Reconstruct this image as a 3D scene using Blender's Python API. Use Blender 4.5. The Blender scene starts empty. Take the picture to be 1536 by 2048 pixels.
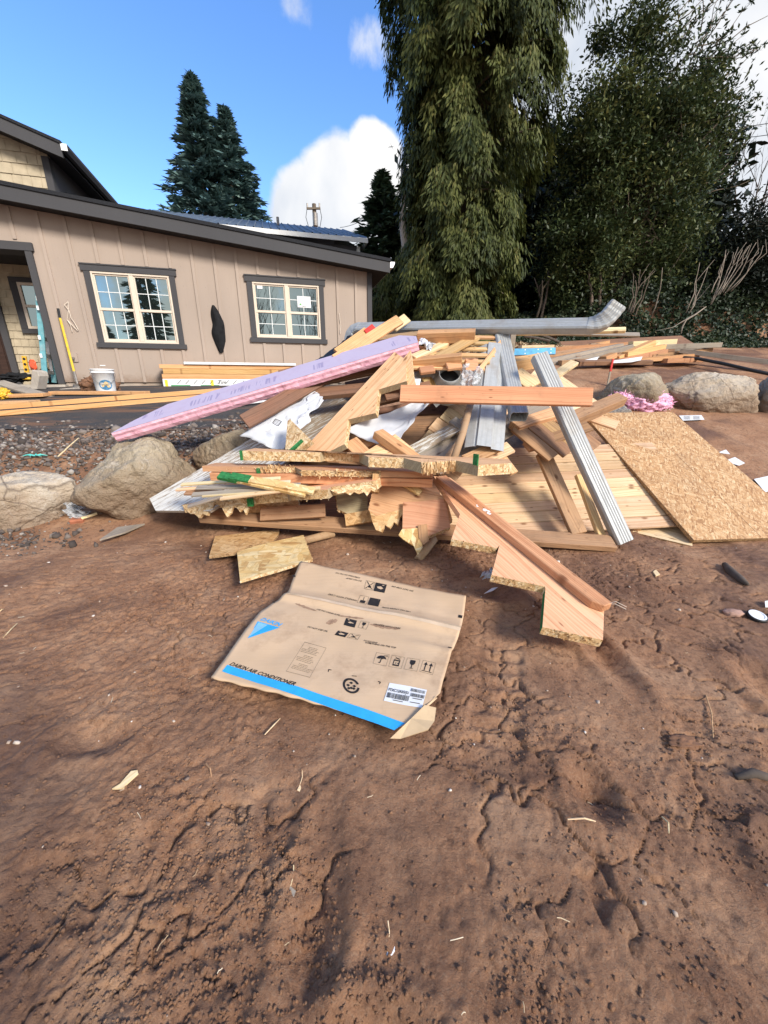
import bpy, math, random
import numpy as np
from mathutils import Vector, Matrix, noise as mnoise

SC = bpy.context.scene
COL = SC.collection
R = math.radians

# ------------------------------------------------------------------ camera
CAM_H, PITCH, FPX = 1.1, 18.4, 758.0
cam_d = bpy.data.cameras.new('camera')
cam = bpy.data.objects.new('camera', cam_d)
COL.objects.link(cam)
cam.location = (0, 0, CAM_H)
cam.rotation_euler = (R(90 - PITCH), 0, 0)
cam_d.sensor_fit = 'VERTICAL'
cam_d.sensor_height = 36.0
cam_d.sensor_width = 27.0
cam_d.lens = FPX / 2048 * 36.0
cam_d.clip_start = 0.02
cam_d.clip_end = 2000
SC.camera = cam

# ------------------------------------------------------------------ sun, sky, exposure
SUN = Vector((0.58, -0.60, 0.52)).normalized()
EXPOSURE = 1.32
SKY_STRENGTH = 0.15
sun_d = bpy.data.lights.new('sun', 'SUN')
sun_d.energy = 2.1
sun_d.angle = R(15)
sun_d.color = (1.0, 0.94, 0.86)
sun = bpy.data.objects.new('sun', sun_d)
COL.objects.link(sun)
sun.rotation_euler = (-SUN).to_track_quat('-Z', 'Y').to_euler()
sun.location = SUN * 50
vs = SC.view_settings
vs.view_transform = 'Standard'
vs.look = 'None'
vs.gamma = 1.0
vs.exposure = EXPOSURE
vs.use_curve_mapping = False
SC.cycles.max_bounces = 8
SC.cycles.diffuse_bounces = 3
SC.cycles.transparent_max_bounces = 6
SC.cycles.use_denoising = True

_c, _s = math.cos(R(PITCH)), math.sin(R(PITCH))
def ray(x, y):
    a = (x - 768) / FPX; v = (1024 - y) / FPX
    return Vector((a, _c + v * _s, -_s + v * _c))
ORG = Vector((0, 0, CAM_H))
def at(x, y, Y):                        # point seen at pixel (x, y) at the distance Y ahead
    r = ray(x, y); return ORG + r * (Y / r.y)
def hit(x, y, p, n):                    # point seen at pixel (x, y) on the plane (p, n)
    r = ray(x, y); return ORG + r * ((p - ORG).dot(n) / r.dot(n))

world = bpy.data.worlds.new('World')
SC.world = world
world.use_nodes = True
nt = world.node_tree
nt.nodes.clear()
def wn(t, **k):
    n = nt.nodes.new(t)
    for a, b in k.items(): setattr(n, a, b)
    return n
def wmath(op, a, b=None, clamp=False):
    n = wn('ShaderNodeMath', operation=op, use_clamp=clamp)
    for i, v in enumerate((a, b)):
        if v is None: continue
        if isinstance(v, (int, float)): n.inputs[i].default_value = v
        else: nt.links.new(v, n.inputs[i])
    return n.outputs[0]
sky = wn('ShaderNodeTexSky', sky_type='NISHITA', sun_disc=False)
sky.sun_elevation = math.asin(SUN.z)
sky.sun_rotation = math.atan2(SUN.x, SUN.y)
sky.air_density = 1.0; sky.dust_density = 0.3; sky.ozone_density = 2.5
hs = wn('ShaderNodeHueSaturation')
hs.inputs['Saturation'].default_value = 1.2
hs.inputs['Value'].default_value = 0.90
hs.inputs['Hue'].default_value = 0.508
nt.links.new(sky.outputs[0], hs.inputs['Color'])
bg1 = wn('ShaderNodeBackground'); bg1.inputs[1].default_value = SKY_STRENGTH
nt.links.new(hs.outputs[0], bg1.inputs[0])
tc = wn('ShaderNodeTexCoord')
nrm = wn('ShaderNodeVectorMath', operation='NORMALIZE')
nt.links.new(tc.outputs['Generated'], nrm.inputs[0])
DIRV = nrm.outputs[0]
def wnoise(scale, detail=6, rough=0.55, dist=0.0, vec=None):
    n = wn('ShaderNodeTexNoise'); n.noise_dimensions = '3D'
    nt.links.new(vec or DIRV, n.inputs['Vector'])
    n.inputs['Scale'].default_value = scale; n.inputs['Detail'].default_value = detail
    n.inputs['Roughness'].default_value = rough; n.inputs['Distortion'].default_value = dist
    return n.outputs[0]
def blob(px, py, rad_deg, soft=0.55, gain=1.0):      # a cloud bank in one compass direction of the sky
    d = ray(px, py).normalized()
    n = wn('ShaderNodeVectorMath', operation='DOT_PRODUCT')
    nt.links.new(DIRV, n.inputs[0]); n.inputs[1].default_value = d
    m = wn('ShaderNodeMapRange')
    nt.links.new(n.outputs['Value'], m.inputs['Value'])
    m.inputs['From Min'].default_value = math.cos(R(rad_deg)); m.inputs['From Max'].default_value = math.cos(R(rad_deg * (1 - soft)))
    m.inputs['To Max'].default_value = gain
    return m.outputs[0]
clouds = None
for b in [(690, 390, 7, .6, 1.0), (615, 425, 6, .6, .9), (745, 320, 4.5, .6, 1.0), (790, 470, 9, .5, 1.0), (620, 470, 6, .6, .8),
          (1250, 120, 13, .6, 1.0), (1480, 60, 14, .6, 1.0), (1500, 420, 13, .6, 1.0), (1130, 300, 12, .6, 1.0), (1700, 250, 16, .5, 1.0), (1380, 260, 11, .6, .75),
          (750, 110, 3.5, .95, .38), (1250, 500, 16, .6, 1.0),
          (600, 15, 3.2, .95, .45)]:
    o = blob(*b)
    clouds = o if clouds is None else wmath('MAXIMUM', clouds, o)
# broken cloud over the half of the sky behind the viewer
sep = wn('ShaderNodeSeparateXYZ'); nt.links.new(DIRV, sep.inputs[0])
back = wn('ShaderNodeMapRange'); nt.links.new(sep.outputs[1], back.inputs['Value'])
back.inputs['From Min'].default_value = 0.0; back.inputs['From Max'].default_value = -0.5
back.inputs['To Max'].default_value = 0.74
clouds = wmath('MAXIMUM', clouds, back.outputs[0])
puff = wnoise(5.5, 9, 0.56, 0.25)
dens = wmath('ADD', clouds, wmath('MULTIPLY', wmath('SUBTRACT', puff, 0.5), 1.5))
mask = wn('ShaderNodeMapRange', interpolation_type='SMOOTHSTEP')
nt.links.new(dens, mask.inputs['Value'])
mask.inputs['From Min'].default_value = 0.36; mask.inputs['From Max'].default_value = 0.66
shade = wn('ShaderNodeValToRGB')
nt.links.new(wnoise(3.2, 6, 0.5, 0.4), shade.inputs[0])
shade.color_ramp.elements[0].position = 0.36; shade.color_ramp.elements[0].color = (0.62, 0.68, 0.78, 1)
shade.color_ramp.elements[1].position = 0.62; shade.color_ramp.elements[1].color = (1.0, 0.99, 0.98, 1)
bg2 = wn('ShaderNodeBackground'); bg2.inputs[1].default_value = 0.44
nt.links.new(shade.outputs[0], bg2.inputs[0])
mixs = wn('ShaderNodeMixShader')
nt.links.new(mask.outputs[0], mixs.inputs[0]); nt.links.new(bg1.outputs[0], mixs.inputs[1]); nt.links.new(bg2.outputs[0], mixs.inputs[2])
wo = wn('ShaderNodeOutputWorld'); nt.links.new(mixs.outputs[0], wo.inputs[0])

# ------------------------------------------------------------------ helpers: objects
WM = {}                                   # world matrix of everything linked so far
def tag(o, label=None, cat=None, group=None, kind=None):
    if label: o['label'] = label
    if cat: o['category'] = cat
    if group: o['group'] = group
    if kind: o['kind'] = kind
    return o
def link(o, M, parent=None):
    COL.objects.link(o)
    WM[o.name] = M.copy()
    if parent is not None:
        o.parent = parent
        o.matrix_basis = WM[parent.name].inverted() @ M
    else:
        o.matrix_basis = M
    return o
def empty(name, loc, label, cat, group=None, M=None):
    o = bpy.data.objects.new(name, None)
    o.empty_display_size = 0.1
    link(o, M if M is not None else Matrix.Translation(loc))
    return tag(o, label, cat, group)
def frame(origin, x, nhint):              # local X along the grain, local Z along the face normal
    x = Vector(x).normalized(); z = Vector(nhint); z = (z - x * z.dot(x)).normalized(); y = z.cross(x)
    return Matrix(((x.x, y.x, z.x, origin[0]), (x.y, y.y, z.y, origin[1]), (x.z, y.z, z.z, origin[2]), (0, 0, 0, 1)))
class MB:
    def __init__(s): s.v = []; s.f = []; s.m = []
    def add(s, vs, fs, m=0):
        b = len(s.v); s.v += [tuple(p) for p in vs]
        for f in fs: s.f.append([i + b for i in f]); s.m.append(m)
        return s
    def box(s, x0, x1, y0, y1, z0, z1, m=0, M=None):
        vs = [Vector((x, y, z)) for z in (z0, z1) for y in (y0, y1) for x in (x0, x1)]
        if M is not None: vs = [M @ v for v in vs]
        return s.add(vs, [(0, 2, 3, 1), (4, 5, 7, 6), (0, 1, 5, 4), (2, 6, 7, 3), (0, 4, 6, 2), (1, 3, 7, 5)], m)
    def prism(s, pts, ext, m=0, medge=None):   # planar outline pushed along ext; pts counter-clockwise seen from the front
        n = len(pts); a = [Vector(p) for p in pts]; b = [p + Vector(ext) for p in a]
        s.add(a + b, [list(range(n)), list(range(2 * n - 1, n - 1, -1))], m)
        k = len(s.v) - 2 * n
        for i in range(n):
            j = (i + 1) % n
            s.f.append([k + i, k + n + i, k + n + j, k + j])
            s.m.append(m if medge is None else (medge[i] if isinstance(medge, (list, tuple)) else medge))
        return s
    def tube(s, path, rad, n=8, m=0, cap=True, squash=None):
        path = [Vector(p) for p in path]; rings = []
        if not isinstance(rad, (list, tuple)): rad = [rad] * len(path)
        up = Vector((0, 0, 1)); prev = None
        for i, p in enumerate(path):
            d = (path[min(i + 1, len(path) - 1)] - path[max(i - 1, 0)]).normalized()
            if prev is None:
                a = d.cross(up if abs(d.z) < .9 else Vector((1, 0, 0))).normalized()
            else:
                a = (prev - d * prev.dot(d)).normalized()
            prev = a; b = d.cross(a)
            rings.append([p + (a * math.cos(2 * math.pi * k / n) + b * math.sin(2 * math.pi * k / n)) * rad[i] for k in range(n)])
        vs = [q for r in rings for q in r]; fs = []
        for i in range(len(path) - 1):
            for k in range(n):
                fs.append((i * n + k, i * n + (k + 1) % n, (i + 1) * n + (k + 1) % n, (i + 1) * n + k))
        if cap: fs.append(list(range(n - 1, -1, -1))); fs.append([(len(path) - 1) * n + k for k in range(n)])
        return s.add(vs, fs, m)
    def build(s, name, mats, parent=None, M=None, smooth=False, bevel=0, recalc=True):
        me = bpy.data.meshes.new(name)
        if M is None: M = WM[parent.name] if parent is not None else Matrix.Identity(4)
        inv = M.inverted()
        me.from_pydata([inv @ Vector(v) for v in s.v], [], s.f)
        if not isinstance(mats, (list, tuple)): mats = [mats]
        for m in mats: me.materials.append(m)
        me.polygons.foreach_set('material_index', s.m)
        if smooth is True: me.polygons.foreach_set('use_smooth', [True] * len(s.f))
        if recalc and len(s.f) < 3000:
            import bmesh
            bm = bmesh.new(); bm.from_mesh(me); bmesh.ops.recalc_face_normals(bm, faces=bm.faces)
            if bevel:
                es = [e for e in bm.edges if len(e.link_faces) == 2 and e.calc_face_angle(0) > .6]
                bmesh.ops.bevel(bm, geom=es, offset=bevel, segments=1, affect='EDGES', clamp_overlap=True, material=-1)
            bm.to_mesh(me); bm.free()
        me.update()
        o = bpy.data.objects.new(name, me)
        return link(o, M, parent)
def npmesh(name, V, F, mats, parent=None, mi=None, smooth=False, M=None, col=None):
    """V (n,3), F (m,k) arrays -> one mesh object; col: per-face tone value kept as an attribute"""
    V = np.asarray(V, np.float64); F = np.asarray(F, np.int32)
    if M is None: M = WM[parent.name] if parent is not None else Matrix.Identity(4)
    A = np.array(M.inverted()); V = V @ A[:3, :3].T + A[:3, 3]
    me = bpy.data.meshes.new(name)
    k = F.shape[1]
    me.vertices.add(len(V)); me.vertices.foreach_set('co', V.astype(np.float32).ravel())
    me.loops.add(F.size); me.loops.foreach_set('vertex_index', F.ravel())
    me.polygons.add(len(F)); me.polygons.foreach_set('loop_start', np.arange(0, F.size, k, dtype=np.int32))
    if not isinstance(mats, (list, tuple)): mats = [mats]
    for m in mats: me.materials.append(m)
    if mi is not None: me.polygons.foreach_set('material_index', np.asarray(mi, np.int32))
    if smooth: me.polygons.foreach_set('use_smooth', np.ones(len(F), bool))
    if col is not None:
        at_ = me.attributes.new('tone', 'FLOAT', 'FACE'); at_.data.foreach_set('value', np.asarray(col, np.float32))
    me.update(calc_edges=True); me.validate()
    o = bpy.data.objects.new(name, me)
    return link(o, M, parent)

# ------------------------------------------------------------------ helpers: noise on arrays
_rs = np.random.RandomState(7)
_G = _rs.rand(256, 256).astype(np.float32) * 2 * np.pi
_GX, _GY = np.cos(_G), np.sin(_G)
def perlin(x, y):
    xi = np.floor(x).astype(int); yi = np.floor(y).astype(int); xf = x - xi; yf = y - yi
    def g(i, j, dx, dy):
        a = (xi + i) & 255; b = (yi + j) & 255
        return _GX[a, b] * dx + _GY[a, b] * dy
    u = xf * xf * xf * (xf * (xf * 6 - 15) + 10); v = yf * yf * yf * (yf * (yf * 6 - 15) + 10)
    n0 = g(0, 0, xf, yf) * (1 - u) + g(1, 0, xf - 1, yf) * u
    n1 = g(0, 1, xf, yf - 1) * (1 - u) + g(1, 1, xf - 1, yf - 1) * u
    return (n0 * (1 - v) + n1 * v) * 1.5
def fbm(x, y, s, o=4, g=.5):
    r = 0; a = 1; t = 0
    for i in range(o):
        r = r + a * perlin(x * s + 17.3 * i, y * s + 9.1 * i); t += a; a *= g; s *= 2.03
    return r / t
_P = _rs.rand(128, 128, 2).astype(np.float32)
def worley(x, y):
    xi = np.floor(x).astype(int); yi = np.floor(y).astype(int)
    f1 = np.full(x.shape, 9.0); f2 = np.full(x.shape, 9.0)
    for i in (-1, 0, 1):
        for j in (-1, 0, 1):
            q = _P[(xi + i) & 127, (yi + j) & 127]
            d = np.hypot(xi + i + q[..., 0] - x, yi + j + q[..., 1] - y)
            f2 = np.minimum(f2, np.maximum(f1, d)); f1 = np.minimum(f1, d)
    return f1, f2
def sstep(a, b, x):
    t = np.clip((x - a) / (b - a), 0, 1); return t * t * (3 - 2 * t)

# ------------------------------------------------------------------ helpers: materials
class Mat:
    def __init__(s, name):
        s.m = bpy.data.materials.new(name); s.m.use_nodes = True; s.t = s.m.node_tree; s.t.nodes.clear()
        s.out = s.t.nodes.new('ShaderNodeOutputMaterial'); s.b = s.t.nodes.new('ShaderNodeBsdfPrincipled')
        s.t.links.new(s.b.outputs[0], s.out.inputs[0]); s._c = None
    def put(s, sock, v):
        if isinstance(v, bpy.types.NodeSocket): s.t.links.new(v, sock)
        elif isinstance(v, (tuple, list)) and sock.type == 'RGBA' and len(v) == 3: sock.default_value = (*v, 1)
        else: sock.default_value = v
    def n(s, t, **k):
        n = s.t.nodes.new(t)
        for a, b in k.items(): setattr(n, a, b)
        return n
    def obj(s):
        if s._c is None: s._c = s.n('ShaderNodeTexCoord')
        return s._c.outputs['Object']
    def robj(s):                          # object coordinates shifted by a random amount per object
        oi = s.n('ShaderNodeObjectInfo'); c = s.n('ShaderNodeVectorMath', operation='MULTIPLY_ADD')
        s.put(c.inputs[0], oi.outputs['Random']); c.inputs[1].default_value = (37, 53, 71); s.put(c.inputs[2], s.obj())
        s.rnd = oi.outputs['Random']; return c.outputs[0]
    def map(s, vec, sc=(1, 1, 1), rot=(0, 0, 0), loc=(0, 0, 0)):
        n = s.n('ShaderNodeMapping'); s.put(n.inputs[0], vec); n.inputs['Scale'].default_value = sc
        n.inputs['Rotation'].default_value = rot; n.inputs['Location'].default_value = loc; return n.outputs[0]
    def noise(s, vec, scale, detail=4, rough=.5, dist=0, color=False):
        n = s.n('ShaderNodeTexNoise'); s.put(n.inputs['Vector'], vec); n.inputs['Scale'].default_value = scale
        n.inputs['Detail'].default_value = detail; n.inputs['Roughness'].default_value = rough; n.inputs['Distortion'].default_value = dist
        return n.outputs[1 if color else 0]
    def vor(s, vec, scale, feature='F1', out='Color', rnd=1):
        n = s.n('ShaderNodeTexVoronoi', feature=feature); s.put(n.inputs['Vector'], vec); n.inputs['Scale'].default_value = scale
        if 'Randomness' in n.inputs: n.inputs['Randomness'].default_value = rnd
        return n.outputs[out]
    def math(s, op, a, b=None, c=None, clamp=False):
        n = s.n('ShaderNodeMath', operation=op, use_clamp=clamp)
        for i, v in enumerate((a, b, c)):
            if v is not None: s.put(n.inputs[i], v)
        return n.outputs[0]
    def ramp(s, f, stops, interp='LINEAR'):
        n = s.n('ShaderNodeValToRGB'); s.put(n.inputs[0], f); r = n.color_ramp; r.interpolation = interp
        while len(r.elements) < len(stops): r.elements.new(.5)
        for e, (p, c) in zip(r.elements, stops):
            e.position = p; e.color = (*c, 1) if isinstance(c, (tuple, list)) else (c, c, c, 1)
        return n.outputs[0]
    def mix(s, f, a, b, mode='MIX'):
        n = s.n('ShaderNodeMix', data_type='RGBA', blend_type=mode)
        s.put(n.inputs[0], f); s.put(n.inputs[6], a); s.put(n.inputs[7], b); return n.outputs[2]
    def range(s, v, a, b, c=0, d=1):
        n = s.n('ShaderNodeMapRange'); s.put(n.inputs[0], v)
        for i, q in enumerate((a, b, c, d)): n.inputs[i + 1].default_value = q
        return n.outputs[0]
    def sep(s, v):
        n = s.n('ShaderNodeSeparateXYZ'); s.put(n.inputs[0], v); return n.outputs
    def bump(s, h, strength=.5, dist=.01, normal=None):
        n = s.n('ShaderNodeBump'); s.put(n.inputs['Height'], h); n.inputs['Strength'].default_value = strength
        n.inputs['Distance'].default_value = dist
        if normal is not None: s.put(n.inputs['Normal'], normal)
        return n.outputs[0]
    def done(s, color=None, rough=.7, metal=0, normal=None, spec=None, **k):
        if color is not None: s.put(s.b.inputs['Base Color'], color)
        s.put(s.b.inputs['Roughness'], rough); s.put(s.b.inputs['Metallic'], metal)
        if normal is not None: s.put(s.b.inputs['Normal'], normal)
        if spec is not None: s.put(s.b.inputs['Specular IOR Level'], spec)
        for a, b in k.items(): s.put(s.b.inputs[a.replace('_', ' ')], b)
        return s.m

def wood(name, light, dark, rings=55, knots=.6, weather=0.0, wcol=(.30, .25, .20), dirt=.25, rough=.72, mul=None):
    m = Mat(name); v = m.robj()
    x, y, z = m.sep(v)
    wrp = m.math('ADD', m.math('MULTIPLY', m.noise(m.map(v, (.9, 4.5, 4.5)), 1.0, 2), .13), m.math('MULTIPLY', m.noise(m.map(v, (3.5, 9, 9)), 1.0, 2), .022))
    r = m.math('ADD', m.math('ADD', y, m.math('MULTIPLY', z, .6)), wrp)
    cv = m.n('ShaderNodeCombineXYZ'); m.put(cv.inputs[0], m.math('MULTIPLY', x, .35)); m.put(cv.inputs[1], m.math('MULTIPLY', r, rings * 2.2)); m.put(cv.inputs[2], m.math('MULTIPLY', m.rnd, 9.0))
    ring = m.range(m.noise(cv.outputs[0], 1.0, 2, .55), .38, .66)
    fine = m.noise(m.map(v, (6, 170, 170)), 1.0, 4, .6)
    f = m.math('ADD', m.math('MULTIPLY', ring, .62), m.math('MULTIPLY', fine, .42))
    col = m.ramp(f, [(.18, light), (.62, tuple((q + w) / 2 for q, w in zip(light, dark))), (.92, tuple(q * .86 for q in dark))])
    tone = m.noise(m.map(v, (1.2, 2, 2)), 1.3, 3)
    col = m.mix(m.range(tone, .35, .7), col, tuple(a * .74 for a in dark), 'MIX') if False else m.mix(m.math('MULTIPLY', m.range(tone, .4, .75), .55), col, dark)
    hv = m.n('ShaderNodeHueSaturation'); m.put(hv.inputs['Color'], col); m.put(hv.inputs['Value'], m.range(m.rnd, 0, 1, .80, 1.18)); m.put(hv.inputs['Hue'], m.range(m.math('FRACT', m.math('MULTIPLY', m.rnd, 7.3)), 0, 1, .490, .512)); col = hv.outputs[0]
    if knots:
        for (sc, a0, a1, thr, st) in (((4.2, 9, 1), .05, .14, 1 - .45 * knots, .9), ((9, 26, 1), .06, .17, 1 - .20 * knots, .75)):
            vn = m.n('ShaderNodeTexVoronoi', feature='F1', voronoi_dimensions='2D'); m.put(vn.inputs['Vector'], m.map(v, sc)); vn.inputs['Scale'].default_value = 1
            r_, g_, b_ = m.sep(vn.outputs['Color'])
            k = m.math('MULTIPLY', m.range(vn.outputs['Distance'], a0, a1, 1, 0), m.math('GREATER_THAN', r_, thr))
            col = m.mix(m.math('MULTIPLY', k, st), col, (dark[0] * .40, dark[1] * .32, dark[2] * .28))
    if weather:
        w = m.noise(m.map(v, (3, 14, 14)), 1.0, 5, .6)
        col = m.mix(m.math('MULTIPLY', m.range(w, .35, .65), weather), col, wcol)
        streak = m.noise(m.map(v, (4, 90, 90)), 1, 3, .6)
        col = m.mix(m.math('MULTIPLY', m.range(streak, .5, .75), weather * .7), col, tuple(a * .45 for a in wcol))
    if dirt:
        d = m.noise(v, 5.5, 6, .62)
        col = m.mix(m.math('MULTIPLY', m.range(d, .52, .72), dirt), col, (.12, .075, .045))
        sp = m.noise(v, 42, 3, .5)
        col = m.mix(m.math('MULTIPLY', m.range(sp, .66, .74), dirt), col, (.07, .04, .025))
    bp = m.bump(f, .25, .002)
    return m.done(col, rough, 0, bp, .3)
def flakes(name, cols, scale=1.0, dark=.35, bumpd=.002):
    """strand board: layers of long flat chips lying in many directions"""
    m = Mat(name); v = m.robj(); col = None; hsum = None
    for i, (ang, sc) in enumerate([(0.15, 9), (1.1, 11), (-.7, 10), (2.2, 13), (.55, 16)]):
        vv = m.map(m.map(v, (1, 1, 1), (0, 0, ang)), (sc * scale, sc * 3.6 * scale, sc * 2.0 * scale), (0, 0, 0), (i * 3.1, i * 1.7, 0))
        wv = m.n('ShaderNodeVectorMath', operation='MULTIPLY_ADD'); m.put(wv.inputs[0], m.noise(v, 22 * scale, 2, .5, 0, True)); wv.inputs[1].default_value = (.35, .35, .2); m.put(wv.inputs[2], vv)
        c = m.vor(wv.outputs[0], 1.0); r, g, b = m.sep(c)
        cc = m.ramp(r, cols)
        grain = m.noise(m.map(vv, (.6, 7, 7)), 1.0, 3, .6)
        cc = m.mix(m.math('MULTIPLY', m.range(grain, .45, .75), .4), cc, tuple(q * .6 for q in cols[0][1]))
        if col is None: col = cc; hsum = r
        else:
            sel = m.range(g, .52, .56)
            col = m.mix(sel, col, cc); hsum = m.math('ADD', m.math('MULTIPLY', hsum, m.math('SUBTRACT', 1, sel)), m.math('MULTIPLY', r, sel))
    ed = m.vor(m.map(v, (14 * scale, 34 * scale, 20 * scale), (0, 0, .4)), 1.0, 'DISTANCE_TO_EDGE', 'Distance')
    col = m.mix(m.range(ed, 0, .05, dark, 0), col, tuple(q * .35 for q in cols[0][1]))
    d = m.noise(v, 4, 5, .6); col = m.mix(m.math('MULTIPLY', m.range(d, .5, .75), .3), col, (.16, .10, .06))
    return m.done(col, .65, 0, m.bump(hsum, .5, bumpd), .3)
def plain(name, c, rough=.7, metal=0, var=.15, scale=6, bump=.0, spec=.4, dirt=0, dcol=(.12, .08, .05), **k):
    m = Mat(name); v = m.robj()
    n1 = m.noise(v, scale, 5, .6)
    col = m.mix(m.range(n1, .3, .7), tuple(q * (1 - var) for q in c), tuple(min(1, q * (1 + var)) for q in c))
    if dirt:
        d = m.noise(v, scale * .7, 6, .65); col = m.mix(m.math('MULTIPLY', m.range(d, .48, .7), dirt), col, dcol)
    bp = m.bump(m.noise(v, scale * 6, 4, .6), bump, .003) if bump else None
    return m.done(col, rough, metal, bp, spec, **k)
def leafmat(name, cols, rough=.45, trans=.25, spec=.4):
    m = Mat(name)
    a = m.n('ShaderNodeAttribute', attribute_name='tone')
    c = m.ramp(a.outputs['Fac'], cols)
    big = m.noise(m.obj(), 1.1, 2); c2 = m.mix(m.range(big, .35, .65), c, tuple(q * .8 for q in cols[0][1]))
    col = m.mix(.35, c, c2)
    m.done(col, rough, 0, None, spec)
    t = m.n('ShaderNodeBsdfTranslucent'); m.put(t.inputs[0], col)
    x = m.n('ShaderNodeMixShader'); x.inputs[0].default_value = trans
    m.t.links.new(m.b.outputs[0], x.inputs[1]); m.t.links.new(t.outputs[0], x.inputs[2]); m.t.links.new(x.outputs[0], m.out.inputs[0])
    return m.m

M = {}
M['fir'] = wood('fir_wood', (.72, .47, .24), (.50, .26, .11), 60, .6)
M['fir_red'] = wood('red_fir_wood', (.64, .365, .185), (.46, .20, .085), 55, .5, dirt=.3)
M['fir_old'] = wood('weathered_fir_wood', (.53, .32, .17), (.35, .18, .085), 60, .5, .35, (.30, .20, .13), .45)
M['pine'] = wood('pale_fence_wood', (.80, .585, .36), (.58, .35, .175), 42, .8, dirt=.22)
M['pine_new'] = wood('new_lumber_wood', (.72, .44, .20), (.56, .28, .10), 50, .7, dirt=.08)
M['pale'] = wood('pale_stake_wood', (.78, .62, .38), (.60, .42, .22), 50, .4, dirt=.12)
M['brown'] = wood('old_brown_wood', (.34, .18, .10), (.20, .095, .05), 50, .5, .45, (.16, .11, .08), .45)
M['grey'] = wood('grey_weathered_wood', (.42, .35, .27), (.26, .20, .15), 60, .4, .8, (.33, .29, .24), .3)
M['cedar'] = wood('brown_fence_wood', (.52, .30, .14), (.28, .14, .06), 40, .9, .35, (.25, .17, .11), .3)
M['veneer'] = wood('pink_veneer', (.74, .44, .25), (.54, .26, .125), 34, .25, dirt=.16)
M['veneer_y'] = wood('orange_veneer', (.78, .50, .28), (.58, .31, .14), 40, .7, dirt=.18)
M['strand'] = flakes('strand_edge', [(0, (.40, .22, .09)), (.3, (.68, .45, .22)), (.7, (.78, .58, .33)), (1, (.86, .71, .47))], 1.7, .6, .005)
M['osb'] = flakes('strand_board', [(0, (.36, .20, .08)), (.3, (.56, .33, .14)), (.7, (.63, .40, .19)), (1, (.70, .49, .26))], 1.0, .3)
M['osb_y'] = flakes('bright_strand_board', [(0, (.45, .25, .09)), (.3, (.68, .45, .18)), (.7, (.74, .54, .25)), (1, (.80, .64, .36))], .55, .3)
M['edge_grey'] = wood('aged_strand_edge', (.50, .40, .25), (.30, .22, .12), 80, 0, .5, (.28, .22, .15), .3)
M['splinter'] = leafmat('splinter_wood', [(0, (.58, .35, .16)), (.5, (.82, .59, .33)), (1, (.90, .75, .52))], .7, .2, .2)
M['splinter_b'] = leafmat('brown_splinter_wood', [(0, (.38, .21, .10)), (.5, (.60, .38, .19)), (1, (.76, .56, .32))], .7, .2, .2)
M['green'] = plain('green_edge_paint', (.03, .17, .05), .7, 0, .5, 60, .5, .2)
M['galv'] = None
# ------------------------------------------------------------------ more materials
def galv(name, c, rough=.42, metal=.55):
    m = Mat(name); v = m.robj()
    sp = m.vor(v, 55); r, g, b = m.sep(sp)
    st = m.noise(m.map(v, (1.5, 40, 40)), 1, 4, .6)
    col = m.mix(m.math('MULTIPLY', r, .35), c, tuple(q * .72 for q in c))
    col = m.mix(m.math('MULTIPLY', m.range(st, .42, .7), .45), col, tuple(q * .55 for q in c))
    d = m.noise(v, 7, 6, .65); col = m.mix(m.math('MULTIPLY', m.range(d, .52, .72), .5), col, (.30, .25, .19))
    return m.done(col, m.range(st, .3, .7, rough - .1, rough + .15), metal, m.bump(m.noise(v, 26, 3), .15, .004), .5)
M['galv'] = galv('galvanised_steel', (.43, .44, .43), .5, .22)
M['galv_d'] = galv('dull_galvanised_steel', (.46, .47, .46), .5, .12)
M['dark_in'] = plain('shadowed_metal', (.10, .10, .10), .7, .3)
m = Mat('foam_face'); v = m.obj()
st = m.noise(m.map(v, (30, 2, 2)), 1, 3, .6); blk = m.vor(m.map(v, (7, 5, 1)), 1)
r_, g_, b_ = m.sep(blk); x_, y_, z_ = m.sep(v)
bars = m.math('MULTIPLY', m.math('GREATER_THAN', m.noise(m.map(v, (34, 1.5, 1)), 1, 2, .7), .53), m.math('GREATER_THAN', r_, .62))
lane = m.math('LESS_THAN', m.math('ABSOLUTE', m.math('ADD', y_, -.12)), .055)
bars = m.math('MULTIPLY', bars, lane)
col = m.mix(m.math('MULTIPLY', bars, .5), (.48, .41, .52), (.16, .14, .29))
col = m.mix(m.math('MULTIPLY', m.range(m.noise(v, 9, 5, .65), .5, .7), .3), col, (.40, .26, .36))
M['foam_face'] = m.done(col, .6, 0, m.bump(st, .2, .002), .3)
m = Mat('foam_edge'); v = m.obj()
n1 = m.noise(m.map(v, (14, 10, 34)), 1, 5, .65)
col = m.ramp(n1, [(.3, (.62, .30, .40)), (.55, (.80, .46, .55)), (.8, (.86, .58, .64))])
col = m.mix(m.math('MULTIPLY', m.range(m.noise(v, 11, 6, .7), .54, .66), .45), col, (.34, .16, .20))
M['foam_edge'] = m.done(col, .8, 0, m.bump(n1, .6, .005), .2)
M['pinkwool'] = plain('pink_insulation', (.85, .44, .58), .95, 0, .25, 18, .8, .05)
m = Mat('white_poly_sheet'); v = m.obj()
n1 = m.noise(v, 9, 5, .6)
M['poly'] = m.done(m.mix(m.range(n1, .35, .7), (.50, .52, .55), (.62, .63, .65)), .35, 0, m.bump(n1, .25, .01), .5)
M['blackpoly'] = plain('black_poly_sheet', (.012, .013, .015), .5, 0, .3, 8, .5, .3)
m = Mat('clear_plastic'); v = m.obj(); nn = m.noise(v, 30, 4, .6)
m.done((.82, .84, .86), .12, 0, m.bump(nn, .9, .02), .6)
tr = m.n('ShaderNodeBsdfTransparent'); x = m.n('ShaderNodeMixShader'); m.put(x.inputs[0], m.range(nn, .35, .65, .08, .5))
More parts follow.
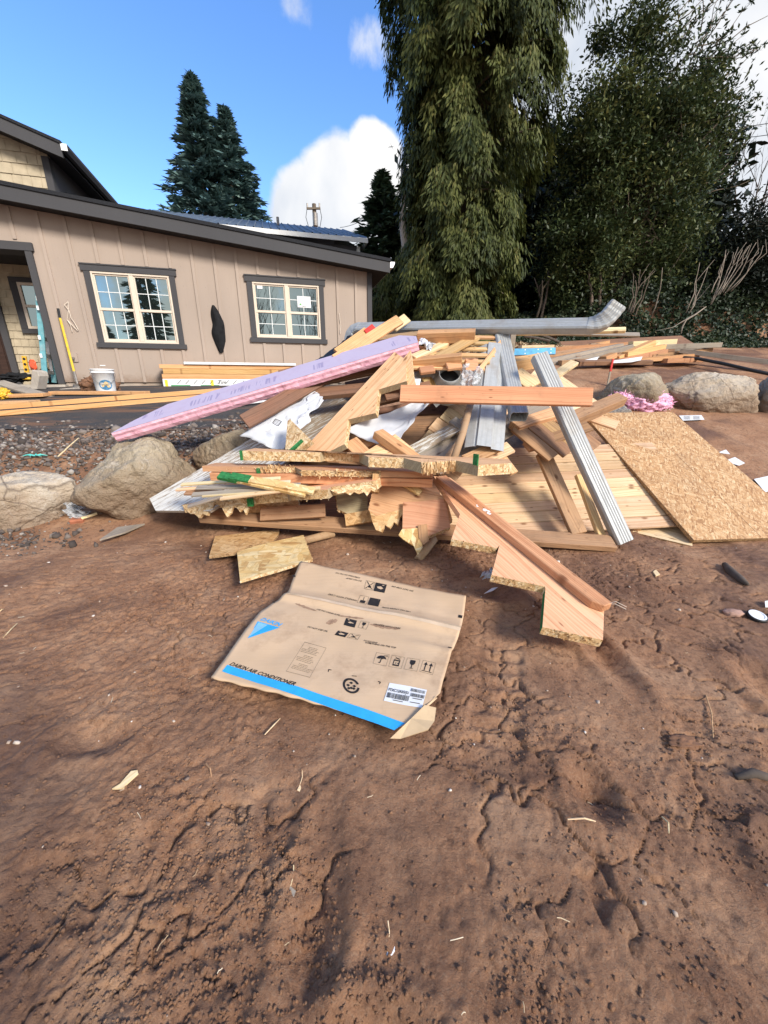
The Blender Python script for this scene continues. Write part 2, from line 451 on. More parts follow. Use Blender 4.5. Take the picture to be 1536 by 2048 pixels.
m.t.links.new(tr.outputs[0], x.inputs[1]); m.t.links.new(m.b.outputs[0], x.inputs[2]); m.t.links.new(x.outputs[0], m.out.inputs[0])
M['clear'] = m.m
m = Mat('peeling_white_paint'); v = m.obj()
base = m.noise(m.map(v, (5, 60, 60)), 1, 4, .6)
wood_c = m.ramp(base, [(.3, (.42, .33, .23)), (.7, (.24, .17, .11))])
pl = m.noise(m.map(v, (7, 48, 48)), 1, 6, .68)
big = m.noise(m.map(v, (1.6, 1.2, 1)), 1, 2); x_, y_, z_ = m.sep(v)
f = m.range(m.math('ADD', pl, m.math('MULTIPLY', x_, -.10)), .485, .545)
col = m.mix(f, wood_c, (.66, .64, .58))
col = m.mix(m.math('MULTIPLY', m.range(m.noise(v, 5, 5, .6), .5, .7), .35), col, (.40, .34, .26))
gro = m.math('LESS_THAN', m.math('FRACT', m.math('MULTIPLY', m.math('ADD', y_, 1.003), 17)), .07)
col = m.mix(m.math('MULTIPLY', gro, .55), col, (.16, .12, .08))
M['peel'] = m.done(col, .75, 0, m.bump(f, .6, .002), .3)
m = Mat('cardboard'); v = m.obj()
fl = m.noise(m.map(v, (3, 130, 3)), 1, 2); bl = m.noise(v, 2.6, 5, .6)
col = m.mix(m.range(bl, .35, .7), (.58, .40, .24), (.63, .445, .28))
col = m.mix(m.math('MULTIPLY', m.range(m.noise(v, 3.3, 7, .7), .53, .68), .5), col, (.33, .20, .115))
col = m.mix(m.math('MULTIPLY', m.range(fl, .45, .75), .10), col, (.36, .23, .13))
M['card'] = m.done(col, .78, 0, m.bump(m.math('ADD', m.math('MULTIPLY', fl, .25), m.noise(v, 13, 4, .6)), .22, .006), .25)
M['card_in'] = plain('cardboard_inside', (.52, .375, .22), .85, 0, .15, 9, .3, .2)
M['ink'] = plain('black_print', (.018, .016, .015), .7, 0, .4, 40)
M['inkblue'] = plain('blue_print', (.03, .36, .72), .6, 0, .12, 12)
M['inkblue2'] = plain('pale_blue_print', (.22, .50, .75), .6, 0, .12, 12)
M['label'] = plain('paper_label', (.74, .74, .73), .5, 0, .05, 12)
M['tape'] = plain('packing_tape', (.62, .46, .30), .18, 0, .15, 9, .5, .7)
M['white'] = plain('white_plastic', (.80, .80, .79), .4, 0, .05, 6, 0, .5, .15)
M['whitepaint'] = plain('white_painted_metal', (.82, .82, .80), .4, 0, .05, 6)
M['red'] = plain('red_marking_paint', (.62, .04, .03), .55, 0, .3, 30)
M['blue'] = plain('blue_steel', (.06, .30, .52), .45, .2, .25, 12, 0, .5, .3)
M['yellow'] = plain('yellow_fibreglass', (.75, .48, .02), .4, 0, .1, 12, 0, .5, .2)
M['black'] = plain('black_rubber', (.015, .015, .016), .6, 0, .3, 12)
M['blackcloth'] = plain('black_cloth', (.014, .014, .015), .9, 0, .4, 14, .6, .2)
M['ladder'] = plain('teal_fibreglass', (.13, .34, .38), .5, 0, .2, 10, 0, .4, .35, (.5, .5, .48))
M['alu'] = plain('aluminium', (.55, .56, .57), .4, .7, .15, 10, 0, .5, .3)
M['steel'] = plain('worn_steel', (.28, .25, .22), .5, .6, .3, 12, .2, .5, .4)
M['orange'] = plain('orange_plastic', (.80, .12, .05), .5, 0, .1)
M['toolyellow'] = plain('yellow_tool_plastic', (.75, .42, .03), .45, 0, .2, 25, 0, .5, .4)
M['concrete'] = plain('concrete', (.42, .37, .31), .9, 0, .2, 5, .6, .2, .35, (.24, .17, .12))
M['stucco'] = plain('concrete_footing', (.40, .33, .27), .9, 0, .2, 4, .5, .2, .5, (.25, .16, .10))
M['tube'] = wood('cardboard_tube', (.46, .30, .18), (.38, .23, .13), 20, 0, dirt=.2)
# house
def siding(name, c, splash=False):
    m = Mat(name); v = m.obj()
    g = m.noise(m.map(v, (40, 40, 2.2)), 1, 5, .6); big = m.noise(m.map(v, (1.2, 1.2, .6)), 1, 3)
    col = m.mix(m.range(big, .35, .65), tuple(q * .94 for q in c), tuple(q * 1.05 for q in c))
    col = m.mix(m.math('MULTIPLY', m.range(g, .5, .8), .18), col, tuple(q * .7 for q in c))
    if splash:
        x_, y_, z_ = m.sep(v); lo = m.math('ADD', z_, m.math('MULTIPLY', m.noise(v, 9, 6, .7), -.34))
        col = m.mix(m.math('MULTIPLY', m.range(lo, 1.16, 1.02), .55), col, (.20, .125, .08))
        dots = m.vor(m.map(v, (2.56, 1, 3.1)), 1, 'F1', 'Distance', 0); col = m.mix(m.range(dots, .018, .012, 0, .5), col, tuple(q * .45 for q in c))
    return m.done(col, .75, 0, m.bump(g, .3, .003), .3)
M['taupe'] = siding('taupe_siding', (.375, .300, .245), True)
M['batten'] = siding('taupe_batten', (.39, .312, .255))
M['trim'] = siding('charcoal_trim', (.062, .060, .063))
M['fascia'] = siding('charcoal_fascia', (.060, .059, .062))
M['soffit'] = plain('dark_soffit', (.025, .022, .022), .8, 0, .15, 5)
M['shingle'] = plain('tan_shingle', (.46, .385, .27), .8, 0, .13, 9, .5, .2)
M['roofing'] = plain('asphalt_roofing', (.022, .023, .026), .9, 0, .5, 60, .6, .2)
M['vinyl'] = plain('almond_vinyl', (.66, .56, .45), .45, 0, .05, 4)
M['muntin'] = plain('white_muntin', (.72, .74, .72), .4, 0, .04)
M['metalroof'] = plain('blue_grey_metal_roof', (.12, .15, .18), .5, .2, .2, 3)
M['greysiding'] = siding('slate_siding', (.085, .082, .088))
M['door'] = wood('dark_door', (.045, .022, .016), (.025, .012, .009), 20, 0, dirt=0, rough=.4)
m = Mat('window_glass')
n1 = m.noise(m.obj(), 1.3, 2)
m.done((.015, .02, .02), .02, 0, m.bump(n1, .05, .02), .5)  # near-black base puts the dark of the room into the glass
gl = m.n('ShaderNodeBsdfGlossy'); gl.inputs['Color'].default_value = (.62, .76, .74, 1); gl.inputs['Roughness'].default_value = .0
m.put(gl.inputs['Normal'], m.bump(n1, .05, .02))
x = m.n('ShaderNodeMixShader'); x.inputs[0].default_value = .42
m.t.links.new(m.b.outputs[0], x.inputs[1]); m.t.links.new(gl.outputs[0], x.inputs[2]); m.t.links.new(x.outputs[0], m.out.inputs[0])
M['glass'] = m.m
# rocks
def rock(name, a, b, c, stain=.4):
    m = Mat(name); v = m.robj()
    n1 = m.noise(v, 2.6, 7, .62, .6); n2 = m.noise(v, 14, 6, .65); n3 = m.noise(v, 60, 3, .6)
    col = m.ramp(n1, [(.3, a), (.5, b), (.68, c)])
    col = m.mix(m.math('MULTIPLY', m.range(n2, .45, .7), .5), col, tuple(q * .5 for q in a))
    col = m.mix(m.math('MULTIPLY', m.range(m.noise(v, 5, 8, .7, 1.0), .58, .64), .55), col, (.62, .56, .47))
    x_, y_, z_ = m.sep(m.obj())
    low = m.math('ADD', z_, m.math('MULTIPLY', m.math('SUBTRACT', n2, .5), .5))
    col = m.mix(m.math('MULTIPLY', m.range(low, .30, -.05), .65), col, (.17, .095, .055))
    cr = m.range(m.vor(m.map(v, (1.7, 1.2, 2.4), (.4, .5, .2)), 1.3, 'DISTANCE_TO_EDGE', 'Distance'), 0, .018, 1, 0)
    col = m.mix(m.math('MULTIPLY', cr, stain), col, (.10, .07, .05))
    h = m.math('ADD', m.math('MULTIPLY', n2, .7), m.math('MULTIPLY', n3, .3))
    return m.done(col, .85, 0, m.bump(h, 1.0, .05), .25)
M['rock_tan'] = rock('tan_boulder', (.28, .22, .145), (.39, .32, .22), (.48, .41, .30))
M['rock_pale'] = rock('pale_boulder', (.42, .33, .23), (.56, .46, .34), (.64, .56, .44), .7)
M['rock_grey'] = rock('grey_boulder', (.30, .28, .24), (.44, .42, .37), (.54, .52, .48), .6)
# ground
m = Mat('mud'); v = m.obj()
big = m.noise(v, .8, 5, .6); mid = m.noise(v, 4.5, 6, .62, .4); fine = m.noise(v, 38, 6, .68); vf = m.noise(v, 150, 4, .65)
col = m.ramp(m.math('ADD', m.math('MULTIPLY', big, .45), m.math('MULTIPLY', mid, .55)), [(.36, (.250, .118, .060)), (.5, (.350, .184, .099)), (.63, (.44, .262, .152))])
col = m.mix(m.math('MULTIPLY', m.range(fine, .50, .34), .65), col, (.105, .050, .028))
col = m.mix(m.math('MULTIPLY', m.range(vf, .50, .66), .45), col, (.42, .27, .165))
wet = m.range(m.noise(v, 1.1, 6, .62, .6), .47, .60)
col = m.mix(m.math('MULTIPLY', wet, .74), col, (.120, .058, .034))
col = m.mix(m.range(m.noise(v, 210, 2), .76, .80), col, (.42, .33, .24))
bmp = m.bump(m.noise(v, 26, 9, .76), .8, .016)
bmp = m.bump(m.noise(v, 95, 6, .75), .9, .006, bmp)
M['mud'] = m.done(col, m.range(wet, 0, 1, .92, .62), 0, bmp, .3)
M['clod'] = plain('mud_clod', (.19, .098, .056), .92, 0, .35, 12, 1.0, .25)
m = Mat('asphalt'); v = m.obj()
n1 = m.noise(v, 140, 3, .6); n2 = m.noise(v, 1.6, 6, .65, .5)
col = m.ramp(n1, [(.35, (.028, .027, .027)), (.7, (.085, .08, .076))])
n3 = m.noise(m.map(v, (.8, 4.5, 1), (0, 0, .10)), 1, 5, .6)
col = m.mix(m.math('MULTIPLY', m.range(n3, .53, .66), .8), col, (.21, .105, .055))
col = m.mix(m.math('MULTIPLY', m.range(n2, .5, .7), .4), col, (.12, .085, .062))
M['asphalt'] = m.done(col, .9, 0, m.bump(n1, .6, .006), .3)
m = Mat('gravel_stone'); a = m.n('ShaderNodeAttribute', attribute_name='tone')
M['gravel'] = m.done(m.ramp(a.outputs['Fac'], [(0, (.050, .040, .034)), (.5, (.125, .098, .08)), (.88, (.23, .19, .16)), (1, (.40, .36, .31))]), .85, 0, None, .3)
m = Mat('straw_bits'); a = m.n('ShaderNodeAttribute', attribute_name='tone')
M['straw'] = m.done(m.ramp(a.outputs['Fac'], [(0, (.16, .09, .05)), (.5, (.52, .38, .22)), (1, (.68, .58, .42))]), .8)
m = Mat('pale_grit'); a = m.n('ShaderNodeAttribute', attribute_name='tone')
M['grit'] = m.done(m.ramp(a.outputs['Fac'], [(0, (.20, .13, .09)), (.45, (.42, .32, .24)), (1, (.74, .68, .60))]), .8)
# foliage
M['cedar_leaf'] = leafmat('weeping_cedar_sprays', [(0, (.030, .044, .014)), (.4, (.088, .105, .028)), (.75, (.160, .165, .046)), (1, (.25, .205, .07))], .6, .25, .2)
M['holly_leaf'] = leafmat('glossy_evergreen_leaves', [(0, (.020, .034, .014)), (.45, (.062, .088, .030)), (.8, (.18, .19, .062)), (1, (.31, .26, .085))], .5, .2, .3)
M['spruce_leaf'] = leafmat('blue_spruce_needles', [(0, (.040, .080, .078)), (.5, (.095, .16, .15)), (1, (.17, .25, .21))], .6, .1, .25)
M['fir_leaf'] = leafmat('dark_fir_needles', [(0, (.035, .065, .036)), (.5, (.08, .125, .068)), (1, (.15, .19, .10))], .6, .12, .25)
M['ivy_leaf'] = leafmat('ivy_leaves', [(0, (.010, .020, .010)), (.5, (.034, .055, .022)), (.85, (.062, .078, .030)), (1, (.15, .12, .05))], .5, .15, .3)
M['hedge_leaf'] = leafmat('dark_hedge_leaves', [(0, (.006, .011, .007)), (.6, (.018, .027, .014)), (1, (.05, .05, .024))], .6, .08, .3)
M['bark'] = wood('grey_brown_bark', (.17, .125, .09), (.07, .05, .035), 40, .3, .4, (.22, .19, .16), .2, .95)
M['palebark'] = wood('pale_bark', (.52, .43, .34), (.28, .20, .15), 40, .3, .5, (.42, .38, .33), .2, .9)
M['stem'] = plain('grey_stem_bark', (.30, .25, .20), .9, 0, .3, 20, .3, .2)
M['darkstem'] = plain('dark_twig_bark', (.085, .065, .05), .9, 0, .3, 20)
M['wire'] = plain('wire', (.03, .03, .032), .6)

# ------------------------------------------------------------------ terrain
_L = np.array([[-200, 0], [2.62, 0], [3.2, .13], [3.62, .50], [4.1, .60], [5.0, .80], [5.8, .955], [7.8, 1.085], [12, 1.2], [40, 1.6], [300, 2]])
_R = np.array([[-200, 0], [2.6, 0], [3.8, .25], [4.9, .64], [5.5, .80], [5.85, .88], [6.3, 1.13], [7.5, 1.45], [9, 1.84], [10, 2.05], [13, 2.7], [20, 3.2], [300, 4]])
def terr(x, y):
    x = np.asarray(x, float); y = np.asarray(y, float)
    l = np.interp(y, _L[:, 0], _L[:, 1]); r = np.interp(y, _R[:, 0], _R[:, 1])
    far = sstep(6.5, 9.5, y)
    t = sstep(-1.5 + far * .6, 1.4 + far * .2, x)
    h = l * (1 - t) + r * t
    return h + sstep(9.8, 12.5, y + (x - 6) * .12) * sstep(4.2, 7.0, x) * 1.1
def T(x, y): return float(terr(np.array([x]), np.array([y]))[0])
def drive_mask(x, y):                        # 1 on the asphalt
    front = 4.12 + .10 * np.sin(x * 1.3) + .06 * np.sin(x * 4.1 + 1) + np.maximum(0, x + 2.6) * .35
    return sstep(-.05, .10, y - front) * sstep(-.15, -.5, x + np.maximum(0, y - 7) * 0) * (1 - sstep(8.6, 9.6, y - (x + 5) * .26))
def ground_z(x, y):
    h = terr(x, y)
    dm = drive_mask(x, y)
    rough = 1 - dm * .97
    wx = x + .06 * perlin(x * 3.1, y * 3.1); wy = y + .06 * perlin(x * 3.1 + 40, y * 3.1)
    d = .030 * fbm(wx, wy, 1.1, 3) + .012 * fbm(wx, wy, 4.2, 4, .6)
    patch = sstep(-.15, .25, fbm(x + 5, y, .9, 3))             # cloddy against compacted
    cl = np.abs(perlin(wx * 11, wy * 11)); cl2 = np.abs(perlin(wx * 23 + 9, wy * 23)); cl3 = perlin(wx * 47, wy * 47 + 5)
    d = d + (.25 + .75 * patch) * (-.007 * (1 - cl) ** 4 + -.005 * (cl2 - .3) + .004 * cl3 + .004 * perlin(wx * 31, wy * 31 + 7) - .004 * np.abs(perlin(wx * 53, wy * 53)))
    d = d + .0030 * fbm(wx + 3, wy, 19, 4, .75) * (.6 + .8 * patch)
    f1, f2 = worley(wx * 27 + .3 * cl3, wy * 27 + .3 * cl2)
    d = d + patch * .0022 * np.minimum(f2 - f1, .45)
    # drying cracks in the compacted patches
    g1, g2 = worley(wx * 4.1 + .25 * perlin(x * 14, y * 14), wy * 5.2 + .25 * perlin(x * 14 + 3, y * 14))
    crack = (1 - sstep(.0, .055, g2 - g1)) * sstep(.0, .3, fbm(x - 3, y + 8, 1.3, 2) + .12)
    d = d - .016 * crack
    # caterpillar track prints and one deep heel print
    for (cx, cy, ang, L, W_) in ((-.55, .62, .35, .75, .20), (1.25, .75, 1.1, .9, .22), (.42, 1.12, 1.25, .8, .2)):
        u = (x - cx) * math.cos(ang) + (y - cy) * math.sin(ang); w = -(x - cx) * math.sin(ang) + (y - cy) * math.cos(ang)
        inside = (1 - sstep(L * .35, L * .5, np.abs(u))) * (1 - sstep(W_ * .38, W_ * .55, np.abs(w)))
        tooth = np.sin(u * 2 * np.pi / .075 + 2.2 * perlin(x * 6, y * 6))
        d = d - inside * (.010 + .006 * tooth)
    for (cx, cy, rx, ry, dep) in ((-.15, .50, .05, .15, .03), (1.02, .62, .06, .05, .05), (.60, .78, .05, .07, .035), (-.02, .33, .09, .04, .04), (1.5, 1.15, .07, .12, .05), (.95, 1.35, .05, .2, .035), (.2, 1.75, .12, .1, .03), (.62, 1.9, .1, .1, .04), (-.95, .95, .1, .05, .03)):
        q = ((x - cx) / rx) ** 2 + ((y - cy) / ry) ** 2
        d = d - dep * np.exp(-q * 1.2) + dep * .35 * np.exp(-(np.sqrt(q) - 1.7) ** 2 * 4)
    return h + d * rough * (1 - sstep(12, 20, y) * .6)
def GZ(x, y): return float(ground_z(np.array([float(x)]), np.array([float(y)]))[0])

def axis(lo, hi, a, b, st, grow):
    mid = np.arange(a, b, st); up = [b]; s = st
    while up[-1] < hi: s *= grow; up.append(up[-1] + s)
    dn = [a]; s = st
    while dn[-1] > lo: s *= grow; dn.append(dn[-1] - s)
    return np.array(dn[:0:-1] + list(mid) + up)
def sheet(name, xs, ys, zf, mat, kind='structure', keep=None):
    X, Y = np.meshgrid(xs, ys); Z = zf(X, Y)
    V = np.stack([X, Y, Z], -1).reshape(-1, 3); nx = len(xs); ny = len(ys)
    i = np.arange(nx - 1)[None, :] + nx * np.arange(ny - 1)[:, None]
    F = np.stack([i, i + 1, i + nx + 1, i + nx], -1).reshape(-1, 4)
    if keep is not None:
        c = V[F].mean(1); F = F[keep(c[:, 0], c[:, 1])]
        u, inv = np.unique(F, return_inverse=True); V = V[u]; F = inv.reshape(F.shape)
    o = npmesh(name, V, F, mat, smooth=True)
    if kind: o['kind'] = kind
    return o
sheet('ground', axis(-160, 160, -1.35, 1.75, .0065, 1.022), axis(-160, 260, .20, 2.3, .0065, 1.016), ground_z, M['mud'])
dx = np.arange(-12, -.2, .05); dy = np.arange(3.8, 10.6, .05)
sheet('driveway', dx, dy, lambda x, y: terr(x, y) + .016 + .012 * fbm(x, y, 1.2, 3), M['asphalt'],
      keep=lambda x, y: drive_mask(x, y) > .55)

# ------------------------------------------------------------------ loose small stuff on the ground
_ico = None
def ico():
    global _ico
    if _ico is None:
        t = (1 + 5 ** .5) / 2
        v = np.array([(-1, t, 0), (1, t, 0), (-1, -t, 0), (1, -t, 0), (0, -1, t), (0, 1, t), (0, -1, -t), (0, 1, -t), (t, 0, -1), (t, 0, 1), (-t, 0, -1), (-t, 0, 1)], float)
        f = np.array([(0, 11, 5), (0, 5, 1), (0, 1, 7), (0, 7, 10), (0, 10, 11), (1, 5, 9), (5, 11, 4), (11, 10, 2), (10, 7, 6), (7, 1, 8), (3, 9, 4), (3, 4, 2), (3, 2, 6), (3, 6, 8), (3, 8, 9), (4, 9, 5), (2, 4, 11), (6, 2, 10), (8, 6, 7), (9, 8, 1)])
        _ico = (v / np.linalg.norm(v[0]), f)
    return _ico
def scatter(name, P, size, mat, seed, flat=(.55, .9), sink=.25, smooth=False, tone=None):
    rs = np.random.RandomState(seed); v, f = ico(); n = len(P)
    sc = np.stack([rs.uniform(.7, 1.3, n), rs.uniform(.6, 1.1, n), rs.uniform(*flat, n)], 1) * size[:, None]
    jit = 1 + rs.uniform(-.38, .38, (n, 12, 1))
    a = rs.uniform(0, 6.28, n); ca, sa = np.cos(a), np.sin(a)
    L = v[None] * jit * sc[:, None, :]
    tl = rs.uniform(-.4, .4, n)[:, None]
    x, y, z = L[..., 0], L[..., 1], L[..., 2]
    y, z = y * np.cos(tl) - z * np.sin(tl), y * np.sin(tl) + z * np.cos(tl)
    V = np.stack([x * ca[:, None] - y * sa[:, None] + P[:, 0, None], x * sa[:, None] + y * ca[:, None] + P[:, 1, None], z + P[:, 2, None] + (size * (1 - 2 * sink) * .6)[:, None]], -1)
    F = (f[None] + 12 * np.arange(n)[:, None, None]).reshape(-1, 3)
    t = np.repeat(rs.rand(n) if tone is None else tone(rs, n), 20)
    o = npmesh(name, V.reshape(-1, 3), F, mat, col=t, smooth=smooth); o['kind'] = 'stuff'; return o
def withz(x, y, dz=0): return np.stack([x, y, ground_z(x, y) + dz], 1)
rs = np.random.RandomState(3)
n = 15000                                            # gravel shoulder between the boulders and the asphalt
gx = rs.uniform(-6.5, -.6, n); gy = rs.uniform(3.05, 4.75, n) + np.maximum(0, gx + 2.6) * .30
k = (rs.rand(n) < sstep(3.0, 3.35, gy)) & (rs.rand(n) < 1 - sstep(4.1, 4.7, gy - np.maximum(0, gx + 2.6) * .35))
gx, gy = gx[k], gy[k]
tag(scatter('gravel', withz(gx, gy), rs.gamma(2.4, .0042, len(gx)) + .004, M['gravel'], 5), 'loose grey gravel along the edge of the asphalt', 'gravel')
n = 420; gx = rs.normal(-2.95, .35, n); gy = rs.normal(2.62, .13, n)
tag(scatter('spilled_gravel', withz(gx, gy), rs.gamma(2.2, .004, n) + .003, M['gravel'], 6), 'gravel spilled in front of the left boulders', 'gravel')
n = 46000                                            # clods broken off the mud
gx = rs.uniform(-1.9, 2.6, n) * (.35 + .65 * rs.rand(n)); gy = .24 + 2.6 * rs.rand(n) ** 1.7
k = rs.rand(n) < .06 + .94 * sstep(-.05, .3, fbm(gx + 5, gy, .9, 3) + .35 * fbm(gx, gy + 9, 4.0, 3)); gx, gy = gx[k], gy[k]
tag(scatter('mud_crumbs', withz(gx, gy), np.minimum(rs.gamma(1.3, .0016, len(gx)) + .0014, .0050), M['mud'], 8, (.6, 1), .3, False), 'crumbs of brown mud', 'mud')
n = 620
gx = rs.uniform(-3, 4.5, n); gy = rs.uniform(.25, 4.2, n); k = (gx > -2.2) | (gy < 2.7); gx, gy = gx[k], gy[k]
tag(scatter('pebbles', withz(gx, gy), rs.gamma(1.5, .0022, len(gx)) + .002, M['grit'], 9, (.4, .8), .2, tone=lambda r, q: r.beta(1.3, 1.6, q)), 'tiny pale pebbles and grit on the mud', 'pebbles')
def straws(name, n, seed, xr, yr, ln=(.015, .06), w=.0016):
    rs = np.random.RandomState(seed); V = []; F = []; tn = []
    for i in range(n):
        x, y = rs.uniform(*xr), rs.uniform(*yr); a = rs.uniform(0, 6.28); l = rs.uniform(*ln); bend = rs.uniform(-.5, .5)
        for q in range(4):
            t = q / 3 - .5; px = x + math.cos(a + bend * t) * l * t; py = y + math.sin(a + bend * t) * l * t
            z = GZ(x, y) + .006 + .004 * rs.rand(); nx, ny = -math.sin(a) * w, math.cos(a) * w
            V += [(px - nx, py - ny, z), (px, py, z + w * 1.6), (px + nx, py + ny, z)]
            if q:
                b = len(V) - 6; F += [(b, b + 1, b + 4, b + 3), (b + 1, b + 2, b + 5, b + 4)]; tn += [0, 0]
        tn[-6:] = [rs.rand()] * 6
    o = npmesh(name, V, F, M['straw'], col=tn); o['kind'] = 'stuff'; return o
tag(straws('straw_litter', 120, 4, (-2.2, 3.2), (.25, 3.2), (.008, .03), .0009), 'scattered straw and wood slivers on the mud', 'litter')
# ------------------------------------------------------------------ house
W0 = Vector((-5.33, 7.8, 0)); ANG = R(15)
U = Vector((math.cos(ANG), math.sin(ANG), 0)); NW = Vector((math.sin(ANG), -math.cos(ANG), 0)); ZV = Vector((0, 0, 1))
def WP(u, z, off=0): return W0 + U * u + NW * off + ZV * z
def WM_(off=0, u=0, z=0): return Matrix(((U.x, -NW.x, 0, WP(u, z, off).x), (U.y, -NW.y, 0, WP(u, z, off).y), (0, 0, 1, z), (0, 0, 0, 1)))   # X along the wall, Y into the house
def wl(x, y, off=0):                                             # (u, z) of a photo point on the wall plane
    p = hit(x, y, W0 + NW * off, NW); return ((p - W0).dot(U), p.z)
HW = WM_()
house = empty('house', None, 'new taupe board and batten house with charcoal trim beside the driveway', 'house', M=HW)
def hb(name, mat, boxes, parent=house, bevel=0):
    mb = MB()
    for b in boxes: mb.box(*b)
    for i in range(len(mb.v)): mb.v[i] = tuple(HW @ Vector(mb.v[i]))
    return mb.build(name, mat, parent, HW, bevel=bevel)
OV = .36                                                        # rake overhang
(ua, za), (ub, zb) = wl(0, 366, OV), wl(780, 521, OV)
SL = (zb - za) / (ub - ua)
def zr(u): return za + (u - ua) * SL                            # top of the rake
FH = .215
def wtop(u): return zr(u) - FH + .03
WINL = (-.04, 1.435, 1.79, 3.15); WINR = (2.72, 4.22, 1.955, 3.147); TW = .095
oL = (WINL[0] + TW - .02, WINL[1] - TW + .02, WINL[2] + .07, WINL[3] - .08)
oR = (WINR[0] + TW - .02, WINR[1] - TW + .02, WINR[2] + .05, WINR[3] - .075)
mb = MB()
def slab(u0, u1, z0, z1a=None, z1b=None, y0=0, y1=.16):
    z1a = wtop(u0) if z1a is None else z1a; z1b = wtop(u1) if z1b is None else z1b
    vs = [(u0, y0, z0), (u1, y0, z0), (u1, y0, z1b), (u0, y0, z1a), (u0, y1, z0), (u1, y1, z0), (u1, y1, z1b), (u0, y1, z1a)]
    mb.add([HW @ Vector(v) for v in vs], [(0, 1, 2, 3), (7, 6, 5, 4), (0, 4, 5, 1), (1, 5, 6, 2), (2, 6, 7, 3), (3, 7, 4, 0)])
ZB = 1.168
OPZ = 3.36
slab(-4.5, -.80, OPZ); slab(-.80, oL[0], ZB); slab(oL[0], oL[1], ZB, oL[2], oL[2]); slab(oL[0], oL[1], oL[3]); slab(oL[1], oR[0], ZB)
slab(oR[0], oR[1], ZB, oR[2], oR[2]); slab(oR[0], oR[1], oR[3]); slab(oR[1], 5.15, ZB)
wall = mb.build('wall', M['taupe'], house, HW)
# battens
bt = []
k = -.95 - .39 * 7
while k < 5.1:
    segs = [(ZB, 99)]
    if k < -.80: segs = [(OPZ + .10, 99)]
    for w in (WINL, WINR):
        if w[0] - .07 < k < w[1] + .07: segs = [(ZB, w[2] - .012), (w[3] + .035, 99)]
    for a, b in segs: bt.append((k - .026, k + .026, -.020, 0, a, min(b, wtop(k) - .02)))
    k += .39
battens = MB()
for i, b in enumerate(bt):
    battens.box(*b, M=HW)
o = battens.build('batten', M['batten'], wall, HW); tag(o, kind='stuff')
hb('corner_trim', M['trim'], [(5.15, 5.245, -.028, .16, ZB, wtop(5.2)), ])
hb('side_wall', M['taupe'], [(5.06, 5.15, .163, 6, 1.0, wtop(5.2))])
hb('footing', M['stucco'], [(-.78, 5.14, .03, .2, .9, ZB - .004)])
# roof: rake board, deck, soffit, gutter
def rake(name, y0, y1, zo0, zo1, mat, u0=-4.5, u1=None, par=house):
    u1 = ub if u1 is None else u1
    m2 = MB(); vs = [(u0, y0, zr(u0) + zo0), (u1, y0, zr(u1) + zo0), (u1, y0, zr(u1) + zo1), (u0, y0, zr(u0) + zo1)]
    vs += [(a, y1, c) for a, b, c in vs]
    m2.add([HW @ Vector(v) for v in vs], [(0, 1, 2, 3), (7, 6, 5, 4), (0, 4, 5, 1), (1, 5, 6, 2), (2, 6, 7, 3), (3, 7, 4, 0)])
    return m2.build(name, mat, par, HW)
roof = rake('roof', -OV - .02, 5.5, -.02, .035, M['roofing'], u1=ub + .02)
rake('fascia', -OV, -OV + .035, -FH, -.022, M['fascia'], par=roof)
rake('soffit', -OV + .037, 5.4, -FH + .035, -FH + .06, M['soffit'], par=roof)
gut = MB()
for p in [(ub + .002, -OV - .005), ]:
    z = zr(ub)
    prof = [(0, -.02), (.10, -.02), (.095, -.06), (.06, -.125), (0, -.13)]
    gut.prism([HW @ Vector((ub + .003 + a, -OV - .006, z + b)) for a, b in prof], -NW * 5.2)
gut.build('gutter', M['whitepaint'], roof, HW)
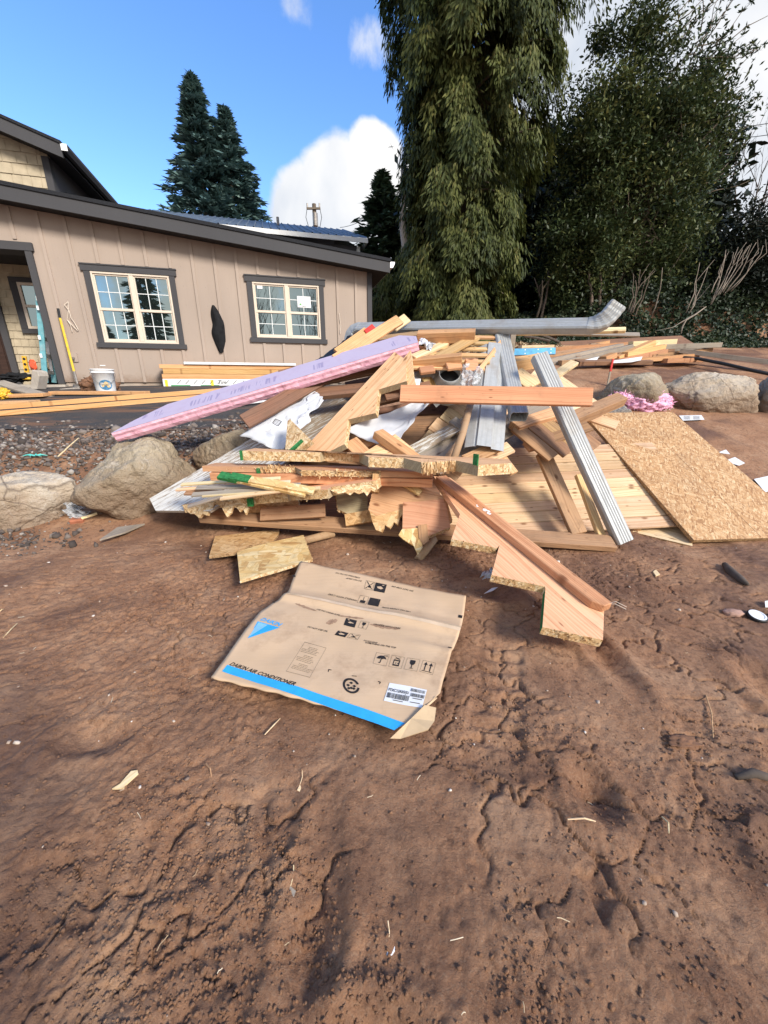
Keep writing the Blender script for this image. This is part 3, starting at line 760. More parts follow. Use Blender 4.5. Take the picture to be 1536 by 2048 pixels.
def window(W_, o_, cols, label, sticker=False):
    w = bpy.data.objects.new('window', None); link(w, HW @ Matrix.Translation((o_[0], 0, o_[2])), house); w['label'] = label
    x0, x1, z0, z1 = o_
    hb('window_trim', M['trim'], [(W_[0] - .035, W_[1] + .035, -.040, 0, W_[3] - .095, W_[3]), (W_[0], W_[0] + TW, -.032, 0, W_[2] + .088, W_[3] - .097),
        (W_[1] - TW, W_[1], -.032, 0, W_[2] + .088, W_[3] - .097), (W_[0] - .035, W_[1] + .035, -.044, 0, W_[2], W_[2] + .086), (W_[0] - .045, W_[1] + .045, -.052, 0, W_[3] + .002, W_[3] + .022)], w)
    x0 = W_[0] + TW + .003; x1 = W_[1] - TW - .003; z0 = W_[2] + .089; z1 = W_[3] - .098
    f = .032; xm = (x0 + x1) / 2; zm = z0 + (z1 - z0) * .485
    fr = [(x0, x1, -.030, .06, z1 - f, z1), (x0, x1, -.030, .06, z0, z0 + f), (x0, x0 + f, -.030, .06, z0 + f, z1 - f), (x1 - f, x1, -.030, .06, z0 + f, z1 - f), (xm - .036, xm + .036, -.028, .06, z0 + f, z1 - f)]
    hb('window_frame', M['vinyl'], fr, w, .004)
    mu = []; pn = []
    for (a, b) in ((x0 + f, xm - .036), (xm + .036, x1 - f)):
        hb('sash', M['vinyl'], [(a, b, -.012, .05, zm - .022, zm + .022), (a, a + .03, -.004, .05, z0 + f, zm - .022), (b - .03, b, -.004, .05, z0 + f, zm - .022), (a + .03, b - .03, -.004, .05, z0 + f, z0 + f + .035),
            (a, a + .022, -.008, .05, zm + .022, z1 - f), (b - .022, b, -.008, .05, zm + .022, z1 - f), (a + .022, b - .022, -.008, .05, z1 - f - .025, z1 - f)], w, .003)
        for (c, d, y) in ((z0 + f + .035, zm - .022, .022), (zm + .022, z1 - f - .025, .012)):
            pn.append((a + .022, b - .022, y, y + .006, c, d))
            for i in range(1, cols): xx = a + .022 + (b - a - .044) * i / cols; mu.append((xx - .006, xx + .006, y - .010, y - .002, c, d))
            zz = (c + d) / 2
            xs_ = [a + .022] + [a + .022 + (b - a - .044) * i / cols for i in range(1, cols)] + [b - .022]
            for i in range(cols): mu.append((xs_[i] + (.006 if i else 0), xs_[i + 1] - (.006 if i < cols - 1 else 0), y - .010, y - .002, zz - .006, zz + .006))
    for q in pn: hb('pane', M['glass'], [q], w)
    hb('muntin', M['muntin'], mu, w)
    hb('unlit_room', M['black'], [(x0, x1, .12, .14, z0, z1)], w)  # black sheet stands in for the unlit room behind the panes
    return w
wl_ = window(WINL, oL, 3, 'wide double window with two pairs of sashes and three column grilles')
wr_ = window(WINR, oR, 2, 'square double window with a white sticker in its upper right pane')
(sa, sz), (sb, sz2) = wl(594, 592), wl(622, 616)
st = hb('sticker', M['label'], [(sa, sb, -.004, -.001, sz2, sz)], wr_)
stm = MB()
for i in range(5):
    a = .6 + i * .30; L = .05 - .005 * abs(i - 2)
    p = Vector((sa + .05, -.006, sz2 + .035)); d = Vector((math.cos(a), 0, math.sin(a))); q = Vector((-d.z, 0, d.x)) * .006
    stm.add([HW @ v for v in (p + d * .012 - q * .4, p + d * L * .6 - q, p + d * L, p + d * L * .6 + q, p + d * .012 + q * .4)], [(0, 1, 2, 3, 4)])
stm.build('printed_leaf', plain('green_print', (.10, .42, .08), .6), st, HW)
def text_mesh(body, name, mat, size, fn, parent, shear=0, bold=0, extrude=0, align='LEFT', spacing=1.0):
    cu = bpy.data.curves.new(name, 'FONT'); cu.body = body; cu.size = size; cu.shear = shear; cu.offset = bold; cu.align_x = align; cu.resolution_u = 2; cu.space_character = spacing
    to = bpy.data.objects.new(name + '_tmp', cu); COL.objects.link(to)
    dg = bpy.context.evaluated_depsgraph_get(); dg.update()
    me = bpy.data.meshes.new_from_object(to.evaluated_get(dg)); bpy.data.objects.remove(to); bpy.data.curves.remove(cu)
    me.name = name
    inv = WM[parent.name].inverted()
    for v in me.vertices: v.co = inv @ Vector(fn(v.co.x, v.co.y))
    me.materials.clear(); me.materials.append(mat)
    o = bpy.data.objects.new(name, me); return link(o, WM[parent.name], parent)
text_mesh('Uniform', 'printed_word', plain('grey_print', (.2, .2, .2)), .035, lambda x, y: HW @ Vector((sa + .085 + x * .75, -.0065, sz2 + .012 + y)), st)
hb('small_sticker', M['label'], [(wl(514, 572)[0], wl(525, 578)[0], -.006, -.001, wl(525, 578)[1], wl(514, 571)[1])], wr_)
# porch behind the opening on the left
PO = -1.35
hb('opening_trim', M['trim'], [(-.845, -.745, -.045, .30, 1.14, OPZ - .07), (-4.5, -.715, -.055, .30, OPZ - .068, OPZ + .055)])
hb('porch_floor', M['concrete'], [(-4.5, -.72, -.10, 1.5, .92, 1.125)])
hb('porch_ceiling', M['soffit'], [(-4.5, .6, .31, 1.5, OPZ + .02, OPZ + .06)])
hb('porch_side_wall', M['shingle'], [(-.70, -.62, .31, 1.3, 1.125, OPZ)])
pw = MB()
rsx = random.Random(4)
z = 1.13; row = 0
while z < 3.36:                                            # shingle courses, each shingle its own width
    u_ = -4.4 + (row % 2) * .08
    while u_ < .3:
        w_ = rsx.uniform(.11, .19); t_ = rsx.uniform(0, .006)
        pw.add([HW @ Vector(q) for q in ((u_, 1.338 - t_, z), (u_ + w_ - .011, 1.338 - t_, z), (u_ + w_ - .011, 1.352, z + .152), (u_, 1.352, z + .152), (u_, 1.36, z), (u_ + w_ - .011, 1.36, z))], [(0, 1, 2, 3), (0, 4, 5, 1)])
        u_ += w_
    z += .15; row += 1
pw.box(-4.5, .4, 1.356, 1.5, 1.12, 3.4, M=HW)
pw.build('porch_wall', M['shingle'], house, HW, recalc=False)
(qa, qz) = wl(18, 554, PO); (qb, qz2) = wl(49, 667, PO); q1 = wl(47, 575, PO)
pwn = bpy.data.objects.new('window', None); link(pwn, WM_(PO + .02, qa, qz2), house); pwn['label'] = 'narrow window inside the porch beyond the dark opening'
y = 1.32
hb('window_trim', M['trim'], [(qa, qa + .12, y - .03, y + .02, qz2 + .09, qz - .09), (qa, qa + 1.1, y - .032, y + .02, qz - .088, qz), (qa, qa + 1.1, y - .032, y + .02, qz2, qz2 + .088), (qa + .98, qa + 1.1, y - .03, y + .02, qz2 + .09, qz - .09)], pwn)
zm_ = (qz + qz2) / 2
hb('window_frame', M['vinyl'], [(qa + .122, qa + .175, y - .025, y + .02, qz2 + .09, qz - .09), (qa + .175, qa + .978, y - .025, y + .02, qz - .14, qz - .09), (qa + .175, qa + .978, y - .025, y + .02, qz2 + .09, qz2 + .14), (qa + .175, qa + .978, y - .02, y + .02, zm_ - .025, zm_ + .025)], pwn)
hb('pane', M['glass'], [(qa + .175, qa + .978, y, y + .006, qz2 + .14, zm_ - .025), (qa + .175, qa + .978, y, y + .006, zm_ + .025, qz - .14)], pwn)
(da, dz) = wl(0, 570, PO); (db, dz2) = wl(40, 742, PO)
hb('door_trim', M['trim'], [(db - .115, db, 1.29, 1.35, 1.127, 3.2), (db - 1.3, db, 1.288, 1.35, 3.202, 3.32)])
dr = hb('door', M['door'], [(db - 1.1, db - .118, 1.325, 1.345, 1.13, 3.2)])
for i in range(5): hb('door_panel', M['door'], [(db - 1.05 + i * .19, db - .93 + i * .19, 1.316, 1.325, 1.3, 3.1)], dr)
hb('threshold', M['trim'], [(db - 1.15, db + .02, 1.24, 1.288, 1.127, 1.15)])
# service box, wire and small things fixed to the wall
(ea, ez) = wl(142, 706); (eb, ez2) = wl(158, 724)
hb('outlet_box', M['batten'], [(ea, eb, -.022, 0, ez2, ez)])
hb('hose_tap', M['steel'], [(eb - .07, eb - .045, -.075, -.023, ez2 + .05, ez2 + .075), (eb - .085, eb - .03, -.085, -.075, ez2 + .045, ez2 + .08)])
(ea, ez) = wl(200, 731)
hb('vent_slot', M['white'], [(ea, ea + .09, -.006, 0, ez - .008, ez + .008)])
for pts in ([(138, 604), (131, 610), (140, 622), (144, 636), (150, 645), (159, 660)], [(138, 604), (139, 625), (136, 640), (148, 652), (157, 662)], [(136, 640), (143, 650), (146, 664)], [(678, 600 + 27), (679, 640), (681, 652), (680, 668)]):
    mb = MB(); mb.tube([WP(*wl(*p), .03 + .012 * (i % 2)) for i, p in enumerate(pts)], .006, 5)
    mb.build('loose_wire', M['vinyl'], house, HW)
# upper storey
UO = -1.0
(cu_, cz) = wl(108, 370, UO); (ru, rz) = wl(120, 287, UO + .34); (ru0, rz0) = wl(0, 234, UO + .34)
us = (rz - rz0) / (ru - ru0)
def uz(u): return rz + (u - ru) * us
mb = MB(); row = 0; z = 3.9
while z < 5.3:
    u_ = -5 + (row % 2) * .1
    while u_ < cu_ - .1:
        w_ = min(rsx.uniform(.13, .24), cu_ - .1 - u_ + .004); t_ = rsx.uniform(0, .006)
        if z < uz(u_) - .1: mb.add([HW @ Vector(q) for q in ((u_, .988 - t_, z), (u_ + w_ - .011, .988 - t_, z), (u_ + w_ - .011, 1.0, z + .172), (u_, 1.0, z + .172), (u_, 1.01, z), (u_ + w_ - .011, 1.01, z))], [(0, 1, 2, 3), (0, 4, 5, 1)])
        u_ += w_
    z += .17; row += 1
for a, b in ((-5, cu_ - .01),):
    vs = [(a, 1.005, 3.4), (b, 1.005, 3.4), (b, 1.005, uz(b) - .05), (a, 1.005, uz(a) - .05)]; vs += [(p, 7, r) for p, q, r in vs]
    mb.add([HW @ Vector(v) for v in vs], [(0, 1, 2, 3), (7, 6, 5, 4), (0, 4, 5, 1), (1, 5, 6, 2), (2, 6, 7, 3), (3, 7, 4, 0)])
mb.build('upper_wall', M['shingle'], house, HW, recalc=False)
hb('upper_corner_trim', M['trim'], [(cu_ - .10, cu_ + .012, .972, 1.10, 3.4, uz(cu_) - .2)])
hb('upper_side_wall', M['greysiding'], [(cu_ - .008, cu_ + .004, 1.11, 7, 3.4, uz(cu_) - .15)])
for yy in (1.5, 2.9): hb('upper_window', M['glass'], [(cu_ + .006, cu_ + .02, yy, yy + .9, 3.9, 4.6)]); hb('upper_window_trim', M['trim'], [(cu_ + .006, cu_ + .035, yy - .09, yy - .002, 3.8, 4.7), (cu_ + .006, cu_ + .035, yy + .902, yy + .99, 3.8, 4.7), (cu_ + .006, cu_ + .035, yy, yy + .9, 4.602, 4.7), (cu_ + .006, cu_ + .035, yy, yy + .9, 3.8, 3.898)])
def urake(name, y0, y1, z0, z1, mat, par, u1):
    m2 = MB(); vs = [(-6, y0, uz(-6) + z0), (u1, y0, uz(u1) + z0), (u1, y0, uz(u1) + z1), (-6, y0, uz(-6) + z1)]; vs += [(a, y1, c) for a, b, c in vs]
    m2.add([HW @ Vector(v) for v in vs], [(0, 1, 2, 3), (7, 6, 5, 4), (0, 4, 5, 1), (1, 5, 6, 2), (2, 6, 7, 3), (3, 7, 4, 0)]); return m2.build(name, mat, par, HW)
ur = urake('upper_roof', .64, 6.6, 0, .045, M['roofing'], house, ru + .02)
urake('fascia', .66, .695, -.20, -.002, M['fascia'], ur, ru)
urake('soffit', .70, 6.5, -.16, -.13, M['soffit'], ur, ru - .02)
g2 = MB(); prof = [(0, .0), (.10, -.0), (.095, -.04), (.06, -.10), (0, -.105)]
g2.prism([HW @ Vector((ru + .003 + a, .66, uz(ru) + b)) for a, b in prof], -NW * 5.8)
g2.build('gutter', M['fascia'], ur, HW)
hb('gutter_cap', M['whitepaint'], [(ru + .004, ru + .10, .645, .657, uz(ru) - .10, uz(ru))], ur)
# rear outbuilding with metal roof
RO = -5.2
ob = empty('outbuilding', WP(3, 1.2, RO), 'slate grey outbuilding with blue metal roof behind the house', 'building')
def ow(x, y): return hit(x, y, WP(0, 0, RO), NW)
e1 = ow(728, 484); e0 = ow(380, 444); dl = (e1 - e0); sl = dl.z / (dl.dot(U))
zev = e1.z; L0 = (e1 - W0).dot(U)
BW = WM_(RO)
mb = MB(); back_ = 4.2; ridge = wl(612, 452, RO - back_)
def bp(u, y, z): return BW @ Vector((u, y, z))
mb.box(-2, L0 - .25, 0, 6, .8, zev - .14, M=BW)
zz = zev - .16
mb.build('wall', M['greysiding'], ob)
sd = MB(); z = .9
while z < zev - .3: sd.add([bp(-2, -.022, z), bp(L0 - .26, -.022, z), bp(L0 - .26, -.004, z + .195), bp(-2, -.004, z + .195), bp(-2, -.002, z), bp(L0 - .26, -.002, z)], [(0, 1, 2, 3), (0, 4, 5, 1)]); z += .2
sd.build('lap_siding', M['greysiding'], ob)
MB().box(L0 - .25, L0 - .14, -.03, .1, .8, zev - .15, M=BW).build('corner_board', M['whitepaint'], ob)
zri = ridge[1]
rf = MB(); nr = 34
for i in range(nr):
    u0_ = -2 + (L0 + 2.05) * i / nr; u1_ = -2 + (L0 + 2.05) * (i + 1) / nr
    q0 = 0 if i else 0
    rf.add([bp(u0_, -.35, zev + .0), bp(u1_ - .05, -.35, zev + .0), bp(u1_ - .05, back_, zri), bp(u0_, back_, zri)], [(0, 1, 2, 3)])
    rf.add([bp(u1_ - .05, -.35, zev), bp(u1_ - .035, -.35, zev + .03), bp(u1_ - .015, -.35, zev + .03), bp(u1_, -.35, zev), bp(u1_ - .05, back_, zri), bp(u1_ - .035, back_, zri + .03), bp(u1_ - .015, back_, zri + .03), bp(u1_, back_, zri)], [(0, 1, 5, 4), (1, 2, 6, 5), (2, 3, 7, 6)])
rf.add([bp(-2, back_, zri), bp(L0 + .05, back_, zri), bp(L0 + .05, back_ + 4.4, zev), bp(-2, back_ + 4.4, zev)], [(0, 1, 2, 3)])
rf.build('roof', M['metalroof'], ob, recalc=False)
MB().box(-2, L0 + .05, -.36, -.33, zev - .13, zev - .006, M=BW).box(L0 - .0, L0 + .05, -.328, 4, zev - .13, zev - .01, M=BW).build('fascia', M['whitepaint'], ob)
gb = MB(); gb.prism([bp(L0 - .251, .0, zev - .139), bp(L0 - .251, 4.2 + .0, zri - .16), bp(L0 - .251, 6, zev - .139)], U * -.05); gb.build('gable', M['greysiding'], ob)
vp = MB(); c = bp(L0 - 2.6, 2.4, zev + (zri - zev) * .6); vp.tube([c, c + ZV * .25], .05, 8); vp.build('roof_vent', M['steel'], ob)

# ------------------------------------------------------------------ things along the house wall
def GP(x, y, Y0=3, Y1=14):                                      # photo point on the terrain
    r = ray(x, y)
    for i in range(400):
        t = (Y0 + (Y1 - Y0) * i / 400) / r.y; p = ORG + r * t
        if p.z <= T(p.x, p.y) + .01: return p
    return p
def board(name, label, cat, A, B, w, t, mat, n=(0, -.3, .95), group=None, bevel=.003, sag=0, parent=None):
    """a plank whose upper face runs from A to B"""
    A = at(*A) if len(A) == 3 and not isinstance(A, Vector) else Vector(A); B = at(*B) if len(B) == 3 and not isinstance(B, Vector) else Vector(B)
    F = frame((A + B) / 2, B - A, n); L = (B - A).length / 2
    mb = MB(); mb.box(-L, L, -w / 2, w / 2, -t, 0, M=F)
    o = mb.build(name, mat, parent, F, bevel=bevel)
    return tag(o, label, cat, group)
# stacked lumber against the wall
SG = 'new boards stacked along the house wall'
(s0, _z) = wl(322, 745, .30); (s1, _z) = wl(655, 745, .30)
for i, (za_, zb_, du) in enumerate(((1.225, 1.318, .02), (1.321, 1.414, .05), (1.417, 1.49, 0))):
    F = WM_(.34, s0 + du, za_)
    mb = MB(); mb.box(0, 3.0, -.02, .22, 0, zb_ - za_, M=F); 
    Fo = F @ Matrix.Translation((1.5, .1, .05))
    o = mb.build('lumber_board', M['pine_new'], None, Fo, bevel=.004)
    tag(o, ['bottom board of the new lumber stack against the house wall', 'middle board of the new lumber stack against the house wall', 'top board of the new lumber stack against the house wall'][i], 'board', SG)
F = WM_(.40, wl(365, 712, .40)[0], 1.494)
tag(MB().box(0, 2.1, 0, .16, 0, .045, M=F).build('white_board', M['white'], None, F, bevel=.003), 'long white trim board lying on top of the lumber stack', 'board')
F = WM_(.38, wl(325, 760, .36)[0], 1.062)
bun = empty('wrapped_bundle', None, 'lumber bundle in white printed wrap beneath the new boards by the wall', 'bundle', M=F)
def fm(mb_, name, mat, par, F_=F, **k):
    mb_.v = [tuple(F_ @ Vector(v)) for v in mb_.v]; return mb_.build(name, mat, par, F_, **k)
fm(MB().box(0, 2.6, 0, .24, 0, .165), 'wrap', M['label'], bun, bevel=.01)
gp = MB()
for a in (.02, .55, 1.25, 1.95): gp.box(a + .12, a + .46, -.004, -.001, .012, .055)
fm(gp, 'green_print', plain('green_wrap_print', (.06, .28, .10), .6), bun)
yp = MB()
for a in (.04, .86, 1.62, 2.35): yp.box(a, a + .05, -.0045, -.0012, .01, .15)
fm(yp, 'yellow_band', plain('yellow_wrap_print', (.75, .62, .05), .6), bun)
sl_ = MB()
for i in range(16): a = .25 + i * .145; sl_.add([(a, -.005, .075), (a + .012, -.005, .075), (a + .085, -.005, .145), (a + .073, -.005, .145)], [(0, 1, 2, 3)])
fm(sl_, 'black_print', M['ink'], bun)
text_mesh('Tim', 'printed_word', M['ink'], .10, lambda x, y: F @ Vector((.98 + x, -.0062, .075 + y)), bun, .3)
# black cover hanging on the wall
V3_ = Vector
mb = MB(); rings = []
outl = [(424, 611, 429, 611), (421, 622, 437, 622), (422, 636, 444, 634), (427, 650, 449, 648), (422, 662, 450, 660), (425, 674, 451, 672), (430, 686, 452, 684), (434, 696, 450, 694), (439, 706, 446, 706)]
for i, (xa, ya, xb, yb) in enumerate(outl):
    a = Vector(WP(*wl(xa, ya), .012)); b = Vector(WP(*wl(xb, yb), .012)); ring = []
    for k in range(13):
        t = k / 12; p = a.lerp(b, t) + NW * (.075 * math.sin(math.pi * t) ** .7 * (1 + .5 * mnoise.noise(V3_((k * .35, i * .6, 2)))) * (.4 + .6 * math.sin(math.pi * (i + .5) / 9)))
        ring.append(p)
    rings.append(ring)
vs = [p for r in rings for p in r]; fs = [(i * 13 + k, i * 13 + k + 1, i * 13 + k + 14, i * 13 + k + 13) for i in range(8) for k in range(12)]
mb.add(vs, fs); o = mb.build('black_cover', M['blackcloth'], None, Matrix.Translation(vs[50]), smooth=True)
s_ = o.modifiers.new('s', 'SUBSURF'); s_.levels = s_.render_levels = 2
tag(o, 'crumpled black cover hanging on the wall between the two windows', 'cover')
# bucket
p = GP(214, 786); bk = empty('bucket', p, 'white plastic bucket with a round blue sticker near the wall', 'bucket')
def lathe(prof, c, n=28):
    mb_ = MB(); vs_ = [c + Vector((r_ * math.cos(2 * math.pi * k / n), r_ * math.sin(2 * math.pi * k / n), z_)) for r_, z_ in prof for k in range(n)]
    mb_.add(vs_, [(i * n + k, i * n + (k + 1) % n, (i + 1) * n + (k + 1) % n, (i + 1) * n + k) for i in range(len(prof) - 1) for k in range(n)]); return mb_
lathe([(0, .0), (.128, .0), (.130, .01), (.148, .29), (.158, .292), (.158, .305), (.149, .307), (.152, .335), (.160, .337), (.161, .352), (.150, .354), (.146, .34), (.122, .02), (0, .018)], p).build('shell', M['white'], bk, smooth=True, recalc=False)
mb = MB(); vdir = math.atan2(-p.y, -p.x)
def bs(a, z): r_ = .1305 + .0178 * (z / .28) + .0015; return p + Vector((r_ * math.cos(vdir + a), r_ * math.sin(vdir + a), z))
mb.add([bs(.05, .12)] + [bs(.05 + .62 * math.cos(k / 20 * 6.283), .12 + .075 * math.sin(k / 20 * 6.283)) for k in range(20)], [(0, k + 1, (k + 1) % 20 + 1) for k in range(20)])
sk = mb.build('sticker', plain('blue_sticker', (.05, .17, .30), .5, 0, .5, 30), bk, recalc=False)
mb = MB()
for (a, z, ra, rz_) in ((.1, .14, .22, .03), (-.2, .11, .12, .02), (.3, .10, .16, .018)):
    r0 = lambda a, z: bs(a, z) + Vector((math.cos(vdir), math.sin(vdir), 0)) * .0015
    mb.add([r0(a, z)] + [r0(a + ra * math.cos(k / 10 * 6.283), z + rz_ * math.sin(k / 10 * 6.283)) for k in range(10)], [(0, k + 1, (k + 1) % 10 + 1) for k in range(10)])
mb.build('sticker_print', plain('cream_print', (.62, .45, .22), .5, 0, .4, 50), sk, recalc=False)
mb = MB(); mb.tube([p + Vector((.162 * math.cos(a), .162 * math.sin(a), .30 - .17 * math.sin((a - vdir + 1.57) / 3.14 * math.pi))) for a in [vdir - 1.57 + 3.14 * i / 14 for i in range(15)]], .003, 6); mb.build('wire_handle', M['steel'], bk)
# shovel
sv = empty('shovel', WP(*wl(152, 770, .25), .25), 'yellow handled shovel leaning on the wall beside the dark opening', 'shovel')
g0, g1, g2_, g3 = WP(*wl(116, 617, .05), .05), WP(*wl(120, 636, .06), .06), WP(*wl(148, 743, .22), .22), WP(*wl(156, 771, .27), .27)
MB().tube([g0, g1], .021, 10).build('grip', M['black'], sv, smooth=False)
MB().tube([g1, g2_], .020, 10).build('handle', M['yellow'], sv)
MB().tube([g2_, g3], [.021, .017], 10).build('socket', M['steel'], sv)
mb = MB(); d = (g3 - g2_).normalized(); sd_ = U; vs = []
for i in range(6):
    t = i / 5; w_ = [.085, .105, .108, .10, .075, .012][i]
    for k in range(7):
        s2 = k / 3 - 1; vs.append(g3 + d * (t * .27 - .02) + sd_ * (s2 * w_) + NW * (.03 * (1 - s2 * s2) - .03 + .03 * t * t))
mb.add(vs, [(i * 7 + k, i * 7 + k + 1, i * 7 + k + 8, i * 7 + k + 7) for i in range(5) for k in range(6)])
o = mb.build('blade', M['steel'], sv, smooth=True); sdm = o.modifiers.new('s', 'SOLIDIFY'); sdm.thickness = .004
# ladder
ld = empty('stepladder', WP(*wl(92, 765, -.2), -.2), 'teal stepladder standing at the edge of the dark porch opening', 'ladder')
def stick(a, b, w_, t_, name, mat, par, n=NW):
    F_ = frame((a + b) / 2, b - a, n); L = (b - a).length / 2
    return MB().box(-L, L, -w_ / 2, w_ / 2, -t_ / 2, t_ / 2, M=F_).build(name, mat, par, F_, bevel=.003)
t1, b1 = WP(*wl(76, 584, -.05), -.05), WP(*wl(91, 765, .02), .02)
t2, b2 = t1 - NW * .28, b1 - NW * .42 - U * .05
stick(t1, b1, .085, .03, 'rail', M['ladder'], ld); stick(t2, b2, .085, .03, 'rail', M['ladder'], ld)
t3, b3 = WP(*wl(86, 640, -.25), -.25), WP(*wl(105, 748, -.35), -.35)
stick(t3, b3, .05, .025, 'rear_rail', M['alu'], ld); stick(t3 - NW * .25, b3 - NW * .4, .05, .025, 'rear_rail', M['alu'], ld)
for i in range(5): t = .12 + i * .19; stick(t1.lerp(b1, t), t2.lerp(b2, t), .07, .02, 'step', M['alu'], ld)
stick(t1 + Vector((0, 0, .02)), t2 + Vector((0, 0, .02)), .12, .05, 'top_cap', M['toolyellow'], ld)
mb = MB()
for (x, y) in ((77, 598), (78, 617), (81, 676), (84, 712)): q = WP(*wl(x, y, .0), .0); mb.box(-.02, .02, -.035, -.031, -.03, .04, M=Matrix.Translation(q) @ WM_(0).to_3x3().to_4x4())
mb.build('ladder_sticker', M['label'], ld)
# level, fan guard, bag and odds on the porch slab
lv = empty('spirit_level', WP(*wl(51, 744, -.6), -.6), 'short yellow spirit level standing against the porch wall', 'level')
a, b = WP(*wl(48, 712, -.6), -.6), WP(*wl(54, 745, -.6), -.6)
stick(a, b, .075, .03, 'body', M['toolyellow'], lv)
for t in (.18, .5, .82): q = a.lerp(b, t); MB().tube([q + NW * .014, q + NW * .02], .024, 12).build('vial', M['black'], lv)
def lump(name, c, r, mat, label, cat, seed, sub=3, amp=.35, fq=3.0, kind=None):
    import bmesh
    bm = bmesh.new(); bmesh.ops.create_icosphere(bm, subdivisions=sub, radius=1)
    for v in bm.verts:
        q = v.co * fq + Vector((seed * 3.7, seed, 0)); k_ = 1 + amp * mnoise.noise(q) + amp * .5 * mnoise.noise(q * 2.3) + amp * .3 * mnoise.noise(q * 5.1)
        v.co = Vector((v.co.x * r[0], v.co.y * r[1], v.co.z * r[2])) * k_
    me = bpy.data.meshes.new(name); bm.to_mesh(me); bm.free(); me.polygons.foreach_set('use_smooth', [True] * len(me.polygons)); me.materials.append(mat)
    o_ = bpy.data.objects.new(name, me); link(o_, Matrix.Translation(c)); return tag(o_, label, cat, None, kind)
lump('tool_bag', WP(*wl(32, 755, .02), .02), (.26, .14, .075), M['blackcloth'], 'slumped black tool bag on the edge of the porch slab', 'bag', 3, 4, .6, 4)
lump('work_glove', WP(*wl(53, 757, .1), .1), (.09, .05, .03), M['toolyellow'], 'yellow work glove lying on the porch slab edge', 'glove', 8)
lump('orange_guard', WP(*wl(66, 730, -.5), -.5), (.07, .02, .10), M['orange'], 'orange safety vest bundle beside the teal ladder', 'vest', 5, 3, .5)
lump('black_bin_bag', WP(*wl(97, 755, -.6), -.6), (.16, .14, .16), M['blackpoly'], 'black bin bag behind the ladder legs in the porch', 'bag', 6, 4, .4)
lump('dirt_heap', GP(190, 783) + Vector((0, .12, .06)), (.26, .2, .17), M['clod'], 'small heap of brown dirt between shovel and bucket', 'dirt heap', 2, 5, .45, 3.2)
lump('power_tool', GP(8, 800) + Vector((0, .0, .08)), (.10, .07, .07), M['toolyellow'], 'yellow power tool lying at the left edge of the driveway', 'power tool', 11, 4, .7, 3)
# grey post stub leaning beside the slab, concrete block
mb = MB(); mb.prism([at(x, y, 6.75) for x, y in ((63, 739), (75, 743), (78, 752), (73, 779), (60, 779))], (.02, .18, 0)); o = mb.build('concrete_stub', M['concrete'], None, Matrix.Translation(at(70, 779, 6.75)), bevel=.01); tag(o, 'pale broken concrete stub in front of the porch slab', 'concrete stub')
mb = MB(); mb.prism([at(x, y, 6.9) for x, y in ((112, 786), (150, 786), (147, 775), (118, 778))], (.02, .18, 0)); o = mb.build('flat_stone', M['concrete'], None, Matrix.Translation(at(130, 786, 6.9)), bevel=.01); tag(o, 'flat pale slab of concrete left of the shovel blade', 'stone')
# lumber lying on the driveway
DG = 'boards lying on the driveway'
for i, (dz_, dy_, lab) in enumerate(((.0, 0, 'lower of two long new boards lying across the asphalt'), (.062, .06, 'upper of two long new boards lying across the asphalt'))):
    A = Vector((-5.4, 4.40 + dy_, 0)); B = Vector((-1.75, 6.02 + dy_, 0)); A.z = T(A.x, A.y) + .085 + dz_; B.z = T(B.x, B.y) + .085 + dz_
    board('lumber_board', lab, 'board', A, B, .15, .058, M['pine_new'], (0, 0, 1), DG)
def gboard(x0, y0, x1, y1, w, t, mat, lab, up=.0, group=DG, Y0=3):
    A = GP(x0, y0, Y0); B = GP(x1, y1, Y0); A.z = T(A.x, A.y) + t + .025 + up; B.z = T(B.x, B.y) + t + .025 + up
    return board('plank', lab, 'plank', A, B, w, t, mat, (0, -.05, 1), group)
gboard(106, 791, 296, 791, .14, .045, M['fir_red'], 'reddish board on the asphalt in front of the white bucket')
gboard(-40, 800, 96, 795, .20, .045, M['fir_red'], 'short reddish board behind the grey plank by the porch')
gboard(-60, 812, 70, 808, .24, .03, M['fir'], 'wide orange board at the left edge beside the grey plank', 0)
A = at(-5, 762, 6.2); B = at(140, 806, 5.55); board('plank', 'grey weathered plank sloping off the porch slab', 'plank', A, B, .17, .03, M['grey'], (.1, -.25, 1), DG)
A = GP(430, 822); B = GP(590, 800); A.z += .05; B.z += .05
board('white_strip', 'white painted strip lying on the asphalt behind the foam board', 'strip', A, B, .05, .02, M['white'], (0, 0, 1))
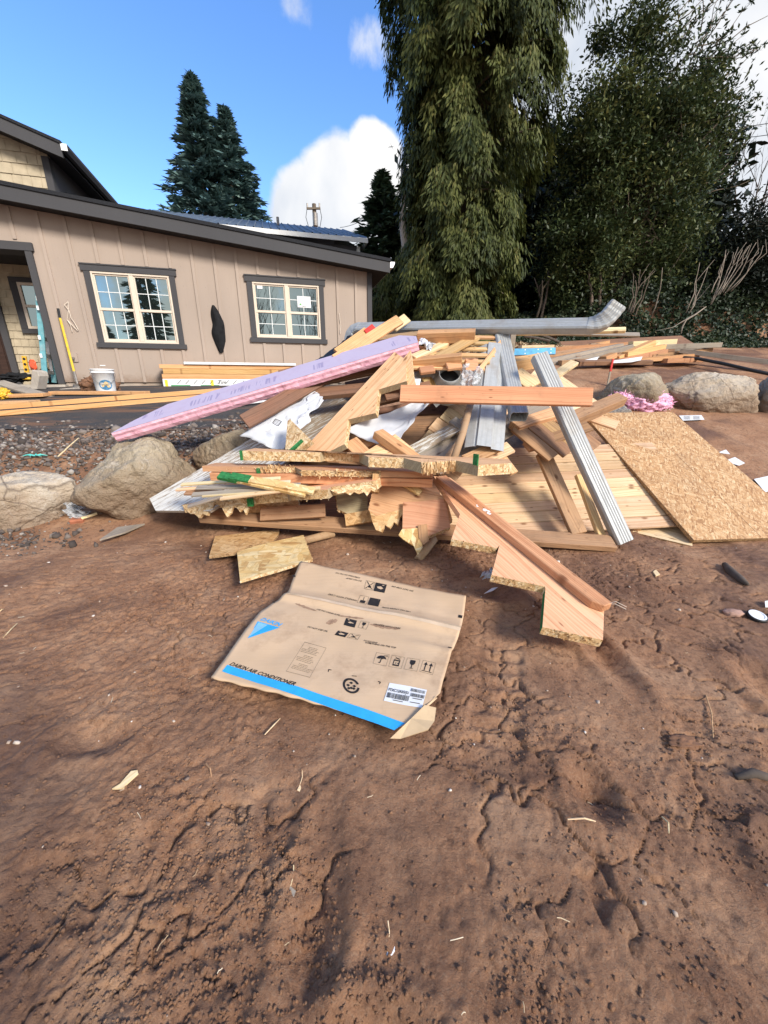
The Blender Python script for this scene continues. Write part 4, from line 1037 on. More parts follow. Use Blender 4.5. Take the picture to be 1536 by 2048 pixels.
# ------------------------------------------------------------------ boulders
def boulder(label, c, r, mat, seed, group='boulders along the terrace edge', rot=0, cuts=16, top=None, soft=.18):
    import bmesh
    rr = np.random.RandomState(seed)
    bm = bmesh.new(); bmesh.ops.create_icosphere(bm, subdivisions=6, radius=1)
    d = np.array([v.co[:] for v in bm.verts]); d /= np.linalg.norm(d, axis=1)[:, None]
    N = rr.normal(size=(cuts, 3)); N /= np.linalg.norm(N, axis=1)[:, None]; D = rr.uniform(.72, 1.0, cuts)
    q = np.maximum(d @ N.T, 1e-3) / D; p_ = 14
    rad = 1 / (np.sum(q ** p_, 1) ** (1 / p_)); rad = np.minimum(rad, 1.25)
    ns = np.array([mnoise.fractal(Vector(x * 1.6 + seed), .9, 2.1, 6) for x in d]); n2 = np.array([mnoise.noise(Vector(x * 9 + seed)) for x in d])
    n3 = np.array([mnoise.noise(Vector(x * 24 + seed)) for x in d])
    rad = rad * (1 + .10 * ns + .030 * n2 + .014 * n3)
    P = d * rad[:, None] * np.array(r)
    for v, x in zip(bm.verts, P): v.co = x
    me = bpy.data.meshes.new('boulder'); bm.to_mesh(me); bm.free(); me.polygons.foreach_set('use_smooth', [True] * len(me.polygons)); me.materials.append(mat)
    o = bpy.data.objects.new('boulder', me); link(o, Matrix.Translation(c) @ Matrix.Rotation(rot, 4, 'Z')); return tag(o, label, 'boulder', group)
boulder('big rounded tan boulder beneath the low end of the pink foam board', (-2.10, 3.22, .30), (.40, .38, .46), M['rock_tan'], 21, rot=.3, cuts=22)
boulder('low wide pale boulder with reddish dirt, at the left edge in front of the gravel', (-3.12, 2.98, .12), (.62, .34, .34), M['rock_pale'], 5, rot=.15)
boulder('smaller brown boulder half hidden behind the peeling white board', (-1.45, 3.62, .42), (.36, .30, .27), M['rock_tan'], 9, rot=.8, cuts=20)
boulder('pointed tan boulder behind the pink insulation, left of the widest right hand boulder', (3.62, 5.75, .88), (.60, .42, .37), M['rock_tan'], 12, rot=.2)
boulder('widest pale boulder on the right, flat faced, between two others', (4.62, 5.68, .92), (.68, .45, .40), M['rock_pale'], 14, rot=-.1)
boulder('pale grey boulder at the right edge of the terrace', (5.66, 5.62, .95), (.50, .42, .40), M['rock_grey'], 18, rot=.5)
boulder('small grey rock between the beam end and the pink insulation', (2.92, 4.95, .72), (.22, .2, .16), M['rock_grey'], 30, rot=.2)

# ------------------------------------------------------------------ trees
def quads(C, A, B):                                         # diamonds: centre C, half axes A, B
    n = len(C); V = np.stack([C - A, C - B * 1.0, C + A, C + B * 1.0], 1).reshape(-1, 3)
    return V, np.arange(4 * n).reshape(n, 4)
def strips(P, D, W_):                                       # slivers: root P, vector D, half width W_
    n = len(P); V = np.stack([P - W_ * .5, P + D * .45 - W_, P + D, P + D * .45 + W_], 1).reshape(-1, 3)
    return V, np.arange(4 * n).reshape(n, 4)
def unit(a): return a / (np.linalg.norm(a, axis=-1, keepdims=True) + 1e-9)
def branches_mesh(name, paths, mat, parent, n=6):
    mb_ = MB()
    for pts, r0, r1 in paths: mb_.tube(pts, [r0 + (r1 - r0) * i / (len(pts) - 1) for i in range(len(pts))], n)
    return mb_.build(name, mat, parent, smooth=True, recalc=False)
def weeping_cedar(name, label, base, height, rad, seed, nb, z0, spray=(9, 24), group=None, skip=None, prof=None, extra=None, leaf='cedar_leaf', slw=.019, slen=(.08, .20)):
    rs = np.random.RandomState(seed); base = np.array(base); t = empty(name, Vector(base), label, 'tree', group)
    tr = [Vector(base) + Vector((.10 * math.sin(i * .9), .08 * math.cos(i * 1.3), height * i / 12 - .2)) for i in range(13)]
    branches_mesh('trunk', [(tr, .26, .03)], M['bark'], t, 12)
    P = []; D = []; W_ = []; tn = []; bp_ = []
    def add_branch(p0, phi, L, rise, droop, nsp, dens=1.0):
        out = np.array([math.cos(phi), math.sin(phi), 0]); side = np.array([-math.sin(phi), math.cos(phi), 0])
        wob = rs.uniform(-.25, .25); pts = []
        for i in range(9):
            s = i / 8
            pts.append(p0 + out * L * s + side * wob * L * s * s + np.array([0, 0, rise * s - droop * s ** 2.4]))
        bp_.append(([Vector(q) for q in pts], .022 + .012 * L, .005))
        btone = rs.uniform(-.20, .20)
        for k in range(nsp):
            s = rs.uniform(.28, .75) if k < nsp * .3 else rs.uniform(.74, 1.06); f = min(s, 1) * 8; i = min(int(f), 7); q = pts[i] + (pts[i + 1] - pts[i]) * (f - i)
            q = q + side * rs.normal(0, .105 * L * (1.1 - .4 * s)) + out * rs.normal(0, .05)
            H = rs.uniform(.30, .78) * (.75 + .4 * rs.rand())
            m_ = int(spray[1] * dens * (.7 + .6 * H))
            s2 = rs.rand(m_) ** .85
            fan = rs.normal(0, 1, m_) * (.035 + .075 * s2 * (1.15 - s2) * 2)
            fo = np.abs(rs.normal(.03, .05, m_)) + .20 * np.sin(s2 * 1.7) * .6
            pos = q + side * fan[:, None] + out * fo[:, None] + np.array([0, 0, 1.0]) * (-H * s2 + .10 * (1 - s2))[:, None]
            dirv = np.stack([out[0] * .30 + side[0] * fan * 4.5 + rs.normal(0, .16, m_), out[1] * .30 + side[1] * fan * 4.5 + rs.normal(0, .16, m_), -1 + rs.normal(0, .15, m_)], 1)
            dirv = unit(dirv) * rs.uniform(*slen, m_)[:, None]
            wv = unit(np.cross(dirv, np.array([out[0], out[1], .25]) + rs.normal(0, .45, (m_, 3)))) * (rs.uniform(.7, 1.3, m_) * slw)[:, None]
            P.append(pos); D.append(dirv); W_.append(wv); tn.append(np.clip(.36 + btone + rs.normal(0, .13, m_) + .26 * (1 - s2) - .10 + rs.normal(0, .07), 0, 1))  # spray tops paler: sunlight on the clumps put into the tone
    for b in range(nb):
        f = rs.rand() ** .9; z = z0 + (height - z0 - .4) * f; phi = rs.uniform(0, 2 * math.pi)
        if skip and skip(z, phi): continue
        Rz = prof(z); L = Rz * rs.uniform(.62, 1.06)
        if name == 'weeping_cedar' and 2.6 < z < 5.6 and math.cos(phi) < -.2: L *= .62
        add_branch(base + np.array([0, 0, z]), phi, L, rs.uniform(.15, .55), rs.uniform(.35, .95), spray[0])
    if extra: extra(add_branch, base)
    V, F = strips(np.concatenate(P), np.concatenate(D), np.concatenate(W_))
    branches_mesh('limbs', bp_, M['bark'], t, 5)
    npmesh('crown', V, F, M[leaf], t, col=np.concatenate(tn)); return t
def cprof(z): return float(np.interp(z, [0, .5, 1.5, 3, 5, 7, 9, 11, 13.4], [1.0, 1.3, 1.4, 1.75, 2.0, 1.85, 1.65, 1.4, .3]))
def cextra(add, base):
    rs = np.random.RandomState(5)
    for k in range(24):                                      # long lax limbs reaching over the evergreen on the right
        add(base + np.array([.2, 0, rs.uniform(8.0, 10.4)]), rs.uniform(-.75, .45), rs.uniform(2.2, 4.3), rs.uniform(.2, .9), rs.uniform(.6, 1.5), 9, .5)
CB = (1.78, 11.2, T(1.78, 11.2))
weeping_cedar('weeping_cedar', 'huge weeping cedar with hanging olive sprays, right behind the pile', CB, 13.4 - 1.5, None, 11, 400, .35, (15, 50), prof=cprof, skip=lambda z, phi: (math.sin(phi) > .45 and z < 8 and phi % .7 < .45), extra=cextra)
weeping_cedar('low_cedar', 'dark low cedar filling the gap behind the house corner', (.10, 12.9, T(.2, 13)), 2.9, None, 17, 100, .1, (9, 24), prof=lambda z: float(np.interp(z, [0, 1.4, 2.4, 2.9], [1.3, 1.3, .8, .2])))
# pale dead snag beside the cedar
q0, q1 = at(809, 520, 12.2), at(806, 330, 12.4); rsn = random.Random(2)
sg = empty('snag', q0, 'pale bare trunk showing beside the left edge of the weeping cedar', 'tree trunk')
branches_mesh('trunk', [([Vector((q0.x, q0.y, .8))] + [q0.lerp(q1, i / 6) + Vector((rsn.uniform(-.03, .03), 0, 0)) for i in range(7)], .12, .075)], M['palebark'], sg, 10)

def conifer(name, label, base, height, rad, seed, nb, leaf, group=None, z0=.0, droop=.35, tw=(.30, .075), per=34, asym=None):
    rs = np.random.RandomState(seed); base = np.array(base); t = empty(name, Vector(base), label, 'tree', group)
    branches_mesh('trunk', [([Vector(base), Vector(base) + Vector((0, 0, height * .5)), Vector(base) + Vector((0, 0, height))], height * .018, .015)], M['bark'], t, 9)
    C = []; A = []; B = []; tn = []
    for b in range(nb):
        f = (b + rs.rand()) / nb; z = z0 + (height - z0) * (1 - (1 - f) ** 1.25); k = 1 - (z - z0) / (height - z0)
        L = rad * (k ** .85 * .97 + .03) * rs.uniform(.52, 1.18); phi = rs.uniform(0, 6.283)
        out = np.array([math.cos(phi), math.sin(phi), 0]); side = np.array([-out[1], out[0], 0])
        m_ = max(8, int(per * (.35 + .65 * L / rad))); s = rs.uniform(.12, 1.0, m_) ** .8
        lat = rs.normal(0, 1, m_) * .20 * L * (1.08 - s) + rs.normal(0, .05, m_)
        zz = z + s * L * .12 - droop * L * s ** 2 + .28 * L * np.maximum(0, s - .72) ** 1.0 + rs.normal(0, .05, m_) - np.abs(lat) * .25
        pos = base + out * (s * L)[:, None] + side * lat[:, None] + np.array([0, 0, 1.0]) * zz[:, None]
        dirv = unit(out * 1.0 + side * (np.sign(lat) * rs.uniform(.2, .9, m_))[:, None] + np.array([0, 0, 1.0]) * rs.uniform(-.5, .25, m_)[:, None])
        ln = rs.uniform(.7, 1.3, m_) * tw[0]; wv = unit(np.cross(dirv, rs.normal(0, .5, (m_, 3)) + np.array([0, 0, 1.0]))) * (rs.uniform(.7, 1.3, m_) * tw[1])[:, None]
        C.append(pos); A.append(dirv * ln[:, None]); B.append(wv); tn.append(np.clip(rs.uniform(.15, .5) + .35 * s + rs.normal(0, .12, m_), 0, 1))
    V, F = quads(np.concatenate(C), np.concatenate(A), np.concatenate(B))
    npmesh('crown', V, F, M[leaf], t, col=np.concatenate(tn)); return t
SPG = 'spruces beyond the house roof'
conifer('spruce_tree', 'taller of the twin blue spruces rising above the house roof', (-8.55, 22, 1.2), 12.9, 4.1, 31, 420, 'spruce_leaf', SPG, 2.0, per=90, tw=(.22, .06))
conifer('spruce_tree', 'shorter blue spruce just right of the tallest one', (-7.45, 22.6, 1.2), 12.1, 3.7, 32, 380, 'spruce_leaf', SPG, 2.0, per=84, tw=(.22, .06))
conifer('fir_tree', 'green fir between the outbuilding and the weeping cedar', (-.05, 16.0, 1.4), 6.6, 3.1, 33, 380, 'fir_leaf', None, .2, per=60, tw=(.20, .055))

def broadleaf(name, label, base, lobes, seed, ncl, per, leafsize, leaf, clr=.36, stems=5, twigs=None, group=None, trunk_r=.12, cat='tree', bark='bark', inner=.25):
    rs = np.random.RandomState(seed); base = np.array(base, float); t = empty(name, Vector(base), label, cat, group)
    wts = np.array([l[3] * l[4] * l[5] for l in lobes]); wts /= wts.sum()
    Cc = []; 
    for i in range(ncl):
        l = lobes[rs.choice(len(lobes), p=wts)]
        d = unit(rs.normal(size=3)); rr_ = (rs.uniform(inner, 1.0) ** .45)
        Cc.append(np.array(l[:3]) + d * rr_ * np.array(l[3:6]))
    Cc = np.array(Cc)
    C = []; A = []; B = []; tn = []
    for c in Cc:
        m_ = int(per * rs.uniform(.6, 1.35)); R_ = clr * rs.uniform(.6, 1.3); o_ = rs.normal(size=(m_, 3)) * np.array([1, 1, .75]) * R_ * .55
        dirv = unit(o_ * .8 + rs.normal(size=(m_, 3)) * R_ * .6); ls = rs.uniform(.6, 1.25, m_) * leafsize
        up = unit(rs.normal(size=(m_, 3)) * .55 + np.array([0, 0, 1.0]) + o_ / R_ * .4)
        C.append(c + o_); A.append(dirv * ls[:, None]); B.append(unit(np.cross(dirv, up)) * (ls * .42)[:, None]); tn.append(np.clip(rs.uniform(.2, .62) + rs.normal(0, .16, m_), 0, 1))
    paths = []
    tops = []
    for i in range(stems):
        c = Cc[rs.randint(len(Cc))]; s0 = base + np.array([rs.uniform(-.5, .5), rs.uniform(-.3, .3), -.1]); pts = []
        for k in range(7):
            s = k / 6; pts.append(Vector(s0 * (1 - s) + c * s + rs.normal(0, .09, 3) * math.sin(s * 3.14) + np.array([0, 0, .5 * math.sin(s * 3.14)])))
        paths.append((pts, trunk_r * rs.uniform(.6, 1.1), .018)); tops.append(pts)
    for c in Cc[::3]:
        pts = tops[rs.randint(len(tops))]; a = np.array(pts[rs.randint(3, 6)])
        if np.linalg.norm(a - c) < 2.2: paths.append(([Vector(a), Vector((a + c) / 2 + rs.normal(0, .1, 3)), Vector(c)], .022, .005))
    if twigs:
        for tw_ in twigs(rs, base, Cc):
            paths.append((tw_, .014, .004)); e = np.array(tw_[-1])
            for pnt in ([e] + [np.array(q) for q in tw_[2:-1] if rs.rand() < .8]):
                m_ = 9; d = unit(rs.normal(size=(m_, 3)) + np.array([0, 0, .3])); C.append(pnt + d * leafsize * .8); A.append(d * leafsize * 1.1); B.append(unit(np.cross(d, rs.normal(size=(m_, 3)))) * leafsize * .34); tn.append(rs.uniform(.0, .45, m_))
    V, F = quads(np.concatenate(C), np.concatenate(A), np.concatenate(B))
    branches_mesh('trunk', paths, M[bark], t, 6)
    npmesh('crown', V, F, M[leaf], t, col=np.concatenate(tn)); return t
hy = 12.2
def L_(px, py, rx, ry, rz, Y=hy):
    p = at(px, py, Y); return (p.x, p.y, p.z, rx, ry, rz)
hl = [L_(1255, 250, 1.25, 1.2, 1.25), L_(1330, 330, 1.55, 1.2, 1.4), L_(1330, 190, 1.0, 1.0, 1.0), L_(1250, 110, .8, .9, .95), L_(1270, 430, 1.9, 1.3, 1.4), L_(1170, 520, 1.4, 1.2, 1.5), L_(1330, 500, 1.2, 1.1, 1.2), L_(1185, 350, .9, 1.1, 1.1), L_(1165, 250, .75, .9, 1.0), L_(1410, 190, .8, .8, .8), L_(1395, 270, .95, .9, .9), L_(1250, 590, 1.6, 1.0, 1.0)]
def htw(rs, base, Cc):
    out = []
    for i in range(80):
        a = at(rs.uniform(1300, 1430), rs.uniform(90, 400), hy + rs.uniform(-.6, .6)); ang = rs.uniform(-.1, 1.25); L = rs.uniform(.5, 1.35)
        d = Vector((math.cos(ang), rs.uniform(-.3, .3), math.sin(ang)))
        out.append([a + d * L * s + Vector((0, 0, .12 * s * s)) + Vector(rs.normal(0, .03, 3)) for s in (0, .3, .55, .8, 1.0)])
    for i in range(9):
        a = at(rs.uniform(1290, 1400), rs.uniform(40, 330), hy); ang = rs.uniform(.2, 1.3); L = rs.uniform(1.2, 2.2); d = Vector((math.cos(ang), 0, math.sin(ang)))
        out.append([a + d * L * s + Vector((.25 * math.sin(s * 4 + i), 0, .1 * math.cos(s * 5))) for s in (0, .3, .55, .8, 1.0)])
    return out
hp = at(1235, 640, hy)
broadleaf('evergreen_tree', 'broad glossy leaved evergreen tree standing right of the weeping cedar', (hp.x, hp.y, T(hp.x, hp.y)), hl, 41, 640, 140, .056, 'holly_leaf', .42, 9, htw, trunk_r=.10)
# deep shade behind: dark trees closing the view
BG = 'dark trees closing the view behind'
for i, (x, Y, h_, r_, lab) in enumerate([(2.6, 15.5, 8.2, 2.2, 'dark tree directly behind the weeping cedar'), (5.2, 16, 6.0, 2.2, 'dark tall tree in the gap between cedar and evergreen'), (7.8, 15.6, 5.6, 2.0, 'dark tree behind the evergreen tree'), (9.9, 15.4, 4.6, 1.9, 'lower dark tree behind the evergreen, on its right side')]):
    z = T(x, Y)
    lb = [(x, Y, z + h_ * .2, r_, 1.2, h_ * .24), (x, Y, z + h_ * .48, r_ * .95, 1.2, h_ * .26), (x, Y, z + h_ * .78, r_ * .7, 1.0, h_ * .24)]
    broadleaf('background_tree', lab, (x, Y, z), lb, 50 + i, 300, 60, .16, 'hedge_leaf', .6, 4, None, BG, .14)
# ivy and brush bank along the right, as a leaf mass on the slope
rs = np.random.RandomState(61); n = 110000
bx = rs.uniform(2.9, 17, n); by = 9.35 + 4.4 * rs.rand(n) ** 1.25 - (bx - 6) * .10
hgt = np.clip(.42 + .30 * fbm(bx, by, .55, 3) + .06 * np.maximum(0, bx - 6), .05, 2.2) * (.06 + sstep(9.9, 11.2, by + (bx - 6) * .10))
bz = terr(bx, by) + hgt * rs.uniform(.05, 1.0, n) ** .6
k = rs.rand(n) < sstep(-.45, .0, fbm(bx * 1.3, bz * 1.3, 1.5, 2)) * sstep(9.25, 9.7, by - np.maximum(0, 5.5 - bx) * .45 + .3 * fbm(bx, by, 1.4, 2)) ; C = np.stack([bx, by, bz], 1)[k]; n = len(C)
d = unit(rs.normal(size=(n, 3)) * np.array([1, .7, .8])); ls = rs.uniform(.025, .062, n)
V, F = quads(C, d * ls[:, None], unit(np.cross(d, rs.normal(size=(n, 3)) * .6 + np.array([0, -.6, .7]))) * (ls * .6)[:, None])
o = npmesh('ivy_bank', V, F, M['ivy_leaf'], col=np.clip(rs.normal(.38, .22, n) + .3 * fbm(C[:, 0], C[:, 2], 1.2, 2), 0, 1)); tag(o, 'dark ivy and brush covering the bank on the right', 'ivy', None, 'stuff')
HG = 'dark hedge shrubs on the right hand bank'
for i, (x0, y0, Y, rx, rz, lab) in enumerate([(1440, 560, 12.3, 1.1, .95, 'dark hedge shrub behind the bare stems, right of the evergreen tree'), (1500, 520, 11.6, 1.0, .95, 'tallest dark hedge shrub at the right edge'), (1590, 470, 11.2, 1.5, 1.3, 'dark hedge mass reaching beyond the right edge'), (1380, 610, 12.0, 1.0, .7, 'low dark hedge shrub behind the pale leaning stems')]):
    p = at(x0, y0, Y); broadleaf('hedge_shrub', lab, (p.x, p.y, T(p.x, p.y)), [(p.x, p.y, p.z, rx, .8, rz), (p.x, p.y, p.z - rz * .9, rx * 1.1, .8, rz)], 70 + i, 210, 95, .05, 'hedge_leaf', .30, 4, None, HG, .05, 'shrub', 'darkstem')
# bare leaning stems growing out of the bank
SGp = 'clumps of bare stems on the bank'
def stems(label, px0, py0, tips, Y, seed, r=.018, mat='stem', fork=.7):
    rr = random.Random(seed); b = at(px0, py0, Y); t = empty('bare_stem_clump', b, label, 'stems', SGp)
    for (tx, ty, ox) in tips:
        a = at(px0 + ox, py0 + rr.uniform(-6, 8), Y + rr.uniform(-.1, .1)); e = at(tx, ty, Y + rr.uniform(-.4, .4))
        pts = [a.lerp(e, s) + Vector((rr.uniform(-.02, .02), rr.uniform(-.03, .03), 0)) + Vector((.05 * math.sin(s * 3.14), 0, 0)) for s in [0, .2, .4, .6, .8, 1]]
        mb_ = MB(); mb_.tube(pts, [r * (1 - .12 * i) for i in range(6)], 6)
        if rr.random() < fork:
            f = pts[3]; mb_.tube([f, f + Vector((rr.uniform(-.05, .25), 0, .22)), f + Vector((rr.uniform(-.05, .4), 0, .5))], [r * .6, r * .45, r * .2], 5)
        mb_.build('stem', M[mat], t, smooth=True, recalc=False)
stems('thick clump of dark grey stems right of the downspout elbow', 1262, 628, [(1268, 548, -6), (1280, 540, -2), (1292, 552, 3), (1300, 545, 6), (1272, 560, 0)], 10.6, 1, .018, 'bark')
stems('single slanting grey stem between two stem clumps', 1304, 625, [(1326, 535, 0)], 10.6, 2, .018)
stems('pair of pale stems leaning right, beside the middle of the bank', 1376, 628, [(1400, 525, -4), (1414, 535, 2), (1392, 560, 6), (1372, 600, 8)], 10.5, 3, .014)
stems('wide fan of pale forked stems leaning right at the hedge', 1440, 588, [(1452, 500, -18), (1468, 505, -10), (1476, 495, -4), (1484, 500, 0), (1498, 490, 4), (1512, 485, 8), (1508, 520, 14), (1530, 490, 22)], 10.4, 4, .014)
stems('pale stem rising alone left of the wide fan', 1421, 606, [(1452, 510, 0), (1440, 530, 4)], 10.4, 5, .015)
stems('dark clump of thin trunks in the shade under the evergreen', 1075, 640, [(1085, 560, -5), (1098, 540, 4), (1070, 555, 10)], 12.0, 6, .04, 'bark')
stems('ivy clad straight trunk in the shade beneath the evergreen', 1180, 640, [(1176, 540, 0), (1200, 545, 12)], 11.6, 7, .06, 'bark', 0)
mb = MB(); mb.tube([at(x, y, 9.9) for x, y in ((1362, 668), (1364, 655), (1372, 640), (1392, 628), (1412, 613), (1398, 614))], [.012, .018, .02, .018, .014, .006], 6)
mb.tube([at(x, y, 9.9) for x, y in ((1392, 628), (1380, 634), (1345, 655), (1310, 662))], [.014, .012, .008, .005], 5)
o = mb.build('fallen_branch', M['stem'], None, Matrix.Translation(at(1364, 655, 9.9)), smooth=True); tag(o, 'pale crooked bare branch sticking out of the ivy', 'branch')
# bare tree far right and bare tree behind
def bare_tree(label, base, h_, seed, lean, r=.07, depth=5, mat='darkstem', group=None, name='bare_tree', spread=.55):
    rr = random.Random(seed); paths = []
    def grow(p, d, L, r_, k):
        pts = [p]; q = p.copy(); dd = d.copy()
        for i in range(4):
            dd = (dd + Vector((rr.uniform(-.14, .14), rr.uniform(-.14, .14), rr.uniform(-.02, .12)))).normalized(); q = q + dd * L / 4; pts.append(q.copy())
        paths.append((pts, r_, r_ * .62))
        if k:
            for i in range(rr.choice((2, 3, 3))):
                a = (dd + Vector((rr.uniform(-1, 1), rr.uniform(-1, 1), rr.uniform(-.2, .6))) * spread).normalized(); grow(pts[rr.choice((2, 3, 4, 4))], a, L * rr.uniform(.62, .85), r_ * .58, k - 1)
    grow(Vector(base), Vector(lean).normalized(), h_ * .33, r, depth)
    t = empty(name, Vector(base), label, 'tree', group); branches_mesh('branches', paths, M[mat], t, 5); return t
p = at(1470, 560, 15.5); bare_tree('bare winter tree with fine branches beyond the hedge on the right', (p.x, p.y, T(p.x, p.y)), 6.2, 5, (-.05, 0, 1), .07)
p = at(1415, 560, 13.5); bare_tree('slender bare sapling leaning right against the clouds', (p.x, p.y, T(p.x, p.y)), 5.2, 8, (.55, 0, 1), .05, 4)
# trees behind the viewer, seen in the window panes
RG = 'trees across the site mirrored in the windows'
conifer('fir_tree', 'dark fir behind the viewer mirrored in the double window', (-4.35, -13.0, 0), 9.2, 2.6, 81, 240, 'fir_leaf', RG, .2, per=40, tw=(.28, .08))
conifer('fir_tree', 'shorter fir behind the viewer mirrored beside the taller one', (-6.7, -14.5, 0), 4.6, 1.7, 82, 150, 'fir_leaf', RG, .2, per=34, tw=(.26, .07))
for i, (x, y, h_) in enumerate(((1.6, -12, 8.2), (3.6, -13.5, 9.0), (5.6, -12, 8.4), (-.8, -16, 8.0), (7.8, -13, 9.0))):
    bare_tree(['bare tree behind the viewer at the left of its row', 'second bare tree behind the viewer', 'third bare tree behind the viewer', 'far bare tree behind the viewer, left end', 'bare tree behind the viewer at the right end'][i], (x, y, 0), h_, 90 + i, (.05, 0, 1), .09, 5, 'darkstem', RG)
# utility pole and lines
p = at(628, 408, 30); pb = Vector((p.x, p.y, 1.5)); up = empty('utility_pole', pb, 'distant wooden utility pole with crossarm and transformer above the metal roof', 'utility pole')
MB().tube([pb, p], [.17, .13], 10).build('pole', M['bark'], up)
c = at(627, 417, 29.85); mb = MB(); mb.box(-.45, .45, -.06, .06, -.05, .05, M=Matrix.Translation(c)); mb.build('crossarm', M['bark'], up)
for dx_ in (-.4, .4): MB().tube([c + Vector((dx_, 0, .05)), c + Vector((dx_, 0, .28))], .05, 8).build('insulator', M['steel'], up)
for dx_ in (-.4, .4): MB().tube([c + Vector((dx_, 0, .1)), c + Vector((dx_ * 1.3, -.05, -.5)), c + Vector((dx_ * .9, -.05, -1.1)), c + Vector((dx_ * .35, -.05, -1.5))], .02, 5).build('jumper_wire', M['wire'], up)
c2 = at(628, 442, 29.7); MB().tube([c2 + Vector((.12, -.2, -.35)), c2 + Vector((.12, -.2, .35))], .17, 12).build('transformer', M['steel'], up)
def wire(label, A, B, sag, r=.014):
    A, B = Vector(A), Vector(B); mb_ = MB(); mb_.tube([A.lerp(B, t / 10) - Vector((0, 0, sag * 4 * (t / 10) * (1 - t / 10))) for t in range(11)], r, 5); o_ = mb_.build('power_line', M['wire'], None, Matrix.Translation(A)); return tag(o_, label, 'wire', 'overhead lines')
wire('thin line dropping from the utility pole towards the fir', at(680, 455, 28), at(790, 392, 20), .25)
wire('upper overhead line crossing the clouds at the right edge', at(1380, 255, 30), at(1720, 195, 30), .5, .02)
wire('lower overhead line crossing the clouds at the right edge', at(1380, 275, 30), at(1720, 222, 30), .5, .02)
# ------------------------------------------------------------------ the debris pile
def V3(*a): return Vector(a)
def sheetpoly(name, label, cat, px, P, n, t, mats, grain, edge=None, group=None, bevel=0):
    """flat piece with a traced outline, real thickness t, lying in the plane (P, n); mats = [face, edge kinds...]"""
    n = Vector(n).normalized(); pts = [hit(x, y, P, n) for x, y in px]
    g0, g1 = hit(*grain[0], P, n), hit(*grain[1], P, n)
    F = frame(sum(pts, Vector()) / len(pts), g1 - g0, n)
    mb = MB(); mb.prism(pts, -n * t, 0, edge if edge is not None else 0)
    o = mb.build(name, mats, None, F, bevel=bevel); tag(o, label, cat, group); return o, pts, n
def fray(parent, segs, n, t, out, num, ln, seed, mat='splinter', w=.006, name='torn_edge', back=0.0, spread=.45):
    """long splinters standing out of a torn edge"""
    rr = np.random.RandomState(seed); P = []; D = []; Wd = []; tn = []; n = np.array(n)
    for (a, b) in segs:
        a = np.array(a); b = np.array(b); e = unit(b - a); L = np.linalg.norm(b - a); m_ = max(4, int(num * .6 * L / .25))
        s = rr.rand(m_); dep = rr.uniform(-.05, 1.02, m_)
        clump = .35 + .9 * np.abs(perlin(s * L * 22 + seed, s * 0 + seed * .7))
        o_ = np.array(out) if out is not None else np.cross(e, n)
        d = o_ + e * rr.normal(0, spread, m_)[:, None] + n * rr.normal(0, spread * .5, m_)[:, None]
        P.append(a + (b - a) * s[:, None] - n * (t * dep)[:, None] - o_ * back); D.append(unit(d) * (ln * (.75 if ln > .05 else .42) * clump * rr.uniform(.25, 1.05, m_))[:, None])
        Wd.append(unit(np.cross(d, rr.normal(size=(m_, 3)))) * (w * 1.25 * rr.uniform(.3, 1.0, m_) * np.where(rr.rand(m_) < .18, 2.4, 1.0))[:, None]); tn.append(np.clip(rr.normal(.55, .25, m_), 0, 1))
    P = np.concatenate(P); D = np.concatenate(D); Wd = np.concatenate(Wd); n_ = len(P)
    W2 = unit(np.cross(D, Wd)) * np.linalg.norm(Wd, axis=1)[:, None] * .2
    V = np.stack([P - Wd, P + Wd, P + D * .55 + W2, P + D + Wd * .08, P + D - Wd * .08], 1).reshape(-1, 3)
    i = 5 * np.arange(n_)[:, None]
    Fq = np.concatenate([i + np.array([[0, 1, 2]]), i + np.array([[1, 3, 2]]), i + np.array([[3, 4, 2]]), i + np.array([[4, 0, 2]])], 0)
    return npmesh(name, V, Fq, M[mat], parent, col=np.tile(np.concatenate(tn), 4))
def chunk_edge(parent, a, b, n, t, out, depth, seed, mat, name='ragged_edge', m_=40):
    """irregular broken strip along an edge: a jagged plate that tapers away from the sawn line"""
    rr = random.Random(seed); n = Vector(n); out = Vector(out).normalized(); top = []; bot = []; tip = []
    for i in range(m_ + 1):
        s = i / m_; p = a.lerp(b, s); e_ = mnoise.noise(V3(s * 4.3 + seed * 1.7, seed, 0)); d = depth * (.16 + 1.25 * max(0, e_ + .12) + .16 * rr.random() + .22 * abs(mnoise.noise(V3(s * 17, seed, 4))))
        top.append(p - n * .002); bot.append(p - n * (t - .002)); tip.append(p + out * d - n * t * (.5 + .38 * math.sin(i * 1.7 + seed)))
    vs = top + tip + bot; k = m_ + 1; fs = []
    for i in range(m_): fs += [(i, i + 1, k + i + 1, k + i), (k + i, k + i + 1, 2 * k + i + 1, 2 * k + i)]
    return MB().add(vs, fs).build(name, mat, parent, WM[parent.name], recalc=False)
SM = lambda face='veneer', e1='strand', e2='edge_grey': [M[face], M[e1], M[e2], M['green']]
ST = 'sawtooth stair stringers in the pile'
Pg = lambda x, y, Y: at(x, y, Y)

